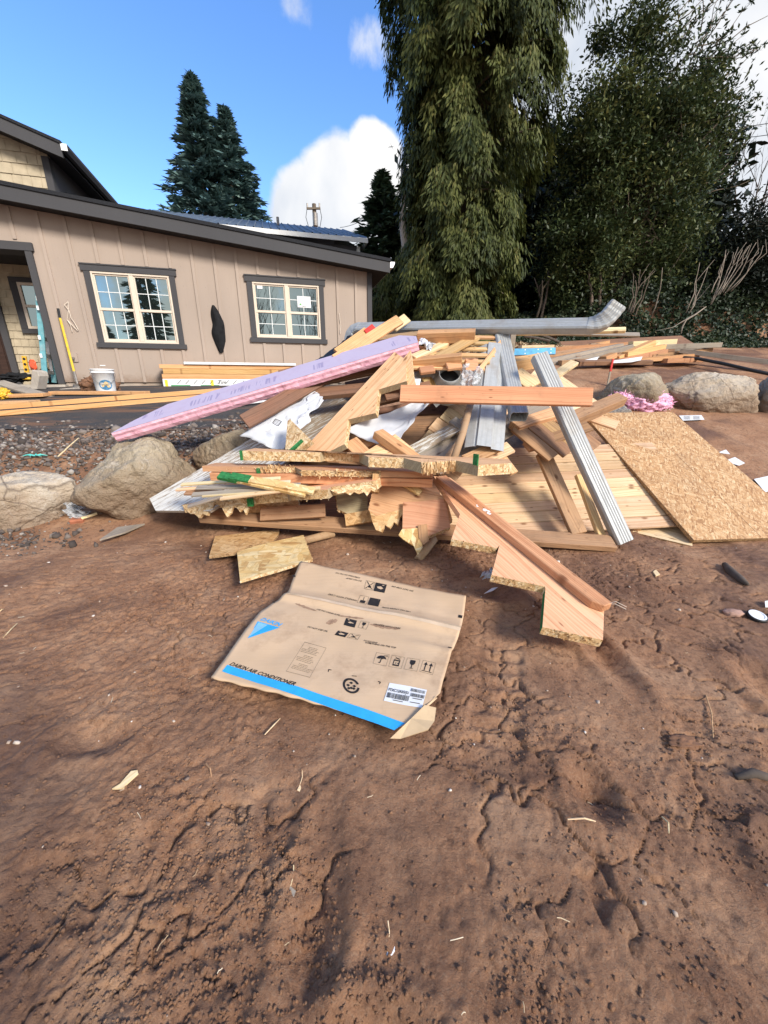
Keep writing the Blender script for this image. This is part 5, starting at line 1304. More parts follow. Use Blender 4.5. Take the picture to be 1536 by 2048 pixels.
# --- fence panels and flat sheets underneath
def panel(name, label, O, Ue, Ve, np_, t, mat, rails=2, group='wooden fence panels in the pile', seed=0, jag=.02):
    u = Ue - O; v = Ve - O; L = u.length; n = u.cross(v).normalized()
    if n.z < 0: n = -n
    rr = random.Random(seed); t_ = empty(name, O, label, 'fence panel', group)
    vh = (v - u.normalized() * v.dot(u.normalized())); vl = vh.length; vh.normalize(); uh = u.normalized(); w = vl / np_
    for i in range(np_):
        off = v * ((i + .5) / np_); a = O + off + uh * rr.uniform(-jag, jag); F = frame(a + uh * L / 2, uh, n)
        F = F @ Matrix.Translation((0, 0, rr.uniform(-.003, .003))) @ Matrix.Rotation(rr.uniform(-.012, .012), 4, 'X')
        MB().box(-L / 2 + rr.uniform(0, jag), L / 2 - rr.uniform(0, jag), -w / 2 + .0022, w / 2 - .0022, -t, 0, M=F).build('plank', M[mat], t_, F, bevel=.003)
    for i in range(rails):
        c = O + u * ((i + .5) / rails) + v * .5 - n * (t + .006); F = frame(c, v, n); MB().box(-v.length * .48, v.length * .48, -.045, .045, -.038, 0, M=F).build('rail', M['fir_old'], t_, F, bevel=.003)
    return t_
panel('fence_panel', 'large pale fence panel lying flat, planks running left to right under the metal downspout', Pg(838, 1078, 2.66), Pg(1362, 1052, 2.74), Pg(875, 903, 3.5), 9, .018, 'pine', 3, seed=1)
panel('fence_panel', 'pale fence panel with slanting planks behind the torn stringer ends, knots and dark insect marks', Pg(812, 905, 3.1), Pg(905, 972, 2.95), Pg(930, 765, 3.6), 6, .018, 'pine', 2, seed=2)
panel('fence_panel', 'pale new fence panel behind the crossing board, its edge against the bare soil', Pg(985, 800, 3.7), Pg(1120, 900, 3.45), Pg(1092, 728, 4.5), 5, .018, 'pine', 2, seed=3)
panel('fence_panel', 'small darker brown panel tilted up under the thick orange beam', Pg(1019, 856, 3.02), Pg(1094, 918, 2.82), Pg(1132, 832, 3.25), 4, .02, 'cedar', 1, seed=4, jag=.008)
O_, A_, B_ = Pg(1388, 1080, 2.56), Pg(1166, 826, 4.0), Pg(1345, 836, 4.0)
ux = (A_ - O_); vx = V3(1, .05, .01).normalized()
n_ = ux.cross(vx).normalized(); n_ = n_ if n_.z > 0 else -n_
FO = frame(O_, ux, n_); ul = ux.normalized()
def OP(a, b, c=0): return O_ + ul * a + vx * b + n_ * c
def oslab(mb_, a0, a1, b0, b1, c0, c1): return mb_.add([OP(a, b, c) for c in (c0, c1) for b in (b0, b1) for a in (a0, a1)], [(0, 2, 3, 1), (4, 5, 7, 6), (0, 1, 5, 4), (2, 6, 7, 3), (0, 4, 6, 2), (1, 3, 7, 5)])
M['osb_s'] = flakes('large_strand_board', [(0, (.33, .17, .07)), (.3, (.52, .29, .125)), (.7, (.60, .37, .18)), (1, (.74, .52, .29))], 1.7, .5)
M['osb_edge'] = flakes('strand_board_edge', [(0, (.20, .11, .05)), (.5, (.38, .23, .11)), (1, (.5, .33, .17))], 3.0, .6)
mb = MB(); L = ux.length; w_ = .95
nn_ = 24; vsT = []
oslab(mb, 0, L, 0, w_, -.028, 0)
osb = mb.build('osb_sheet', [M['osb_s']], None, FO, bevel=.002); tag(osb, 'large OSB sheet leaning flat on the right of the pile', 'OSB sheet')
mb = MB()
for q in (.22, .46, .74): oslab(mb, L * q - .0011, L * q + .0011, .01, w_ - .01, .0006, .0012)
oslab(mb, .01, L - .01, w_ * .55 - .001, w_ * .55 + .001, .0014, .002)
mb.build('chalk_line', plain('marking_line', (.36, .20, .10), .8), osb)
mb = MB(); oslab(mb, 0, L, -.0025, -.0005, -.0278, -.0002); oslab(mb, -.0025, -.0005, 0, w_, -.0278, -.0002); mb.build('sawn_edge', M['osb_edge'], osb)
sheetpoly('plywood_sheet', 'pale thin plywood corner poking out from under the OSB sheet', 'plywood', [(1385, 1092), (1215, 1052), (1240, 1000), (1380, 1020)], V3(0, 2.7, .015), (0, -.15, 1), .012, [M['pale'], M['osb_edge']], ((1240, 1050), (1380, 1085)), 1)

# --- peeling painted boards
o, _, _ = sheetpoly('painted_board', 'wide white board with peeling paint slanting up from the big boulder', 'board', [(299, 997), (311, 1021), (420, 1022), (735, 818), (720, 782), (655, 788)], Pg(480, 915, 3.12), (-.22, -.42, .88), .02, [M['peel'], M['grey']], ((310, 1005), (690, 800)), 1)
o, _, _ = sheetpoly('painted_board', 'second peeling grooved board between the fence panel and the cardboard tubes', 'board', [(825, 905), (960, 822), (985, 850), (985, 905), (880, 945)], Pg(900, 885, 2.98), (-.1, -.5, .85), .02, [M['grey'], M['grey']], ((830, 910), (960, 828)), 1)
M['peel_y'] = M['peel']
board('painted_board', 'narrow peeling board lying against the grooved one left of the tubes', 'board', (822, 902, 2.92), (940, 838, 3.1), .12, .02, M['peel'], (-.1, -.5, .85))

# --- boards across the pile
BGp = 'boards in the debris pile'
board('plank', 'long brown weathered board lying at the front foot of the pile', 'plank', (405, 1026, 2.72), (1228, 1082, 2.46), .135, .045, M['fir_old'], (0, -.30, .95), BGp)
board('plank', 'long rough board crossing over the downspouts in the middle of the pile', 'plank', (800, 786, 2.90), (1186, 793, 2.68), .122, .042, M['fir_red'], (0, -.93, .30), BGp)
board('plank', 'dark brown board end showing left of the tall stringer', 'plank', (625, 785, 3.35), (790, 768, 3.3), .13, .04, M['brown'], (0, -.55, .8), BGp)
board('plank', 'brown board running up beneath the pink foam board', 'plank', (488, 842, 3.05), (668, 742, 3.5), .13, .03, M['brown'], (.25, -.75, .6), BGp)
board('plank', 'dark board in the shade just below the foam board', 'plank', (560, 762, 3.45), (800, 712, 3.55), .22, .035, M['brown'], (0, -.85, .5), BGp)
board('plank', 'short stained two by four on the fence panel left of the sliver', 'plank', (1088, 905, 2.98), (1160, 1066, 2.53), .115, .04, M['fir_old'], (-.12, -.35, .93), BGp)
board('plank', 'narrow sliver of board on the fence panel beside the long downspout', 'plank', (1160, 948, 2.86), (1206, 1072, 2.54), .06, .035, M['fir'], (.05, -.35, .93), BGp)
board('plank', 'red brown two by four slanting down to the torn stringer ends', 'plank', (757, 860, 2.85), (868, 938, 2.58), .10, .06, M['fir_red'], (.20, -.30, .93), BGp)
board('plank', 'thick orange beam under the long downspout', 'plank', (1030, 848, 3.05), (1140, 812, 3.3), .11, .085, M['fir'], (.0, -.5, .86), BGp)
board('plank', 'thick beam pointing right above the OSB sheet', 'plank', (1128, 838, 3.2), (1246, 790, 3.55), .11, .085, M['fir_old'], (.0, -.5, .86), BGp)
board('plank', 'orange beam end behind the top of the long downspout', 'plank', (1005, 722, 3.6), (1093, 708, 3.75), .10, .10, M['fir'], (0, -.35, .93), BGp)
board('plank', 'pale short board sticking out right toward the soil', 'plank', (1085, 765, 3.75), (1150, 722, 4.3), .09, .035, M['pale'], (.05, -.45, .9), BGp)
board('plank', 'small offcut of planks behind the crossing board', 'plank', (1030, 742, 3.55), (1070, 770, 3.4), .17, .02, M['pine'], (0, -.6, .8), BGp)
board('plank', 'grey brown flat board under the end of the short downspout', 'plank', (985, 868, 3.05), (1092, 808, 3.4), .20, .015, M['grey'], (0, -.6, .8), BGp)
board('plank', 'orange offcut under the folded metal flashing', 'plank', (930, 920, 2.7), (1000, 888, 2.78), .10, .02, M['fir'], (0, -.6, .8), BGp)
board('plank', 'second offcut below the flashing, paler and wider', 'plank', (940, 930, 2.72), (1022, 892, 2.8), .11, .02, M['pine'], (0, -.55, .85), BGp)
board('plank', 'reddish board inside the pile above the white plastic', 'plank', (700, 832, 3.1), (860, 802, 3.25), .05, .04, M['brown'], (0, -.8, .6), BGp)
board('plank', 'small brown board between the sawtooth steps and the white plastic', 'plank', (690, 905, 2.9), (742, 872, 3.0), .14, .03, M['fir_red'], (0, -.6, .8), BGp)
for i, (a, b) in enumerate((((600, 950, 3.15), (900, 940, 3.05)), ((640, 1000, 2.95), (880, 985, 2.9)), ((700, 870, 3.3), (900, 860, 3.3)), ((820, 800, 3.6), (1010, 800, 3.6)), ((700, 790, 3.55), (900, 745, 3.8)))):  # dark boards added inside, standing in for the shaded gaps of the heap
    board('plank', ['dark filler board behind the stacked stringer edges', 'dark filler board low behind the split stringer pieces', 'dark filler board behind the white plastic fold', 'dark filler board behind the flashing and tubes', 'dark filler board behind the tall stringer tip'][i], 'plank', a, b, .34, .04, M['brown'], (0, -.7, .7), BGp)
board('plank', 'orange board pointing up right with a brown streak, above the foam board', 'plank', (672, 718, 3.5), (800, 637, 3.95), .105, .03, M['fir_red'], (.15, -.80, .55), BGp)
board('plank', 'red dyed board end behind the orange board', 'plank', (676, 705, 3.65), (737, 661, 3.9), .10, .03, M['fir_red'], (.2, -.8, .5), BGp)
F = frame(Pg(742, 662, 3.88), V3(.8, .3, .6), (.2, -.8, .5))
tag(MB().box(-.05, .05, -.045, .045, -.02, .01, M=F).build('painted_block', M['red'], None, F, bevel=.003), 'small block painted red beside the orange board', 'block')
board('stake', 'pale pointed stake tip behind the orange board', 'stake', (785, 655, 4.02), (815, 634, 4.12), .10, .02, M['pale'], (.15, -.8, .5))
board('plank', 'red brown two by four lying across the top, under the zinc downspout', 'plank', (835, 663, 3.55), (951, 660, 3.45), .085, .09, M['fir_red'], (0, -.45, .9), BGp)
board('plank', 'brown two by four continuing left behind the foam board end', 'plank', (748, 676, 3.8), (850, 664, 3.7), .085, .07, M['fir_old'], (0, -.5, .87), BGp)
board('plank', 'rough red beam end in front of the pallet slats', 'plank', (818, 718, 3.3), (924, 708, 3.22), .08, .09, M['fir_red'], (0, -.40, .92), BGp)
board('plank', 'yellow stick with brown chain pattern on the pallet', 'plank', (826, 712, 3.3), (900, 680, 3.55), .07, .03, M['pine'], (-.1, -.55, .85), BGp)
board('plank', 'plain wooden slat lying diagonally across the pallet', 'plank', (876, 712, 3.28), (952, 671, 3.5), .09, .025, M['fir'], (-.1, -.55, .85), BGp)
SE = 'pale slat ends poking over the zinc downspout'
for i, (x, y) in enumerate(((834, 650), (870, 649), (914, 648), (944, 647), (985, 644))):
    board('slat_end', ['leftmost pale slat end above the downspout', 'second pale slat end from the left above the downspout', 'middle pale slat end above the downspout', 'fourth pale slat end above the downspout', 'rightmost pale slat end, nearest the cedar trunk'][i], 'slat', (x - 14, y + 10, 4.1), (x + 14, y - 3, 4.3), .08, .02, M['pale'], (-.1, -.6, .8), SE)
# pallet
pal = empty('pallet', Pg(960, 715, 3.4), 'wooden pallet with spaced slats tilted toward the viewer near the top', 'pallet')
pa, pb = Pg(962, 738, 3.22), Pg(1015, 670, 3.62)
ld_ = (Pg(880, 738, 3.28) - pa)
for i in range(6):
    s = i / 5; c0 = pa.lerp(pb, .04 + s * .90); dvec = V3(-1, .04, .02).normalized(); F = frame(c0, dvec, (0, -.45, .9)); MB().box(-.02, .75, -.026, .026, -.018, 0, M=F).build('slat', M['fir'], pal, F, bevel=.002)
F = frame((pa + pb) / 2 + V3(0, 0, .012), pb - pa, (.25, -.55, .8)); MB().box(-(pb - pa).length * .52, (pb - pa).length * .52, -.018, .018, -.055, .0, M=F).build('side_stringer', M['fir'], pal, F, bevel=.003)
F = frame(Pg(944, 729, 3.2), V3(1, 0, 0), (0, -.9, .4)); MB().box(-.05, .05, -.05, .05, -.06, 0, M=F).build('block', M['fir_red'], pal, F, bevel=.003)
for i, (x, y) in enumerate(((854, 737), (908, 729))):
    F = frame(Pg(x, y, 3.2), V3(1, .1, .12), (0, -.6, .8)); tag(MB().box(-.06, .06, -.04, .04, -.03, 0, M=F).build('board_end', M['fir_red'], None, F, bevel=.006), ['orange broken board end under the red beam, on the left', 'orange broken board end under the red beam, nearer the duct'][i], 'board end')
mb = MB(); mb.box(-.025, .025, -.02, .02, -.14, .14, M=Matrix.Translation(Pg(1023, 695, 3.75))); o = mb.build('grey_post', M['grey'], None, Matrix.Translation(Pg(1023, 695, 3.75)), bevel=.004); tag(o, 'short dark grey post standing beside the blue rail', 'post')

# --- foam board
fa, fb = Pg(222, 866, 3.16), Pg(836, 684, 3.36)
nF = V3(-.30, -.42, .85); ax = (fb - fa).normalized(); nF = (nF - ax * nF.dot(ax)).normalized(); bk = nF.cross(ax).normalized()
Lf = (fb - fa).length; FF = Matrix(((ax.x, bk.x, nF.x, fa.x), (ax.y, bk.y, nF.y, fa.y), (ax.z, bk.z, nF.z, fa.z), (0, 0, 0, 1)))
foam = empty('foam_board', fa, 'long foam board, purple printed face and broken pink edge, slanting from boulder to pile top', 'foam board', M=FF)
outl = [(.0, 0), (Lf, 0), (Lf + .02, .14), (Lf - .10, .27), (.42, .27), (.16, .13)]
MB().prism([FF @ V3(x, y, .0) for x, y in outl], -nF * .004).build('printed_face', M['foam_face'], foam, FF)
rr = random.Random(3); top = []; bot = []; m_ = 150
for i in range(m_ + 1):
    x = Lf * i / m_; j = .010 * mnoise.noise(V3(x * 7, 0, 3)) + .006 * rr.uniform(-1, 1)
    top.append((x, -.004 + j)); bot.append((x, .004 + .004 * rr.uniform(-1, 1)))
mb = MB(); rings = []
for i in range(m_ + 1):
    x = Lf * i / m_; tb = .098 * (1 - max(0, .10 - x) * 3)
    rings.append([FF @ V3(x, y_ + .004 * mnoise.noise(V3(x * 8, z_ * 30, 1)) + .003 * mnoise.noise(V3(x * 26, z_ * 50, 5)) + (.004 if int(x * 9 + 3 * mnoise.noise(V3(x * 2, 1, 1))) % 3 == 0 else 0) * (1 - abs(z_ * 20 + 1)), z_) for (y_, z_) in ((.0, -.0045), (-.008, -.02), (-.004, -.042), (-.008, -.064), (.0, -.082), (.008, -tb))])
vs = [p for r_ in rings for p in r_]
mb.add(vs, [(i * 6 + k, (i + 1) * 6 + k, (i + 1) * 6 + k + 1, i * 6 + k + 1) for i in range(m_) for k in range(5)])
nb_ = len(mb.v)
mb.prism([FF @ V3(x, y + .02 if y == 0 else y, -.0046) for x, y in outl], -nF * .092)
mb.build('pink_core', M['foam_edge'], foam, FF, recalc=False)

# --- metal
def sweep(path, ns, w, t, ribs=True, crimp=None):
    sec = []; nr = 4
    hw, ht, c = w / 2, t / 2, .012
    top = [(-hw + c, ht)]
    for i in range(nr * 2 + 1): s = -1 + 2 * (i + .5) / (nr * 2 + 1); top.append((s * (hw - c * 1.6), ht - (.0026 if ribs and i % 2 else 0)))
    top.append((hw - c, ht)); right = [(hw, ht - c), (hw, -ht + c)]
    bot = [(-x, -y) for x, y in top]; left = [(-hw, -ht + c), (-hw, ht - c)]
    sec = top + right + bot + left; k = len(sec); vs = []
    for i, p in enumerate(path):
        d = (path[min(i + 1, len(path) - 1)] - path[max(i - 1, 0)]).normalized(); n = Vector(ns[i] if isinstance(ns, list) else ns); n = (n - d * n.dot(d)).normalized(); s_ = n.cross(d)
        sc = crimp[i] if crimp else 1
        vs += [p + s_ * x * sc + n * y * sc for x, y in sec]
    return vs, [(i * k + j, (i + 1) * k + j, (i + 1) * k + (j + 1) % k, i * k + (j + 1) % k) for i in range(len(path) - 1) for j in range(k)]
def pipe(name, parent, path, n, w, t, mat, crimp=None, label=None, cat=None, group=None):
    vs, fs = sweep([Vector(p) for p in path], n, w, t, True, crimp); mb_ = MB().add(vs, fs); F_ = Matrix.Translation(path[0]) @ frame((0, 0, 0), Vector(path[1]) - Vector(path[0]), n if not isinstance(n, list) else n[0])
    o_ = mb_.build(name, mat, parent, F_, recalc=False); sm = o_.modifiers.new('wall', 'SOLIDIFY'); sm.thickness = .003; sm.offset = -1
    return tag(o_, label, cat, group)
DS = 'galvanised downspouts in the pile'
pipe('downspout', None, [Pg(1078, 712, 3.12), Pg(1160, 895, 2.76), Pg(1247, 1084, 2.50)], (-.25, -.55, .8), .118, .08, M['galv'], None, 'long ribbed downspout slanting down to the soil beside the OSB sheet', 'downspout', DS)
pipe('downspout', None, [Pg(1003, 676, 3.62), Pg(1021, 760, 3.22), Pg(1038, 834, 2.86)], (-.05, -.60, .80), .125, .085, M['galv'], None, 'short ribbed downspout with its open end facing the viewer', 'downspout', DS)
mb = MB(); mb.box(-.058, .058, -.036, .036, -.30, -.22, M=frame(Pg(1037, 840, 2.88), V3(1, 0, 0), Pg(1037, 838, 2.88) - Pg(1020, 760, 3.12)))
tp = empty('downspout', Pg(950, 655, 3.7), 'longest downspout lying across the top of the pile, elbows at both ends', 'downspout', DS)
A, B = Pg(716, 657, 4.55), Pg(1182, 652, 3.22); dirn = (B - A).normalized(); upn = V3(0, -.75, .66)
pipe('pipe', tp, [A, A.lerp(B, .5), B], upn, .125, .075, M['galv'])
def elbow(p0, d0, d1, L, n0):
    pts = [p0]; m_ = 12; cr = [1.05]; q = p0.copy()
    for i in range(1, m_ + 1):
        s = min(1, i / (m_ - 3)); d = d0.lerp(d1, s).normalized(); q = q + d * (L / m_); pts.append(q.copy()); cr.append(1.035 if i % 2 else .985)
    return pts, cr
pts, cr = elbow(B - dirn * .02, dirn, V3(.55, -.05, .85), .24, upn); nn = [upn.lerp(V3(-.1, -.95, .25), min(1, i / 9)) for i in range(len(pts))]
pipe('elbow', tp, pts, nn, .122, .078, M['galv'], cr)
pts, cr = elbow(A + dirn * .02, -dirn, V3(.05, -.35, -.9), .30, upn); nn = [upn.lerp(V3(-.8, -.45, .35), min(1, i / 9)) for i in range(len(pts))]
pipe('elbow', tp, pts, nn, .122, .078, M['galv'], cr)
# folded flashing
fl = [(-.142, -.03), (-.137, -.012), (-.05, .0), (-.045, .022), (.055, .024), (.060, .006), (.075, .008), (.135, -.018), (.140, -.04)]
A, B = Pg(990, 690, 3.5), Pg(968, 896, 2.72); F = frame(A, B - A, (-.06, -.62, .78)); L = (B - A).length
vs = [F @ V3(x, -y, z) for x in (0, L * .5, L) for y, z in fl]; k = len(fl)
o = MB().add(vs, [(i * k + j, i * k + j + 1, (i + 1) * k + j + 1, (i + 1) * k + j) for i in range(2) for j in range(k - 1)]).build('metal_flashing', M['galv_d'], None, F, recalc=False)
s_ = o.modifiers.new('s', 'SOLIDIFY'); s_.thickness = .002; tag(o, 'wide folded sheet metal flashing running down the middle of the pile', 'flashing')
board('timber_rail', 'pale thin trim board lying under the downspout elbow', 'trim board', (1000, 664, 3.9), (1252, 657, 3.55), .05, .03, M['pale'], (0, -.7, .7))
board('timber_rail', 'longer grey trim board just beneath the pale one', 'trim board', (955, 661, 4.0), (1280, 668, 3.7), .05, .02, M['grey'], (0, -.7, .7))
# duct with clear bag
c = Pg(898, 757, 3.28); dct = empty('duct', c, 'round galvanised duct collar with dark mouth in the heap', 'duct')
axd = V3(-.05, -.80, .60).normalized(); F = frame(c, axd.cross(V3(0, 1, 0)), axd)
def flathe(prof, F_, n=28, m=0):
    mb_ = MB(); vs_ = [F_ @ V3(r_ * math.cos(6.2832 * k_ / n), r_ * math.sin(6.2832 * k_ / n), z_) for r_, z_ in prof for k_ in range(n)]
    return mb_.add(vs_, [(i * n + k_, i * n + (k_ + 1) % n, (i + 1) * n + (k_ + 1) % n, (i + 1) * n + k_) for i in range(len(prof) - 1) for k_ in range(n)], m)
flathe([(.15, -.16), (.135, -.05), (.105, .0), (.088, .03), (.086, .07), (.082, .07), (.082, -.02)], F).build('collar', M['galv'], dct, smooth=True, recalc=False)
flathe([(.0815, .0), (.0, -.002)], F).build('mouth_shade', M['black'], dct, recalc=False)  # black disc stands in for the shade inside the collar
F2 = frame(c + V3(-.12, .05, -.05), V3(.6, -.1, -.75), (-.3, -.8, .4)); MB().box(-.16, .16, -.09, .09, -.002, 0, M=F2).build('flange', M['galv'], dct, F2)

# --- plastic sheeting
def sheet3(name, label, cat, corners, nx, ny, amp, seed, mat, fq=4, sag=0, name_thick=.0012, edge=.02):
    a, b, c_, d = corners; V = []
    nrm = (b - a).cross(d - a).normalized()
    for j in range(ny + 1):
        for i in range(nx + 1):
            s, t = i / nx, j / ny; p = (a * (1 - s) + b * s) * (1 - t) + (d * (1 - s) + c_ * s) * t
            q = V3(s * fq * (b - a).length * 2, t * fq * (d - a).length * 2, seed)
            e = abs(mnoise.noise(q)) * 2 - .6 + .6 * (abs(mnoise.noise(q * 2.1)) * 2 - .5) + .3 * mnoise.noise(q * 5)
            p = p + nrm * amp * e + V3(0, 0, -sag * 4 * s * (1 - s))
            rim = edge * (mnoise.noise(V3(s * 6, t * 6, seed + 9)))
            p = p + (b - a).normalized() * rim + (d - a).normalized() * rim * .7
            V.append(p)
    k_ = nx + 1; Fc = [(j * k_ + i, j * k_ + i + 1, (j + 1) * k_ + i + 1, (j + 1) * k_ + i) for j in range(ny) for i in range(nx)]
    o_ = npmesh(name, [tuple(p) for p in V], Fc, mat, None, smooth=True, M=Matrix.Translation(a)); s2 = o_.modifiers.new('s', 'SOLIDIFY'); s2.thickness = name_thick
    return tag(o_, label, cat)
pl1 = sheet3('plastic_sheet', 'crumpled white plastic sheet with a small printed square, left of the peeling board', 'plastic sheet', (Pg(481, 868, 3.08), Pg(560, 905, 2.98), Pg(648, 800, 3.25), Pg(630, 780, 3.35)), 46, 30, .020, 3, M['poly'], 1.6, 0, .0012, .05)
mb = MB(); q = [Pg(x, y, 2.975) for x, y in ((551, 838), (563, 843), (556, 852), (545, 846))]
for i in range(4): a, b = q[i], q[(i + 1) % 4]; mb.tube([a, b], .0025, 4)
for i in (1, 2, 3): mb.tube([q[0].lerp(q[3], i / 4), q[1].lerp(q[2], i / 4)], .0015, 4)
mb.build('printed_square', M['ink'], pl1, recalc=False)
sheet3('plastic_sheet', 'white plastic fold hanging like a crescent behind the sawtooth stringer', 'plastic sheet', (Pg(688, 856, 2.98), Pg(792, 884, 2.86), Pg(866, 793, 3.12), Pg(842, 800, 3.2)), 40, 26, .014, 7, M['poly'], 1.3, .05)
sheet3('black_tarp', 'glossy black plastic sheet draped behind the foam board', 'tarp', (Pg(598, 742, 3.75), Pg(655, 728, 3.7), Pg(735, 668, 4.1), Pg(700, 672, 4.3)), 30, 18, .02, 5, M['blackpoly'], 3)
sheet3('clear_bag', 'clear crinkled plastic bag beside the duct collar', 'plastic bag', (Pg(922, 772, 3.1), Pg(958, 768, 3.08), Pg(968, 733, 3.2), Pg(925, 728, 3.2)), 26, 26, .05, 6, M['clear'], 7, 0, .0008, .02)
sheet3('clear_bag', 'clear plastic scrap behind the tip of the tall stringer', 'plastic bag', (Pg(818, 775, 3.3), Pg(842, 770, 3.3), Pg(858, 738, 3.45), Pg(822, 738, 3.45)), 22, 22, .05, 8, M['clear'], 7, 0, .0008, .02)
sheet3('white_bag', 'white knotted plastic bag at the right end of the foam board', 'plastic bag', (Pg(838, 686, 3.4), Pg(862, 698, 3.36), Pg(872, 684, 3.42), Pg(842, 672, 3.5)), 20, 20, .035, 12, M['poly'], 6, 0, .001, .02)
sheet3('white_scrap', 'white scrap of paper under the crossing board end', 'paper scrap', (Pg(826, 772, 3.18), Pg(838, 775, 3.16), Pg(842, 757, 3.22), Pg(829, 755, 3.22)), 6, 6, .004, 15, M['white'], 5)

# --- cardboard tubes
def tube(label, path, r, mat='tube'):
    pts = [Pg(*p) for p in path]; F_ = frame(pts[0], pts[-1] - pts[0], (0, -.5, .8)); rr_ = [r] * len(pts)
    o_ = MB().tube(pts, rr_, 16).build('cardboard_tube', M[mat], None, F_, smooth=False, recalc=False)
    for q in o_.data.polygons: q.use_smooth = len(q.vertices) == 4
    mb_ = MB(); d = (pts[-1] - pts[0])
    for i in range(5):
        c_ = pts[0] + d * (.12 + .19 * i); a_ = d.normalized(); u_ = a_.cross(V3(0, 0, 1)).normalized(); v_ = a_.cross(u_)
        mb_.tube([c_ + (u_ * math.cos(k) + v_ * math.sin(k)) * (r + .0004) + a_ * .05 * k / 6.28 for k in [j * 6.2832 / 14 for j in range(15)]], .0014, 4)
    mb_.build('spiral_seam', M['fir_old'], o_, recalc=False); return tag(o_, label, 'cardboard tube', 'cardboard tubes')
tube('thin cardboard tube standing in front of the flashing', [(943, 800, 2.98), (925, 868, 2.78), (905, 925, 2.62)], .026)
tube('darker cardboard tube half hidden behind the first one', [(934, 862, 2.95), (888, 925, 2.75)], .024)
tube('muddy tube end sticking out of the soil below the split stringer', [(868, 1078, 2.45), (836, 1120, 2.28)], .028)
tube('brown tube lying on the mud under the long front board', [(590, 1086, 2.5), (668, 1066, 2.62)], .028)

# --- stringers
def tri_normal(a, b, c_):
    n = (b - a).cross(c_ - a).normalized(); return n if n.dot(ORG - a) > 0 else -n
# tall one, upper left
px = [(596, 910), (789, 704), (812.6, 720), (813, 762), (757, 779), (751, 826), (696, 839), (689, 888), (655, 905)]
P = Pg(700, 830, 3.0); n = V3(-.34, -.62, .70)
o, pts, nn = sheetpoly('stair_stringer', 'tallest stringer, pale sawtooth face slanting up to the middle of the pile', 'stair stringer', px, P, n, .055, SM('veneer_y'), ((600, 905), (789, 706)), [0, 2, 1, 2, 1, 2, 1, 2, 0], ST)
fray(o, [(pts[2], pts[3]), (pts[4], pts[5]), (pts[6], pts[7])], nn, .055, (.6, -.2, -.3), 70, .035, 3)
px = [(800, 725), (821, 700), (826, 748), (836, 790), (815, 770)]
o, pts, nn = sheetpoly('stringer_offcut', 'narrow orange offcut showing behind the tall stringer tip', 'offcut', px, Pg(815, 740, 3.15), (-.3, -.7, .6), .05, SM('veneer_y'), ((805, 725), (822, 702)), 1)
# small broken strand wedge
px = [(570, 905), (575, 842), (580, 838), (622, 880), (590, 905)]
o, pts, nn = sheetpoly('stringer_offcut', 'broken strand wedge standing against the peeling board', 'offcut', px, Pg(585, 880, 2.82), (-.35, -.7, .6), .05, [M['strand'], M['strand'], M['edge_grey'], M['green']], ((575, 900), (577, 842)), 1)
F = frame(Pg(590, 897, 2.76), Pg(606, 880, 2.78) - Pg(578, 905, 2.74), (0, -.7, .7)); MB().box(-.08, .08, -.012, .012, 0, .02, M=F).build('green_edge', M['green'], o, F)
# flat stacked ones, edges to the viewer
def flat(label, front, z, back, t, edges, name='stair_stringer', tilt=(0, 0, 1), face='veneer', cat='stair stringer'):
    P_ = V3(0, 2.8, z); pts_ = [hit(x, y, P_, Vector(tilt)) for x, y in front]
    ex = [pts_[-1] + V3(.02, back, 0), pts_[0] + V3(.05, back, 0)]
    allp = pts_ + ex; F_ = frame(sum(allp, Vector()) / len(allp), pts_[-1] - pts_[0], tilt)
    o_ = MB().prism(allp, (0, 0, -t), 0, list(edges) + [0, 0, 0]).build(name, SM(face), None, F_); tag(o_, label, cat, ST); return o_, pts_
s1, p1 = flat('uppermost of the flat stringers, long row of strand edges with a green mark at right', [(484, 902), (640, 905), (648, 903), (718, 905), (737, 914), (808, 916), (843, 925), (912, 921), (957, 930), (1024, 926)], .665, .13, .066, [1, 2, 1, 2, 1, 2, 1, 2, 1])
fray(s1, [(p1[0], p1[3])], (0, 0, 1), .066, (0, -.85, -.2), 60, .030, 4)
fray(s1, [(p1[4], p1[5])], (0, 0, 1), .066, (0, -.85, -.2), 80, .035, 14)
fray(s1, [(p1[6] + V3(.01, 0, -.03), p1[7] + V3(0, 0, -.03))], (0, 0, 1), .05, (0, -.25, 1), 220, .10, 5, spread=.30, w=.010)
fray(s1, [(p1[8], p1[9])], (0, 0, 1), .066, (0, -.9, -.1), 60, .03, 6)
a, b = p1[7], p1[8]; F = frame(b + V3(-.01, -.003, -.002), b - a, (0, -1, 0)); MB().box(-.03, 0.005, -.0, .064, -.006, .003, M=F).build('green_edge', M['green'], s1, F)
a = p1[0]; MB().box(-.015, .002, -.012, .02, -.065, .003, M=Matrix.Translation(a)).build('green_edge', M['green'], s1)
s2, p2 = flat('middle flat stringer with spiky torn edge and a red board fixed below', [(404, 932), (514, 934), (590, 934), (602, 940), (700, 942), (762, 943), (866, 944)], .555, .12, .040, [0, 1, 2, 1, 1, 0])
fray(s2, [(p2[1], p2[2])], (0, 0, 1), .045, (0, -.35, .9), 150, .085, 7, spread=.4, w=.008)
fray(s2, [(p2[3], p2[5])], (0, 0, 1), .05, (0, -.8, .3), 150, .055, 8, spread=.6, w=.007)
fray(s2, [(p2[0].lerp(p2[1], .4), p2[1])], (0, 0, 1), .045, (0, -1, 0), 60, .02, 9)
a, b = p2[0] + V3(.05, -.012, -.047), p2[6] + V3(-.002, -.012, -.047)
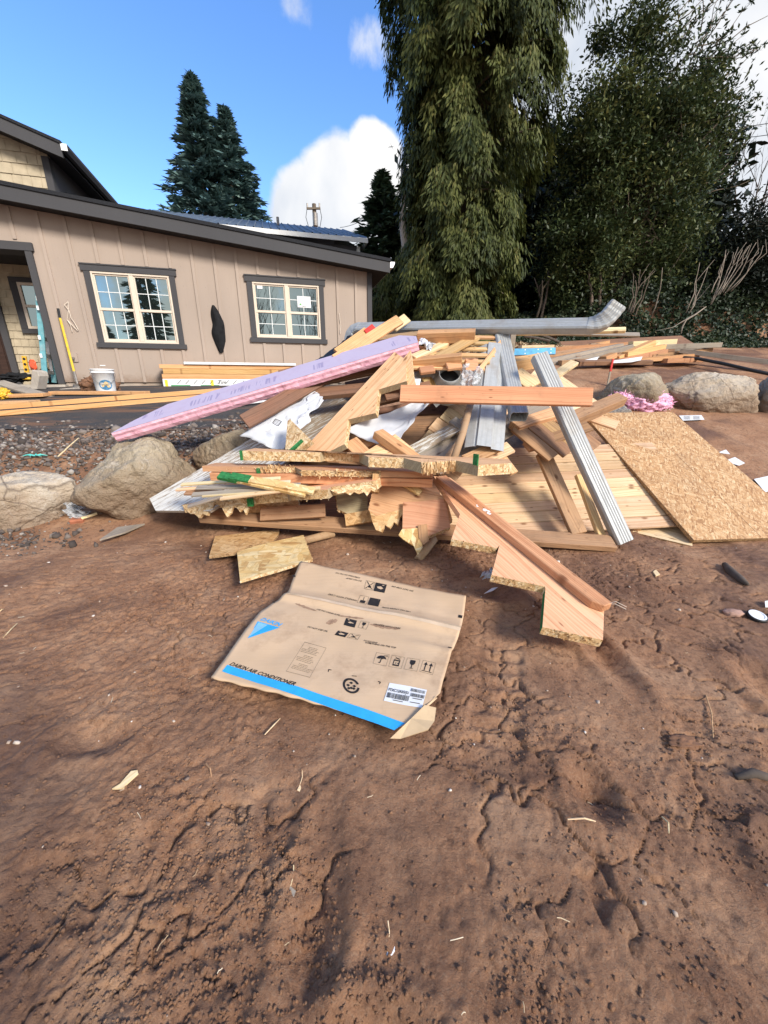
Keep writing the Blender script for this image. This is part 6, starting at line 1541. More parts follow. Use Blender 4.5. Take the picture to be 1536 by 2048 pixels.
F = frame((a + b) / 2, b - a, (0, 0, 1)); MB().box(-(b - a).length / 2, (b - a).length / 2, 0, .09, -.058, 0, M=F).build('nailed_board', M['fir_red'], s2, F, bevel=.003)
a = p2[1]; MB().box(-.004, .02, -.008, .01, -.044, -.008, M=Matrix.Translation(a)).build('green_edge', M['green'], s2)
# third, rising to the right
A, B = Pg(365, 1012, 2.58), Pg(758, 962, 2.40); n = (B - A).cross(V3(0, 1, .02)).normalized(); n = n if n.z > 0 else -n
px = [(365, 1010), (428, 1000), (497, 994), (505, 992), (573, 986), (578, 984), (655, 979), (662, 974), (752, 961), (760, 955)]
pts = [hit(x, y, A, n) for x, y in px]; allp = pts + [pts[-1] + V3(.0, .13, .0), pts[0] + V3(.1, .13, 0)]
F = frame(A.lerp(B, .5), B - A, n); s3 = MB().prism(allp, -n * .062, 0, [1, 1, 2, 1, 2, 1, 2, 1, 1, 0, 0, 0]).build('stair_stringer', SM(), None, F); tag(s3, 'lowest flat stringer rising to the right, shredded pale fibres under its edge', 'stair stringer', ST)
def flap(par, px, P_, n__, t__, mat, grain, name='torn_flap'):
    n__ = Vector(n__).normalized(); q_ = [hit(x, y, P_, n__) for x, y in px]; g0, g1 = hit(*grain[0], P_, n__), hit(*grain[1], P_, n__)
    MB().prism(q_, -n__ * t__).build(name, M[mat], par, frame(sum(q_, Vector()) / len(q_), g1 - g0, n__))
flap(s3, [(366, 1013), (428, 1004), (424, 1022), (418, 1020), (414, 1031), (405, 1028), (398, 1036), (388, 1027), (380, 1028), (372, 1019)], pts[0].lerp(pts[1], .5) + V3(0, -.012, -.02), (-.15, -.9, .4), .03, 'strand', ((370, 1025), (425, 1005)))
flap(s3, [(428, 1006), (496, 998), (497, 1016), (492, 1030), (486, 1018), (480, 1024), (474, 1016), (466, 1014), (462, 1026), (454, 1034), (448, 1024), (442, 1012)], pts[1].lerp(pts[2], .5) + V3(0, -.012, -.02), (0, -.9, .4), .025, 'strand', ((440, 1030), (490, 1000)))
flap(s3, [(660, 980), (752, 967), (750, 984), (742, 980), (734, 992), (728, 984), (718, 988), (708, 984), (700, 990), (690, 985), (676, 988), (668, 984)], pts[7].lerp(pts[8], .5) + V3(0, -.012, -.02), (0, -.9, .4), .025, 'strand', ((660, 985), (750, 970)))
fray(s3, [(pts[0], pts[1])], n, .07, (-.15, -.35, -.75), 40, .035, 11, 'splinter_b', .008)
fray(s3, [(pts[1], pts[2])], n, .06, (0, -.35, -.9), 40, .035, 12, w=.009)
fray(s3, [(pts[3], pts[5]), (pts[5], pts[6])], n, .07, (0, -.8, -.5), 90, .03, 13)
fray(s3, [(pts[7], pts[8])], n, .06, (0, -.4, -.8), 40, .03, 15, w=.009)
a = pts[2]; MB().box(-.01, .03, -.014, .01, -.066, -.01, M=Matrix.Translation(a)).build('green_edge', M['green'], s3)
F = frame(pts[-1] + V3(-.03, -.02, .01), V3(.1, 0, 1), (0, -1, 0)); MB().box(-.10, .02, -.02, .02, -.02, .01, M=F).build('upright_cleat', M['fir'], s3, F, bevel=.002)
# torn block hanging behind it
px = [(672, 988), (735, 975), (735, 1022), (700, 1030), (675, 1018)]
o, pts, nn = sheetpoly('stringer_offcut', 'dark torn stump of strand board under the lowest flat stringer', 'offcut', px, Pg(700, 1000, 2.66), (.1, -.8, .5), .05, [M['edge_grey'], M['strand']], ((675, 990), (735, 978)), 1)
fray(o, [(pts[2], pts[3]), (pts[3], pts[4]), (pts[4], pts[0])], nn, .05, (0, -.3, -.9), 130, .055, 16, 'splinter_b', .008)
px = [(480, 1012), (596, 992), (598, 1024), (490, 1024)]
o, pts, nn = sheetpoly('stringer_offcut', 'brown strand offcut lying in the shade above the front board', 'offcut', px, Pg(540, 1010, 2.72), (0, -.85, .5), .04, [M['osb'], M['strand']], ((480, 1020), (596, 1010)), 1)
# split pieces, front middle
px = [(744, 985), (760, 962), (800, 968), (850, 977), (892, 994), (905, 1040), (860, 1064), (815, 1015), (752, 1032), (737, 1020)]
o, pts, nn = sheetpoly('stair_stringer', 'split stringer piece with curved pink grain behind the square one', 'stair stringer', px, Pg(800, 1000, 2.52), (-.08, -.72, .68), .05, SM(), ((760, 970), (880, 1000)), [2, 0, 0, 0, 1, 1, 1, 1, 1, 1], ST)
flap(o, [(738, 1016), (752, 1030), (790, 1022), (812, 1014), (812, 1022), (800, 1034), (796, 1050), (788, 1044), (780, 1056), (770, 1050), (764, 1064), (752, 1060), (744, 1042)], pts[8] + V3(0, -.01, -.015), (-.1, -.75, .65), .03, 'osb', ((745, 1050), (800, 1025)))
fray(o, [(pts[7], pts[8]), (pts[8], pts[9])], nn, .05, (-.1, -.3, -.9), 40, .035, 17, 'splinter_b', .009, spread=.5)
fray(o, [(pts[9], pts[0])], nn, .05, (-.6, -.3, -.4), 120, .045, 27, 'splinter', .008)
px = [(806, 1004), (840, 1003), (886, 998), (893, 1012), (901, 1054), (858, 1072), (840, 1068), (805, 1058)]
o, pts, nn = sheetpoly('stair_stringer', 'square ended stringer piece with a knot, broken at its lower left', 'stair stringer', px, Pg(850, 1030, 2.40), (.0, -.70, .71), .05, SM(), ((808, 1020), (890, 1030)), [1, 0, 2, 2, 1, 1, 1, 1], ST)
flap(o, [(804, 1058), (838, 1056), (850, 1062), (852, 1080), (843, 1078), (845, 1094), (836, 1110), (828, 1092), (818, 1086), (806, 1078), (797, 1070)], pts[7] + V3(.02, -.012, 0), (-.05, -.75, .65), .02, 'osb_y', ((805, 1065), (840, 1100)))
flap(o, [(836, 1050), (854, 1048), (858, 1082), (846, 1090), (838, 1076)], pts[7] + V3(.02, -.03, 0), (.05, -.75, .65), .02, 'cedar', ((846, 1050), (848, 1085)))
fray(o, [(pts[6].lerp(pts[7], .15), pts[7])], nn, .05, (-.15, -.35, -.85), 34, .04, 18, 'splinter', .010, spread=.4)
fray(o, [(pts[4], pts[6])], nn, .05, (0, -.5, -.7), 140, .03, 19, 'splinter_b', .007)
board('splinter_stick', 'short yellow strand stick lying beside the split stringer', 'stick', (795, 955, 2.60), (842, 984, 2.52), .06, .02, M['osb_y'], (0, -.6, .8))
px = [(728, 905), (790, 868), (830, 900), (800, 930), (740, 940)]
o, pts, nn = sheetpoly('stringer_offcut', 'orange toothed offcut under the red brown two by four', 'offcut', px, Pg(775, 905, 2.74), (.0, -.5, .86), .04, SM('veneer_y'), ((730, 915), (830, 890)), 1)
# front right stringer with two by four
gA, gB = Pg(1206, 1262, 1.36), Pg(870, 960, 2.66); axs = (gB - gA).normalized(); wv = V3(.90, .42, .0); wv = (wv - axs * wv.dot(axs)).normalized(); n = wv.cross(axs); n = n if n.z > 0 else -n
print('stringer', gA, gB, n)
px = [(867, 952), (920, 1028), (903, 1078), (994, 1096), (999, 1090), (983, 1150), (1090, 1173), (1091, 1177), (1085, 1254), (1206, 1280), (1209, 1200), (1010, 1040), (900, 955)]
o, pts, nn = sheetpoly('stair_stringer', 'longest pink stringer at front right, two by four along its top and green foot', 'stair stringer', px, gA, n, .042, SM(), ((870, 955), (1206, 1245)), [0, 2, 1, 1, 2, 1, 1, 3, 1, 0, 0, 0, 0], ST)
fray(o, [(pts[2], pts[3]), (pts[5], pts[6])], nn, .042, (-.05, -.5, -.5), 130, .030, 20, 'splinter_b', .007)
fray(o, [(pts[8], pts[9])], nn, .042, (.02, -.6, -.4), 120, .028, 21, 'splinter_b', .007)
# the two by four
a = hit(880, 962, gA, n) + n * .042; b = hit(1206, 1224, gA, n) + n * .042
mb = MB(); F = frame((a + b) / 2, b - a, n); L = (b - a).length / 2; print('2x4 len', 2 * L)
tb = MB().prism([F @ V3(-L, -.043, 0), F @ V3(L - .045, -.043, 0), F @ V3(L, -.01, 0), F @ V3(L, .043, 0), F @ V3(-L, .043, 0)], -n * .0415).build('nailed_board', M['fir_red'], o, F, bevel=.004)
mb = MB(); c = F @ V3(-.18, -.01, .002)
import random as _r
for (dx_, dy_, r_) in ((0, 0, .022), (.02, .012, .014), (.045, -.004, .016), (-.05, -.02, .010), (-.065, -.012, .007)):
    q = F @ V3(-.18 + dx_, dy_, .0008); pp = [q + (F.to_3x3() @ V3(math.cos(k / 9 * 6.28) * r_ * (.7 + .5 * _r.random()), math.sin(k / 9 * 6.28) * r_ * (.5 + .4 * _r.random()), .001)) for k in range(9)]; mb.add(pp, [list(range(9))])
mb.build('paint_splash', M['white'], tb, recalc=False)
mb = MB(); e = F @ V3(L - .01, .02, -.01)
for dz_ in (0, .012): mb.tube([e, e + V3(.03, -.01, .02 - dz_), e + V3(.07, -.03, .005 - dz_)], .0012, 4)
mb.build('loose_fibre', M['vinyl'], o, recalc=False)
# lath bundle on the left
LG = 'thin lath strips on the left of the pile'
lath = [((362, 968, 2.95), (560, 955, 2.9), .03, 'top lath strip of the bundle, longest and straight', 'pale'), ((352, 978, 2.95), (580, 962, 2.88), .03, 'second lath strip from the top of the bundle', 'pine'), ((392, 975, 2.9), (600, 968, 2.85), .035, 'lath strip tucked beneath the second one', 'grey'), ((384, 988, 2.86), (560, 976, 2.82), .04, 'wide grey lath strip in the middle of the bundle', 'grey'),
        ((405, 990, 2.84), (640, 975, 2.78), .03, 'long thin lath strip under the grey one', 'pale'), ((375, 1012, 2.78), (445, 990, 2.82), .03, 'short lath pointing down left', 'grey'), ((440, 996, 2.8), (570, 979, 2.78), .03, 'lath strip pointing up right from the gap', 'pale'), ((370, 984, 2.93), (520, 985, 2.88), .05, 'flat brown lath at the back of the bundle', 'fir_old')]
for a, b, w, lab, mt in lath: board('lath_strip', lab, 'lath', (a[0], a[1], a[2] - .40), (b[0], b[1], b[2] - .40), w, .012, M[mt], (0, -.4, .9), LG, .001)
for a, b, lab in (((446, 950, 2.46), (612, 985, 2.36), 'strand strip with green tip, crossing over the laths'), ((470, 952, 2.44), (628, 980, 2.36), 'second strand strip with green tip, right above the first')):
    o = board('strand_strip', lab, 'strip', a, b, .06, .02, M['osb_y'], (.12, -.45, .88), None, .001)
    q0, q1 = Pg(*a), Pg(*b); F = frame(q0.lerp(q1, .10), q1 - q0, (.12, -.45, .88)); MB().box(-.085, .05, -.032, .032, -.0215, .0015, M=F).build('green_end', M['green'], o, F)
# OSB scraps on the mud
def scrap(label, px, z, n, t, mat, grain, name='osb_scrap', cat='OSB scrap', group=None, e=None):
    o_, p_, n2 = sheetpoly(name, label, cat, px, V3(0, 2.4, z), n, t, [M[mat], M[e or 'osb_edge']], grain, 1, group); return o_, p_, n2
OG = 'OSB scraps on the mud before the pile'
scrap('farther OSB scrap, redder, half under the bright one', [(430, 1072), (490, 1066), (560, 1058), (556, 1070), (545, 1084), (500, 1090), (480, 1105), (418, 1113)], .055, (0, .02, 1), .016, 'osb', ((430, 1090), (556, 1072)), group=OG)
o, pts, nn = scrap('nearer bright yellow OSB scrap touching the cardboard', [(474, 1104), (510, 1092), (560, 1080), (607, 1070), (614, 1090), (625, 1118), (560, 1138), (480, 1161)], .085, (0, -.03, 1), .018, 'osb_y', ((480, 1140), (620, 1100)), group=OG, e='strand')
fray(o, [(pts[3], pts[5])], nn, .018, (1, .0, -.1), 50, .018, 31, w=.006)

GF = 'small scraps filling the heap'
for a, b, w_, t_, mt, nn_, lab in (((700, 880, 2.9), (745, 925, 2.72), .12, .04, 'fir_red', (0, -.6, .8), 'small red block between the tall stringer foot and the flat stringers'),
        ((905, 838, 3.1), (962, 878, 2.95), .09, .02, 'grey', (0, -.6, .8), 'grey scrap board right behind the cardboard tubes'),
        ((1000, 905, 2.82), (1030, 945, 2.70), .06, .03, 'fir', (0, -.5, .85), 'short orange scrap right of the green marked stringer end'),
        ((620, 955, 2.64), (760, 972, 2.58), .10, .02, 'osb', (0, -.7, .7), 'strand scrap wedged between the two lower flat stringers'),
        ((520, 1028, 2.62), (650, 1020, 2.62), .10, .03, 'fir_old', (0, -.8, .6), 'weathered scrap in the shade behind the long front board'),
        ((690, 1040, 2.56), (745, 1030, 2.56), .09, .03, 'osb', (0, -.8, .6), 'strand scrap standing behind the front board near the split piece'),
        ((905, 1000, 2.6), (985, 1050, 2.5), .07, .03, 'fir_old', (.1, -.4, .9), 'dark scrap board under the longest stringer'),
        ((985, 770, 3.3), (1000, 830, 3.1), .07, .02, 'fir_old', (0, -.7, .7), 'brown slat between flashing and short downspout'),
        ((850, 752, 3.35), (868, 775, 3.25), .08, .015, 'osb_y', (0, -.8, .6), 'bright scrap chip left of the duct collar'),
        ((770, 790, 3.12), (862, 770, 3.2), .09, .03, 'brown', (0, -.8, .6), 'brown board tucked behind the crossing board end'),
        ((1090, 880, 3.0), (1180, 850, 3.1), .10, .02, 'cedar', (0, -.6, .8), 'brown plank lying behind the long downspout'),
        ((1160, 825, 3.5), (1235, 850, 3.35), .12, .02, 'pine', (0, -.6, .8), 'pale plank between the beam and the OSB corner')):
    board('scrap_board', lab, 'scrap board', a, b, w_, t_, M[mt], nn_, GF, .002)
# ------------------------------------------------------------------ flattened carton
CZ = .062
def cz(x, y):
    # crease line across the carton, one flap lifting beyond it
    a, b = CRA, CRB; d = ((x - a.x) * (b.y - a.y) - (y - a.y) * (b.x - a.x)) / math.hypot(b.x - a.x, b.y - a.y)   # + on the near side
    z = CZ + .022 * math.exp(-(d / .035) ** 2) + .010 * mnoise.noise(V3(x * 3.2, y * 3.2, 4)) + .004 * mnoise.noise(V3(x * 9, y * 9, 1))
    z += .05 * max(0, -d) + .012 * math.exp(-((d - .16) / .02) ** 2) * sstep(.0, .3, np.array(x)).item() + .003 * math.sin(d * 90) * math.exp(-(d / .09) ** 2)
    return z
def cpt(x, y, dz=0.0):
    p = hit(x, y, V3(0, 0, CZ), ZV); return V3(p.x, p.y, cz(p.x, p.y) + dz)
CRA, CRB = hit(572, 1190, V3(0, 0, CZ), ZV), hit(922, 1262, V3(0, 0, CZ), ZV)
left = [(422, 1352, 0), (470, 1290, .22), (520, 1222, .47), (546, 1203, .56), (574, 1189, .66), (586, 1160, .82), (602, 1129, 1)]
right = [(862, 1468, 0), (874, 1415, .15), (886, 1362, .30), (903, 1306, .48), (921, 1264, .64), (928, 1228, .82), (932, 1197, 1)]
def side(L_, t):
    return (float(np.interp(t, [q[2] for q in L_], [q[0] for q in L_])), float(np.interp(t, [q[2] for q in L_], [q[1] for q in L_])))
ctn = empty('carton', cpt(680, 1300), 'flattened brown cardboard carton with blue stripe lying on the mud', 'carton')
NX, NY = 64, 56; vs = []; fs = []
for j in range(NY + 1):
    for i in range(NX + 1):
        s, t = i / NX, j / NY; a, b = side(left, t), side(right, t)
        x, y = a[0] + (b[0] - a[0]) * s, a[1] + (b[1] - a[1]) * s
        if j == 0: y += 1.2 * math.sin(i * .9)
        vs.append(cpt(x, y))
cut = hit(779, 1479, V3(0, 0, CZ), ZV), hit(846, 1420, V3(0, 0, CZ), ZV)      # folded lower right corner
def beyond(p): return (cut[1].x - cut[0].x) * (p.y - cut[0].y) - (cut[1].y - cut[0].y) * (p.x - cut[0].x) < 0 and p.x > cut[0].x - .01
_cd = cut[1] - cut[0]; _cd.z = 0
for i in range(len(vs)):
    if beyond(vs[i]):
        k_ = max(-.02, min(1.05, (vs[i] - cut[0]).dot(_cd) / _cd.dot(_cd))); q_ = cut[0] + _cd * k_; vs[i] = V3(q_.x, q_.y, cz(q_.x, q_.y))
for j in range(NY):
    for i in range(NX):
        f = (j * (NX + 1) + i, j * (NX + 1) + i + 1, (j + 1) * (NX + 1) + i + 1, (j + 1) * (NX + 1) + i)
        fs.append(f)
o = MB().add(vs, fs).build('carton_sheet', M['card'], ctn, Matrix.Translation(cpt(680, 1300)), smooth=True, recalc=False); s_ = o.modifiers.new('s', 'SOLIDIFY'); s_.thickness = .006; s_.offset = -1
fl_ = [cpt(779, 1479, .004), cpt(822, 1441, .006), cpt(848, 1418, .010), cpt(871, 1413, -.012), cpt(868, 1440, -.01), cpt(856, 1459, -.004), cpt(800, 1474, -.008)]
o = MB().add(fl_, [(0, 1, 6), (1, 2, 4, 5), (2, 3, 4), (1, 5, 6)]).build('folded_corner', M['card_in'], ctn, Matrix.Translation(fl_[0]), recalc=False); s_ = o.modifiers.new('s', 'SOLIDIFY'); s_.thickness = .005; s_.offset = -1
def cpoly(name, px, mat, dz=.0014, parent=ctn, div=1):
    mb_ = MB()
    if div > 1 and len(px) == 4:
        a, b, c_, d = [Vector(q) for q in px]; vs_ = []
        for i in range(div + 1):
            s = i / div; u0 = a.lerp(b, s); u1 = d.lerp(c_, s); vs_ += [cpt(u0.x, u0.y, dz), cpt((u0.x + u1.x) / 2, (u0.y + u1.y) / 2, dz), cpt(u1.x, u1.y, dz)]
        mb_.add(vs_, [(3 * i + k, 3 * i + 3 + k, 3 * i + 4 + k, 3 * i + 1 + k) for i in range(div) for k in (0, 1)])
    else: mb_.add([cpt(x, y, dz) for x, y in px], [list(range(len(px)))])
    return mb_.build(name, M[mat] if isinstance(mat, str) else mat, parent, WM[ctn.name], recalc=False)
def ctext(body, A, B, mat='ink', bold=.0, shear=0, hs=1.0, parent=ctn, dz=.0016, name='printed_text'):
    a, b = hit(*A, V3(0, 0, CZ), ZV), hit(*B, V3(0, 0, CZ), ZV); e1 = (b - a); Lw = e1.length; e1.normalize(); e2 = ZV.cross(e1)
    cu = bpy.data.curves.new('t', 'FONT'); cu.body = body; cu.size = 1; cu.shear = shear; cu.offset = bold; cu.resolution_u = 2
    to = bpy.data.objects.new('t_tmp', cu); COL.objects.link(to); dg = bpy.context.evaluated_depsgraph_get(); dg.update()
    me = bpy.data.meshes.new_from_object(to.evaluated_get(dg)); bpy.data.objects.remove(to); bpy.data.curves.remove(cu)
    w_ = max(v.co.x for v in me.vertices) or 1; k_ = Lw / w_; inv = WM[parent.name].inverted()
    for v in me.vertices:
        p = a + e1 * v.co.x * k_ + e2 * v.co.y * k_ * hs; v.co = inv @ V3(p.x, p.y, cz(p.x, p.y) + dz)
    me.name = name; me.materials.clear(); me.materials.append(M[mat]); o_ = bpy.data.objects.new(name, me); return link(o_, WM[parent.name], parent)
Z5 = lambda x, y: (400 + x / 2.743, 1100 + y / 2.743)           # reading positions off the enlarged photo
def zp(*q): return [Z5(*a) for a in q]
cpoly('blue_stripe', zp((150, 628), (1125, 950), (1065, 990), (120, 662)), 'inkblue', div=24)
ctext('DAIKIN AIR CONDITIONER', Z5(158, 628), Z5(516, 752), bold=.022, shear=.28)
ctext('DAIKIN', Z5(328, 388), Z5(438, 421), 'inkblue', bold=.03, shear=.2)
cpoly('blue_triangle', zp((318, 396), (437, 428), (345, 462), (262, 492)), 'inkblue')
cpoly('pale_triangle', zp((322, 402), (372, 415), (268, 486)), 'inkblue2', .0022)
def frame_px(q, w, mat='ink', name='printed_frame', dz=.0014):
    q = [Vector(p) for p in q]; c_ = sum(q, Vector((0, 0))) / len(q); mb_ = MB()
    for i in range(len(q)):
        a, b = q[i], q[(i + 1) % len(q)]; ai, bi = a + (c_ - a).normalized() * w, b + (c_ - b).normalized() * w
        mb_.add([cpt(a.x, a.y, dz), cpt(b.x, b.y, dz), cpt(bi.x, bi.y, dz), cpt(ai.x, ai.y, dz)], [(0, 1, 2, 3)])
    return mb_.build(name, M[mat], ctn, WM[ctn.name], recalc=False)
frame_px(zp((575, 503), (693, 538), (603, 705), (473, 668)), .6)
mb = MB()
rr = random.Random(12)
a, b, c_, d = [Vector(Z5(*q)) for q in ((575, 503), (693, 538), (603, 705), (473, 668))]
for i in range(19):
    t = .07 + i * .046; l = a.lerp(d, t); r_ = b.lerp(c_, t); u0 = rr.uniform(.06, .14) if i % 6 not in (1, 2) else .30; u1 = rr.uniform(.72, .94) if i % 6 not in (1, 2) else .70
    if i % 6 == 0: continue
    u = u0
    while u < u1:
        v_ = min(u1, u + rr.uniform(.03, .12)); p, q = l.lerp(r_, u), l.lerp(r_, v_); dn = (d - a).normalized() * .62
        mb.add([cpt(p.x, p.y, .0014), cpt(q.x, q.y, .0014), cpt(q.x + dn.x, q.y + dn.y, .0014), cpt(p.x + dn.x, p.y + dn.y, .0014)], [(0, 1, 2, 3)]); u = v_ + .02
mb.build('printed_notice', M['ink'], ctn, WM[ctn.name], recalc=False)
# corner marks, recycling ring
mb = MB()
for q in (((705, 655), (722, 659), (721, 663), (709, 660), (706, 672), (702, 671)), ((978, 725), (993, 729), (987, 742), (983, 741), (987, 733), (977, 729)), ((833, 689), (860, 691), (860, 695), (833, 693))): mb.add([cpt(*Z5(*p), .0014) for p in q], [list(range(len(q)))])
cc = Vector((830, 750)); 
def el(a, r): return Z5(cc.x + (r * 46) * math.cos(a) + 3 * math.sin(a), cc.y + (r * 45) * math.sin(a) + 6 * math.cos(a) * r)
for i in range(36):
    a0, a1 = i / 36 * 6.283, (i + 1) / 36 * 6.283
    if 34 <= i <= 35 or i == 0: continue
    mb.add([cpt(*el(a0, 1), .0014), cpt(*el(a1, 1), .0014), cpt(*el(a1, .74), .0014), cpt(*el(a0, .74), .0014)], [(0, 1, 2, 3)])
for ang, ofx, ofy in ((0, -17, -2), (1, 17, 3), (2, 0, -16), (3, 0, 14), (4, -13, 16), (5, 14, 18)):
    q = [(cc.x + ofx + x, cc.y + ofy + y) for x, y in ((-11, -2), (0, -9), (11, -1), (1, 7))]; mb.add([cpt(*Z5(*p), .0014) for p in q], [(0, 1, 2, 3)])
mb.build('recycling_mark', M['ink'], ctn, WM[ctn.name], recalc=False)
# four handling pictograms
def picto(o4, kind):
    o4 = [Vector(Z5(*p)) for p in o4]; frame_px(o4, .55, name='pictogram_frame')
    def P(u, v): a_ = o4[0].lerp(o4[1], u).lerp(o4[3].lerp(o4[2], u), v); return cpt(a_.x, a_.y, .0014)
    mb_ = MB(); pl = lambda pts: mb_.add([P(*p) for p in pts], [list(range(len(pts)))])
    if kind == 'umbrella':
        pl([(.14, .48), (.22, .30), (.38, .20), (.60, .18), (.78, .28), (.88, .46), (.70, .42), (.60, .48), (.48, .44), (.34, .50)]); pl([(.48, .44), (.54, .44), (.52, .84), (.40, .86), (.38, .78), (.46, .78)])
        for x in (.70, .82, .90): pl([(x, .10), (x + .04, .11), (x - .04, .22), (x - .07, .2)])
    elif kind == 'stack':
        pl([(.25, .32), (.75, .32), (.75, .42), (.25, .42)]); pl([(.25, .42), (.31, .42), (.31, .84), (.25, .84)]); pl([(.69, .42), (.75, .42), (.75, .84), (.69, .84)]); pl([(.25, .72), (.75, .72), (.75, .84), (.25, .84)])
        pl([(.24, .08), (.32, .08), (.76, .28), (.68, .30)]); pl([(.70, .08), (.78, .08), (.32, .30), (.24, .28)]); 
    elif kind == 'glass':
        pl([(.30, .14), (.70, .14), (.70, .40), (.62, .52), (.53, .56), (.53, .80), (.68, .86), (.32, .86), (.47, .80), (.47, .56), (.38, .52), (.30, .40)])
    elif kind == 'arrows':
        for x in (.30, .70): pl([(x - .035, .30), (x + .035, .30), (x + .035, .80), (x - .035, .80)]); pl([(x, .10), (x + .15, .34), (x - .15, .34)])
        pl([(.12, .83), (.88, .83), (.88, .88), (.12, .88)])
    elif kind == 'solid':
        pl([(0, 0), (1, 0), (1, 1), (0, 1)]); mb_.build('pictogram', M['ink'], ctn, WM[ctn.name], recalc=False); mb_ = MB()
        for q in ([(.2, .55), (.45, .35), (.8, .45), (.7, .62), (.4, .7)], [(.15, .12), (.4, .15), (.3, .25)]): mb_.add([P(*p) + V3(0, 0, .0006) for p in q], [list(range(len(q)))])
        mb_.build('pictogram', M['card'], ctn, WM[ctn.name], recalc=False); return
    elif kind == 'load':
        pl([(.22, .5), (.78, .5), (.78, .88), (.22, .88)]); pl([(.47, .15), (.53, .15), (.53, .5), (.47, .5)])
    elif kind == 'cross':
        pl([(.1, .1), (.17, .08), (.9, .88), (.83, .9)]); pl([(.83, .08), (.9, .1), (.17, .9), (.1, .88)]); pl([(.3, .55), (.6, .5), (.62, .72), (.34, .75)])
    mb_.build('pictogram', M['ink'], ctn, WM[ctn.name], recalc=False)
picto([(968, 560), (1040, 574), (1020, 640), (948, 624)], 'umbrella'); picto([(1054, 576), (1124, 592), (1104, 656), (1034, 641)], 'stack')
picto([(1138, 594), (1208, 610), (1190, 676), (1118, 660)], 'glass'); picto([(1224, 612), (1294, 627), (1276, 692), (1204, 676)], 'arrows')
ctext('14', Z5(1066, 626), Z5(1090, 631))
picto([(1025, 202), (965, 190), (952, 232), (1012, 243)][::1], 'solid'); picto([(960, 190), (913, 180), (900, 221), (948, 230)], 'cross')
picto([(992, 276), (935, 266), (920, 304), (978, 316)], 'solid'); picto([(928, 264), (880, 254), (862, 292), (912, 303)], 'load')
picto([(802, 374), (862, 388), (848, 424), (788, 410)], 'solid'); picto([(882, 390), (930, 400), (912, 436), (866, 424)], 'glass')
picto([(758, 440), (816, 452), (796, 476), (738, 464)], 'solid'); picto([(826, 453), (882, 464), (864, 490), (806, 478)], 'cross')
for body, A, B in (('DO NOT DROP', (890, 181), (806, 166)), ('SOMETHING ON THE TOP', (880, 166), (748, 139)), ('DO NOT STEP ON', (1172, 232), (1055, 208)), ('HANDLE WITH CARE', (864, 277), (708, 241)), ('USE PAD UNDER ROPE', (1157, 348), (1003, 316)),
                   ('USE PAD UNDER ROPE', (638, 328), (764, 362)), ('HANDLE WITH CARE', (950, 414), (1098, 441)), ('DO NOT STEP ON', (588, 424), (696, 449)), ('DO NOT DROP', (897, 497), (972, 513)), ('SOMETHING ON THE TOP', (905, 509), (1074, 543))):
    ctext(body, Z5(*A), Z5(*B), bold=.012, hs=1.25)
for q in (((1418, 362), (1440, 366), (1437, 379), (1415, 375)), ((1362, 534), (1383, 538), (1380, 548), (1359, 544)), ((510, 146), (526, 150), (523, 157), (507, 153)), ((398, 276), (412, 280), (408, 286), (395, 283))): cpoly('edge_mark', zp(*q), 'ink')
lab = cpoly('shipping_label', zp((1040, 735), (1245, 775), (1217, 873), (1008, 830)), 'label', .002, div=10)
LQ = [Vector(Z5(*q)) for q in ((1040, 735), (1245, 775), (1217, 873), (1008, 830))]
def LP(u, v, dz=.0042): a_ = LQ[0].lerp(LQ[1], u).lerp(LQ[3].lerp(LQ[2], u), v); return cpt(a_.x, a_.y, dz)
mb = MB(); rr = random.Random(5)
for (u0, u1, v0, v1) in ((.04, .60, .52, .80), (.60, .96, .10, .26), (.62, .98, .34, .52)):
    u = u0
    while u < u1:
        w_ = rr.choice((.006, .010, .014)); mb.add([LP(u, v0), LP(u + w_, v0), LP(u + w_, v1), LP(u, v1)], [(0, 1, 2, 3)]); u += w_ + rr.choice((.005, .008, .012))
for (u0, u1, v) in ((.22, .48, .86), (.70, .95, .58), (.66, .92, .80)):
    mb.add([LP(u0, v), LP(u1, v), LP(u1, v + .035), LP(u0, v + .035)], [(0, 1, 2, 3)])
mb.build('barcode', M['ink'], lab, WM[ctn.name], recalc=False)
def lp2(u, v): a_ = LQ[0].lerp(LQ[1], u).lerp(LQ[3].lerp(LQ[2], u), v); return (a_.x, a_.y)
ctext('FTXC12AXVJU', lp2(.03, .44), lp2(.57, .44), bold=.02, hs=1.5, parent=lab, dz=.0044)
cpoly('packing_tape', zp((490, 238), (1432, 440), (1424, 462), (478, 256)), 'tape', .0012, div=40)
mb = MB(); rr = random.Random(9)
for (x0, y0, x1, y1, w_) in ((520, 290, 640, 335, 9), (690, 400, 755, 385, 16), (930, 410, 1100, 440, 12), (760, 360, 900, 375, 8)):
    n_ = 14; up_ = []; dn_ = []
    for i in range(n_ + 1): s = i / n_; x = x0 + (x1 - x0) * s; y = y0 + (y1 - y0) * s; h_ = w_ * math.sin(s * 3.14) ** .5 * rr.uniform(.5, 1); up_.append(cpt(*Z5(x, y - h_), .001)); dn_.append(cpt(*Z5(x, y + h_), .001))
    mb.add(up_ + dn_, [(i, i + 1, n_ + 2 + i, n_ + 1 + i) for i in range(n_)])
mb.build('torn_patch', plain('torn_cardboard', (.36, .22, .13), .9, 0, .3, 40, .5), ctn, WM[ctn.name], recalc=False)

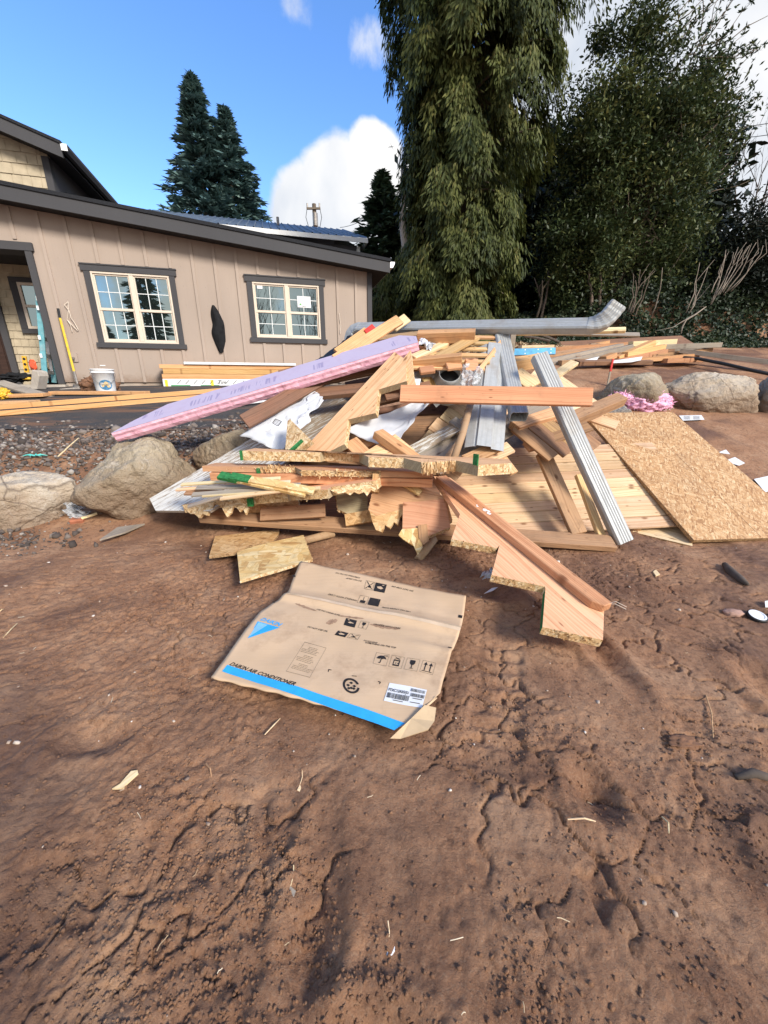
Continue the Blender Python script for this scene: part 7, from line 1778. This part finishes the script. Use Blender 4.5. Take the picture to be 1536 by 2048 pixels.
# ------------------------------------------------------------------ second pile behind, on the terrace to the right
TG = 'boards in the far pile on the terrace'
def tb_(a, b, w, t, mat, lab, n=None, cat='plank'):
    a = (a[0], a[1] - 3, a[2]); b = (b[0], b[1] - 3, b[2])
    if w > .18: return board('plank', lab, cat, a, b, w * .7, .07, M[mat], (0, -.25, .97), TG)
    return board('plank', lab, cat, a, b, .14, max(t, w * .78), M[mat], (0, -.06, 1), TG)
sheetpoly('plywood_sheet', 'wide tan plywood sheet at the back of the far pile', 'plywood', [(1120, 683), (1362, 671), (1392, 689), (1330, 691), (1125, 691)], Pg(1280, 684, 8.8), (0, -.35, .94), .02, [M['brown'], M['pine']], ((1120, 690), (1362, 678)), 1)
tb_((1100, 698, 8.3), (1330, 682, 8.5), .16, .05, 'fir_red', 'long red board across the top of the far pile')
tb_((1085, 712, 8.0), (1250, 690, 8.4), .30, .05, 'fir_old', 'wide brown board at the left of the far pile')
tb_((1090, 722, 7.8), (1242, 690, 8.2), .12, .09, 'grey', 'grey beam pointing left in the far pile')
tb_((1094, 731, 7.7), (1262, 692, 8.1), .12, .09, 'grey', 'second grey beam just below the first in the far pile')
tb_((1232, 716, 7.6), (1306, 683, 7.9), .12, .05, 'pine_new', 'bright orange board crossing the middle of the far pile')
tb_((1250, 707, 7.6), (1328, 692, 7.9), .11, .06, 'pine_new', 'new yellow board pointing right in the far pile')
tb_((1206, 716, 7.5), (1228, 708, 7.6), .12, .08, 'fir_red', 'short red block in front of the far pile, left of its yellow boards')
tb_((1230, 722, 7.5), (1330, 701, 7.8), .12, .05, 'fir_red', 'reddish board under the yellow ones in the far pile')
tb_((1262, 686, 8.1), (1350, 681, 8.2), .12, .06, 'pale', 'pale board end on the far pile in front of the plywood')
tb_((1286, 698, 8.0), (1314, 687, 8.1), .11, .07, 'pale', 'short pale block on the far pile behind the yellow board')
tb_((1300, 712, 7.7), (1362, 703, 7.9), .15, .04, 'green', 'dull green tinted board low in the far pile') if False else tb_((1300, 712, 7.7), (1362, 705, 7.9), .15, .04, 'cedar', 'brown board low at the right of the far pile')
tb_((1250, 721, 7.4), (1394, 710, 7.6), .10, .04, 'fir_red', 'thin orange board at the lower right of the far pile')
tb_((1330, 720, 7.4), (1402, 718, 7.5), .10, .04, 'fir_red', 'thin reddish board end at the foot of the far pile')
tb_((1326, 692, 7.9), (1441, 688, 7.8), .11, .06, 'grey', 'grey board ending right of the far pile with a pale sawn end')
tb_((1362, 700, 7.7), (1640, 735, 6.6), .10, .05, 'grey', 'long grey board running out to the right edge of the photo')
tb_((1155, 724, 7.3), (1300, 722, 7.4), .30, .02, 'brown', 'dark brown flat sheet under the front of the far pile')
for a, b, mt, lab in (((1120, 706, 8.2), (1288, 699, 8.35), 'fir_old', 'brown board behind the yellow ones in the far pile'), ((1150, 716, 7.9), (1345, 697, 8.2), 'brown', 'dark brown beam slanting up through the far pile'), ((1180, 690, 8.5), (1400, 697, 8.2), 'grey', 'grey beam slanting down right over the back of the far pile'),
        ((1120, 724, 7.6), (1225, 716, 7.75), 'fir_old', 'weathered board at the lower left of the far pile'), ((1290, 716, 7.7), (1420, 699, 7.9), 'cedar', 'brown board pointing right, low in the far pile'), ((1140, 700, 8.4), (1215, 684, 8.6), 'fir_red', 'red brown board end high on the left of the far pile')):
    tb_(a, b, .13, .09, mt, lab)
sheetpoly('white_sheet', 'bluish white flat sheet under the far pile right of the stake', 'sheet', [(1228, 721), (1285, 713), (1282, 720), (1262, 724), (1222, 726)], Pg(1255, 720, 7.25), (0, -.4, .9), .006, [M['white'], M['white']], ((1228, 722), (1285, 715)), 1)
sheetpoly('white_sheet', 'small white scrap under the far pile left of the stake', 'sheet', [(1160, 722), (1198, 713), (1194, 720), (1170, 726)], Pg(1180, 720, 7.35), (0, -.4, .9), .006, [M['white'], M['white']], ((1160, 722), (1198, 715)), 1)
bl = empty('blue_rail', Pg(1062, 703, 7.0), 'bright blue punched steel rail behind the heap', 'rail')
F = frame(Pg(1062, 703, 7.0), Pg(1100, 702, 7.0) - Pg(1024, 704, 7.0), (0, -1, .15)); L = .42
MB().box(-L, L, -.055, .055, -.04, 0, M=F).build('beam', M['blue'], bl, F, bevel=.004)
mb = MB()
for i in range(4):
    for y in (-.03, .03): c = F @ V3(-L + .10 + i * .22, y, .001); mb.add([c + (F.to_3x3() @ V3(.010 * math.cos(k / 8 * 6.28), .010 * math.sin(k / 8 * 6.28), 0)) for k in range(8)], [list(range(8))])
mb.build('punched_hole', M['white'], bl, F, recalc=False)
tb_((1040, 694, 7.2), (1105, 693, 7.3), .08, .03, 'pale', 'pale strip lying on top of the blue rail')
stp = Pg(1212, 783, 6.25); stp.z = min(stp.z, T(stp.x, stp.y) + .02); tpz = Pg(1226, 718, 6.25); sk_ = empty('survey_stake', stp, 'thin grey survey stake with red painted top in front of the far pile', 'stake')
mid = stp.lerp(tpz, .62); stick(stp - V3(0, 0, .08), mid, .026, .018, 'shaft', M['grey'], sk_, (0, -1, .1)); stick(mid, tpz, .030, .020, 'red_top', M['red'], sk_, (0, -1, .1))
mb = MB(); mb.tube([Pg(1340, 713, 7.6), Pg(1395, 717, 7.4), Pg(1450, 728, 7.0), Pg(1510, 742, 6.6), Pg(1600, 760, 6.2)], .028, 10); o = mb.build('black_pipe', M['black'], None, Matrix.Translation(Pg(1450, 728, 7.0)), smooth=True); tag(o, 'black plastic pipe lying behind the boulders, running right', 'pipe')
for i, (x0, y0, x1, y1, Y) in enumerate(((1048, 672, 1100, 682, 9.2), (1118, 684, 1075, 668, 9.6))):
    mb = MB(); mb.tube([Pg(x0, y0, Y), Pg((x0 + x1) / 2, (y0 + y1) / 2 - 1, Y), Pg(x1, y1, Y)], .03, 7); o = mb.build('dark_stick', M['darkstem'], None, Matrix.Translation(Pg(x0, y0, Y))); tag(o, ['dark stick on the leaf litter behind the heap, left one', 'dark stick on the leaf litter behind the heap, right one'][i], 'stick')
rs = np.random.RandomState(77); n = 5000; lx = rs.uniform(1.2, 5.2, n); ly = rs.uniform(8.6, 10.6, n); C = withz(lx, ly, .02); d = unit(rs.normal(size=(n, 3)) * np.array([1, 1, .3])); ls = rs.uniform(.02, .06, n)
V, F_ = quads(C, d * ls[:, None], unit(np.cross(d, rs.normal(size=(n, 3)) * .4 + np.array([0, 0, 1]))) * (ls * .4)[:, None]); o = npmesh('leaf_litter', V, F_, M['straw'], col=rs.beta(1.2, 2.6, n)); tag(o, 'brown leaf litter behind the heap', 'leaf litter', None, 'stuff')

# ------------------------------------------------------------------ small things lying about
def onz(x, y):                                              # photo point on the visible ground
    r = ray(x, y); lo, hi = .2, 14.0; prev = lo
    for i in range(700):
        Y = lo + (hi - lo) * (i / 700) ** 1.6; p = ORG + r * (Y / r.y)
        if p.z <= GZ(p.x, p.y): return p
    return p
def flatbit(name, label, cat, px, t, mat, lift=.012, group=None, tilt=(0, -.05, 1), grain=None):
    c = onz(sum(p[0] for p in px) / len(px), sum(p[1] for p in px) / len(px)) + V3(0, 0, lift)
    return sheetpoly(name, label, cat, px, c, tilt, t, [M[mat], M[mat]], grain or (px[0], px[len(px) // 2]), 1, group)
lump('pink_insulation', onz(1298, 822) + V3(0, .1, .10), (.34, .20, .16), M['pinkwool'], 'tuft of pink fibre insulation between OSB sheet and boulders', 'insulation', 4, 5, .22, 4.5)
lump('pink_insulation', Pg(1242, 796, 4.4), (.12, .08, .05), M['pinkwool'], 'small pink insulation scrap behind the beam end', 'insulation', 5, 4, .22, 4.5)
pp, _, _ = flatbit('paper_sheet', 'white printed paper lying on the soil beyond the OSB sheet', 'paper', [(1358, 831), (1403, 830), (1409, 839), (1366, 841)], .002, 'white', .03, None, (0, -.25, 1))
mb = MB()
for i in range(5):
    for k_ in range(2): q = hit(1368 + k_ * 19, 833 + i * 1.4, WM[pp.name].translation + V3(0, 0, .002), V3(0, -.25, 1)); mb.box(0, .085, 0, .008, 0, .001, M=Matrix.Translation(q + V3(0, 0, .003)))
mb.build('printed_line', M['ink'], pp)
WG = 'white scraps on the soil at the right edge'
for px, lab in (([(1448, 922), (1470, 914), (1490, 926), (1478, 931)], 'white scrap on the soil right of the OSB sheet'), ([(1436, 905), (1452, 899), (1460, 908)], 'small white scrap just above the other on the right'), ([(1508, 958), (1545, 950), (1550, 980), (1530, 984)], 'bigger pale scrap cut by the right edge'), ([(1530, 1202), (1545, 1200), (1545, 1214), (1531, 1214)], 'little white scrap at the right edge near the white cap')):
    flatbit('white_scrap', lab, 'scrap', px, .003, 'white', .03, WG, (.05, -.2, 1))
flatbit('board_offcut', 'pale pointed board offcut lying on the mud at left', 'offcut', [(199, 1079), (235, 1054), (289, 1047), (250, 1064)], .012, 'grey', .035)
sheet3('plastic_wrap', 'crumpled clear wrap between the two left boulders', 'plastic wrap', (onz(134, 1044) + V3(0, 0, .02), onz(178, 1040) + V3(0, -.02, .02), onz(176, 1030) + V3(0, -.03, .12), onz(138, 1030) + V3(0, -.03, .12)), 22, 18, .09, 21, M['clear'], 9)
F = frame(onz(156, 1046) + V3(0, 0, .03), V3(1, .2, 0), (0, -.3, 1)); tag(MB().box(-.05, .05, -.03, .03, -.03, .01, M=F).build('brick_piece', plain('brick', (.36, .13, .07), .9, 0, .25, 20, .4), None, F, bevel=.008), 'broken piece of red brick beside the clear wrap', 'brick')
mb = MB(); a, b = onz(165, 1044) + V3(0, 0, .03), onz(196, 1034) + V3(0, 0, .03); mb.tube([a, b], .011, 8); tag(mb.build('white_stick', M['pale'], None, Matrix.Translation(a)), 'short white stick leaning out from the clear wrap', 'stick')
mb = MB(); c = onz(72, 918) + V3(0, 0, .03)
for k_ in range(7): a_ = k_ * .9; mb.tube([c, c + V3(.06 * math.cos(a_), .03 * math.sin(a_), .012), c + V3(.12 * math.cos(a_ + .2), .05 * math.sin(a_), .004)], [.006, .006, .003], 5)
tag(mb.build('plastic_twine', plain('turquoise_plastic', (.12, .58, .50), .5), None, Matrix.Translation(c)), 'scrap of turquoise plastic twine on the gravel', 'twine')
mb = MB(); a, b = onz(118, 922) + V3(0, 0, .04), onz(160, 888) + V3(0, 0, .06); mb.tube([a, a.lerp(b, .5) + V3(.01, 0, .01), b], [.007, .006, .004], 6); tag(mb.build('dry_stick', M['pale'], None, Matrix.Translation(a)), 'thin dry stick lying on the gravel at left', 'stick')
flatbit('wood_chip', 'pale splintered wood chip on the mud at lower left', 'wood chip', [(224, 1577), (240, 1567), (262, 1542), (275, 1540), (276, 1546), (250, 1570), (246, 1576)], .006, 'pale', .02, None, (0, -.1, 1), ((230, 1575), (272, 1543)))
c = onz(1511, 1240) + V3(0, 0, .02); F = frame(c, V3(1, .3, .1), (-.1, -.25, 1)); cap = flathe([(0, .010), (.027, .010), (.029, .013), (.036, .012), (.038, .0), (.036, -.004)], F, 32).build('can_lid', M['white'], None, F, recalc=False); tag(cap, 'round white cap with black rim lying at the right', 'cap')
flathe([(.0362, .0125), (.041, .008), (.041, -.006), (.037, -.006)], F, 32).build('black_rim', M['black'], cap, recalc=False)
lump('pink_stone', onz(1466, 1230) + V3(0, 0, .012), (.05, .028, .018), plain('pinkish_stone', (.40, .24, .18), .85, 0, .25, 20, .4), 'flat pinkish stone lying left of the white cap', 'stone', 6, 3, .3)
mb = MB(); pts = [onz(x, y) + V3(0, 0, .015) for x, y in ((1448, 1133), (1462, 1150), (1480, 1164), (1495, 1174))]; mb.tube(pts, [.016, .026, .022, .008], 8); tag(mb.build('buried_root', M['darkstem'], None, Matrix.Translation(pts[0]), smooth=True), 'dark muddy root sticking out of the soil at right', 'root')
mb = MB(); pts = [onz(x, y) + V3(0, 0, .012) for x, y in ((1470, 1560), (1505, 1552), (1540, 1562))]; mb.tube(pts, [.008, .014, .01], 8); tag(mb.build('buried_root', M['darkstem'], None, Matrix.Translation(pts[0]), smooth=True), 'dark root lying at the right edge lower down', 'root')
lump('mud_slab', onz(1362, 1487) + V3(0, 0, .006), (.055, .028, .014), M['clod'], 'flat dark clod of mud on the right', 'clod', 8, 4, .4)
LGp = 'dead leaves on the mud'
for px, lab in (([(594, 1580), (600, 1569), (611, 1572), (609, 1583), (602, 1585)], 'pale dead leaf on the mud left of centre'), ([(573, 1788), (581, 1772), (592, 1782), (586, 1798)], 'grey dead leaf on the cracked mud near the bottom'), ([(773, 1910), (776, 1893), (789, 1880), (790, 1902), (784, 1911)], 'white dead leaf near the bottom centre')):
    o, _, _ = flatbit('dead_leaf', lab, 'leaf', px, .0012, 'white' if 'white' in lab else 'pale' if 'pale' in lab else 'grey', .012, LGp, (.15, -.1, 1))
    q = hit(*px[1], WM[o.name].translation, V3(.15, -.1, 1)); MB().tube([q, q + V3(.003, .02, .004), q + V3(.0, .035, .01)], .0012, 4).build('leaf_stalk', M['straw'] if False else M['pale'], o)
sheet3('plastic_scrap', 'pale plastic scrap by the foot of the longest stringer', 'plastic scrap', (onz(960, 1162) + V3(0, 0, .01), onz(985, 1160) + V3(0, 0, .01), onz(983, 1148) + V3(0, 0, .04), onz(964, 1150) + V3(0, 0, .03)), 10, 8, .03, 31, M['poly'], 9)
flatbit('white_sliver', 'white pointed sliver lying beside the plastic scrap', 'sliver', [(968, 1187), (984, 1176), (996, 1174), (984, 1182)], .003, 'white', .02)
flatbit('brown_chip', 'small pinkish stone chip on the mud right of the stringer', 'stone', [(1306, 1143), (1312, 1139), (1320, 1148), (1312, 1151)], .008, 'pale', .015)
SGG = 'brown wood splinters on the mud'
for i, (x0, y0, x1, y1, lab) in enumerate(((413, 1533, 424, 1560, 'thin brown splinter standing on the mud left of centre'), (1410, 1395, 1425, 1480, 'thin dark twig lying on the mud at right'), (8, 1280, 36, 1250, 'pale straw lying at the left edge'), (0, 1228, 8, 1222, 'short pale straw at the very left edge'), (1134, 1645, 1190, 1648, 'straight pale straw on the mud right of centre'), (1322, 1640, 1336, 1672, 'curved pale straw on the mud at the right'), (530, 1475, 562, 1440, 'thin curved straw below the carton'))):
    a, b = onz(x0, y0) + V3(0, 0, .012), onz(x1, y1) + V3(0, 0, .010); m_ = (a + b) / 2 + V3(.006, 0, .008)
    tag(MB().tube([a, m_, b], [.002, .0024, .0014], 5).build('splinter', M['pale' if 'pale' in lab or 'straw' in lab else 'fir_old'], None, Matrix.Translation(a)), lab, 'splinter', SGG)

def fuzz(o_, c, r, n, seed):
    rs_ = np.random.RandomState(seed); d = unit(rs_.normal(size=(n, 3))); P = np.array(c) + d * np.array(r) * rs_.uniform(.85, 1.08, (n, 1)); D = unit(d * .5 + rs_.normal(size=(n, 3))) * rs_.uniform(.02, .07, (n, 1)); W_ = unit(np.cross(D, rs_.normal(size=(n, 3)))) * rs_.uniform(.002, .006, (n, 1))
    V, F_ = strips(P, D, W_); npmesh('loose_fibre', V, F_, M['pinkwool'], o_)
for o_ in [q for q in bpy.data.objects if q.name.startswith('pink_insulation')]:
    big = o_.name == 'pink_insulation'; fuzz(o_, WM[o_.name].translation, (.34, .20, .16) if big else (.12, .08, .05), 1500 if big else 300, 3)
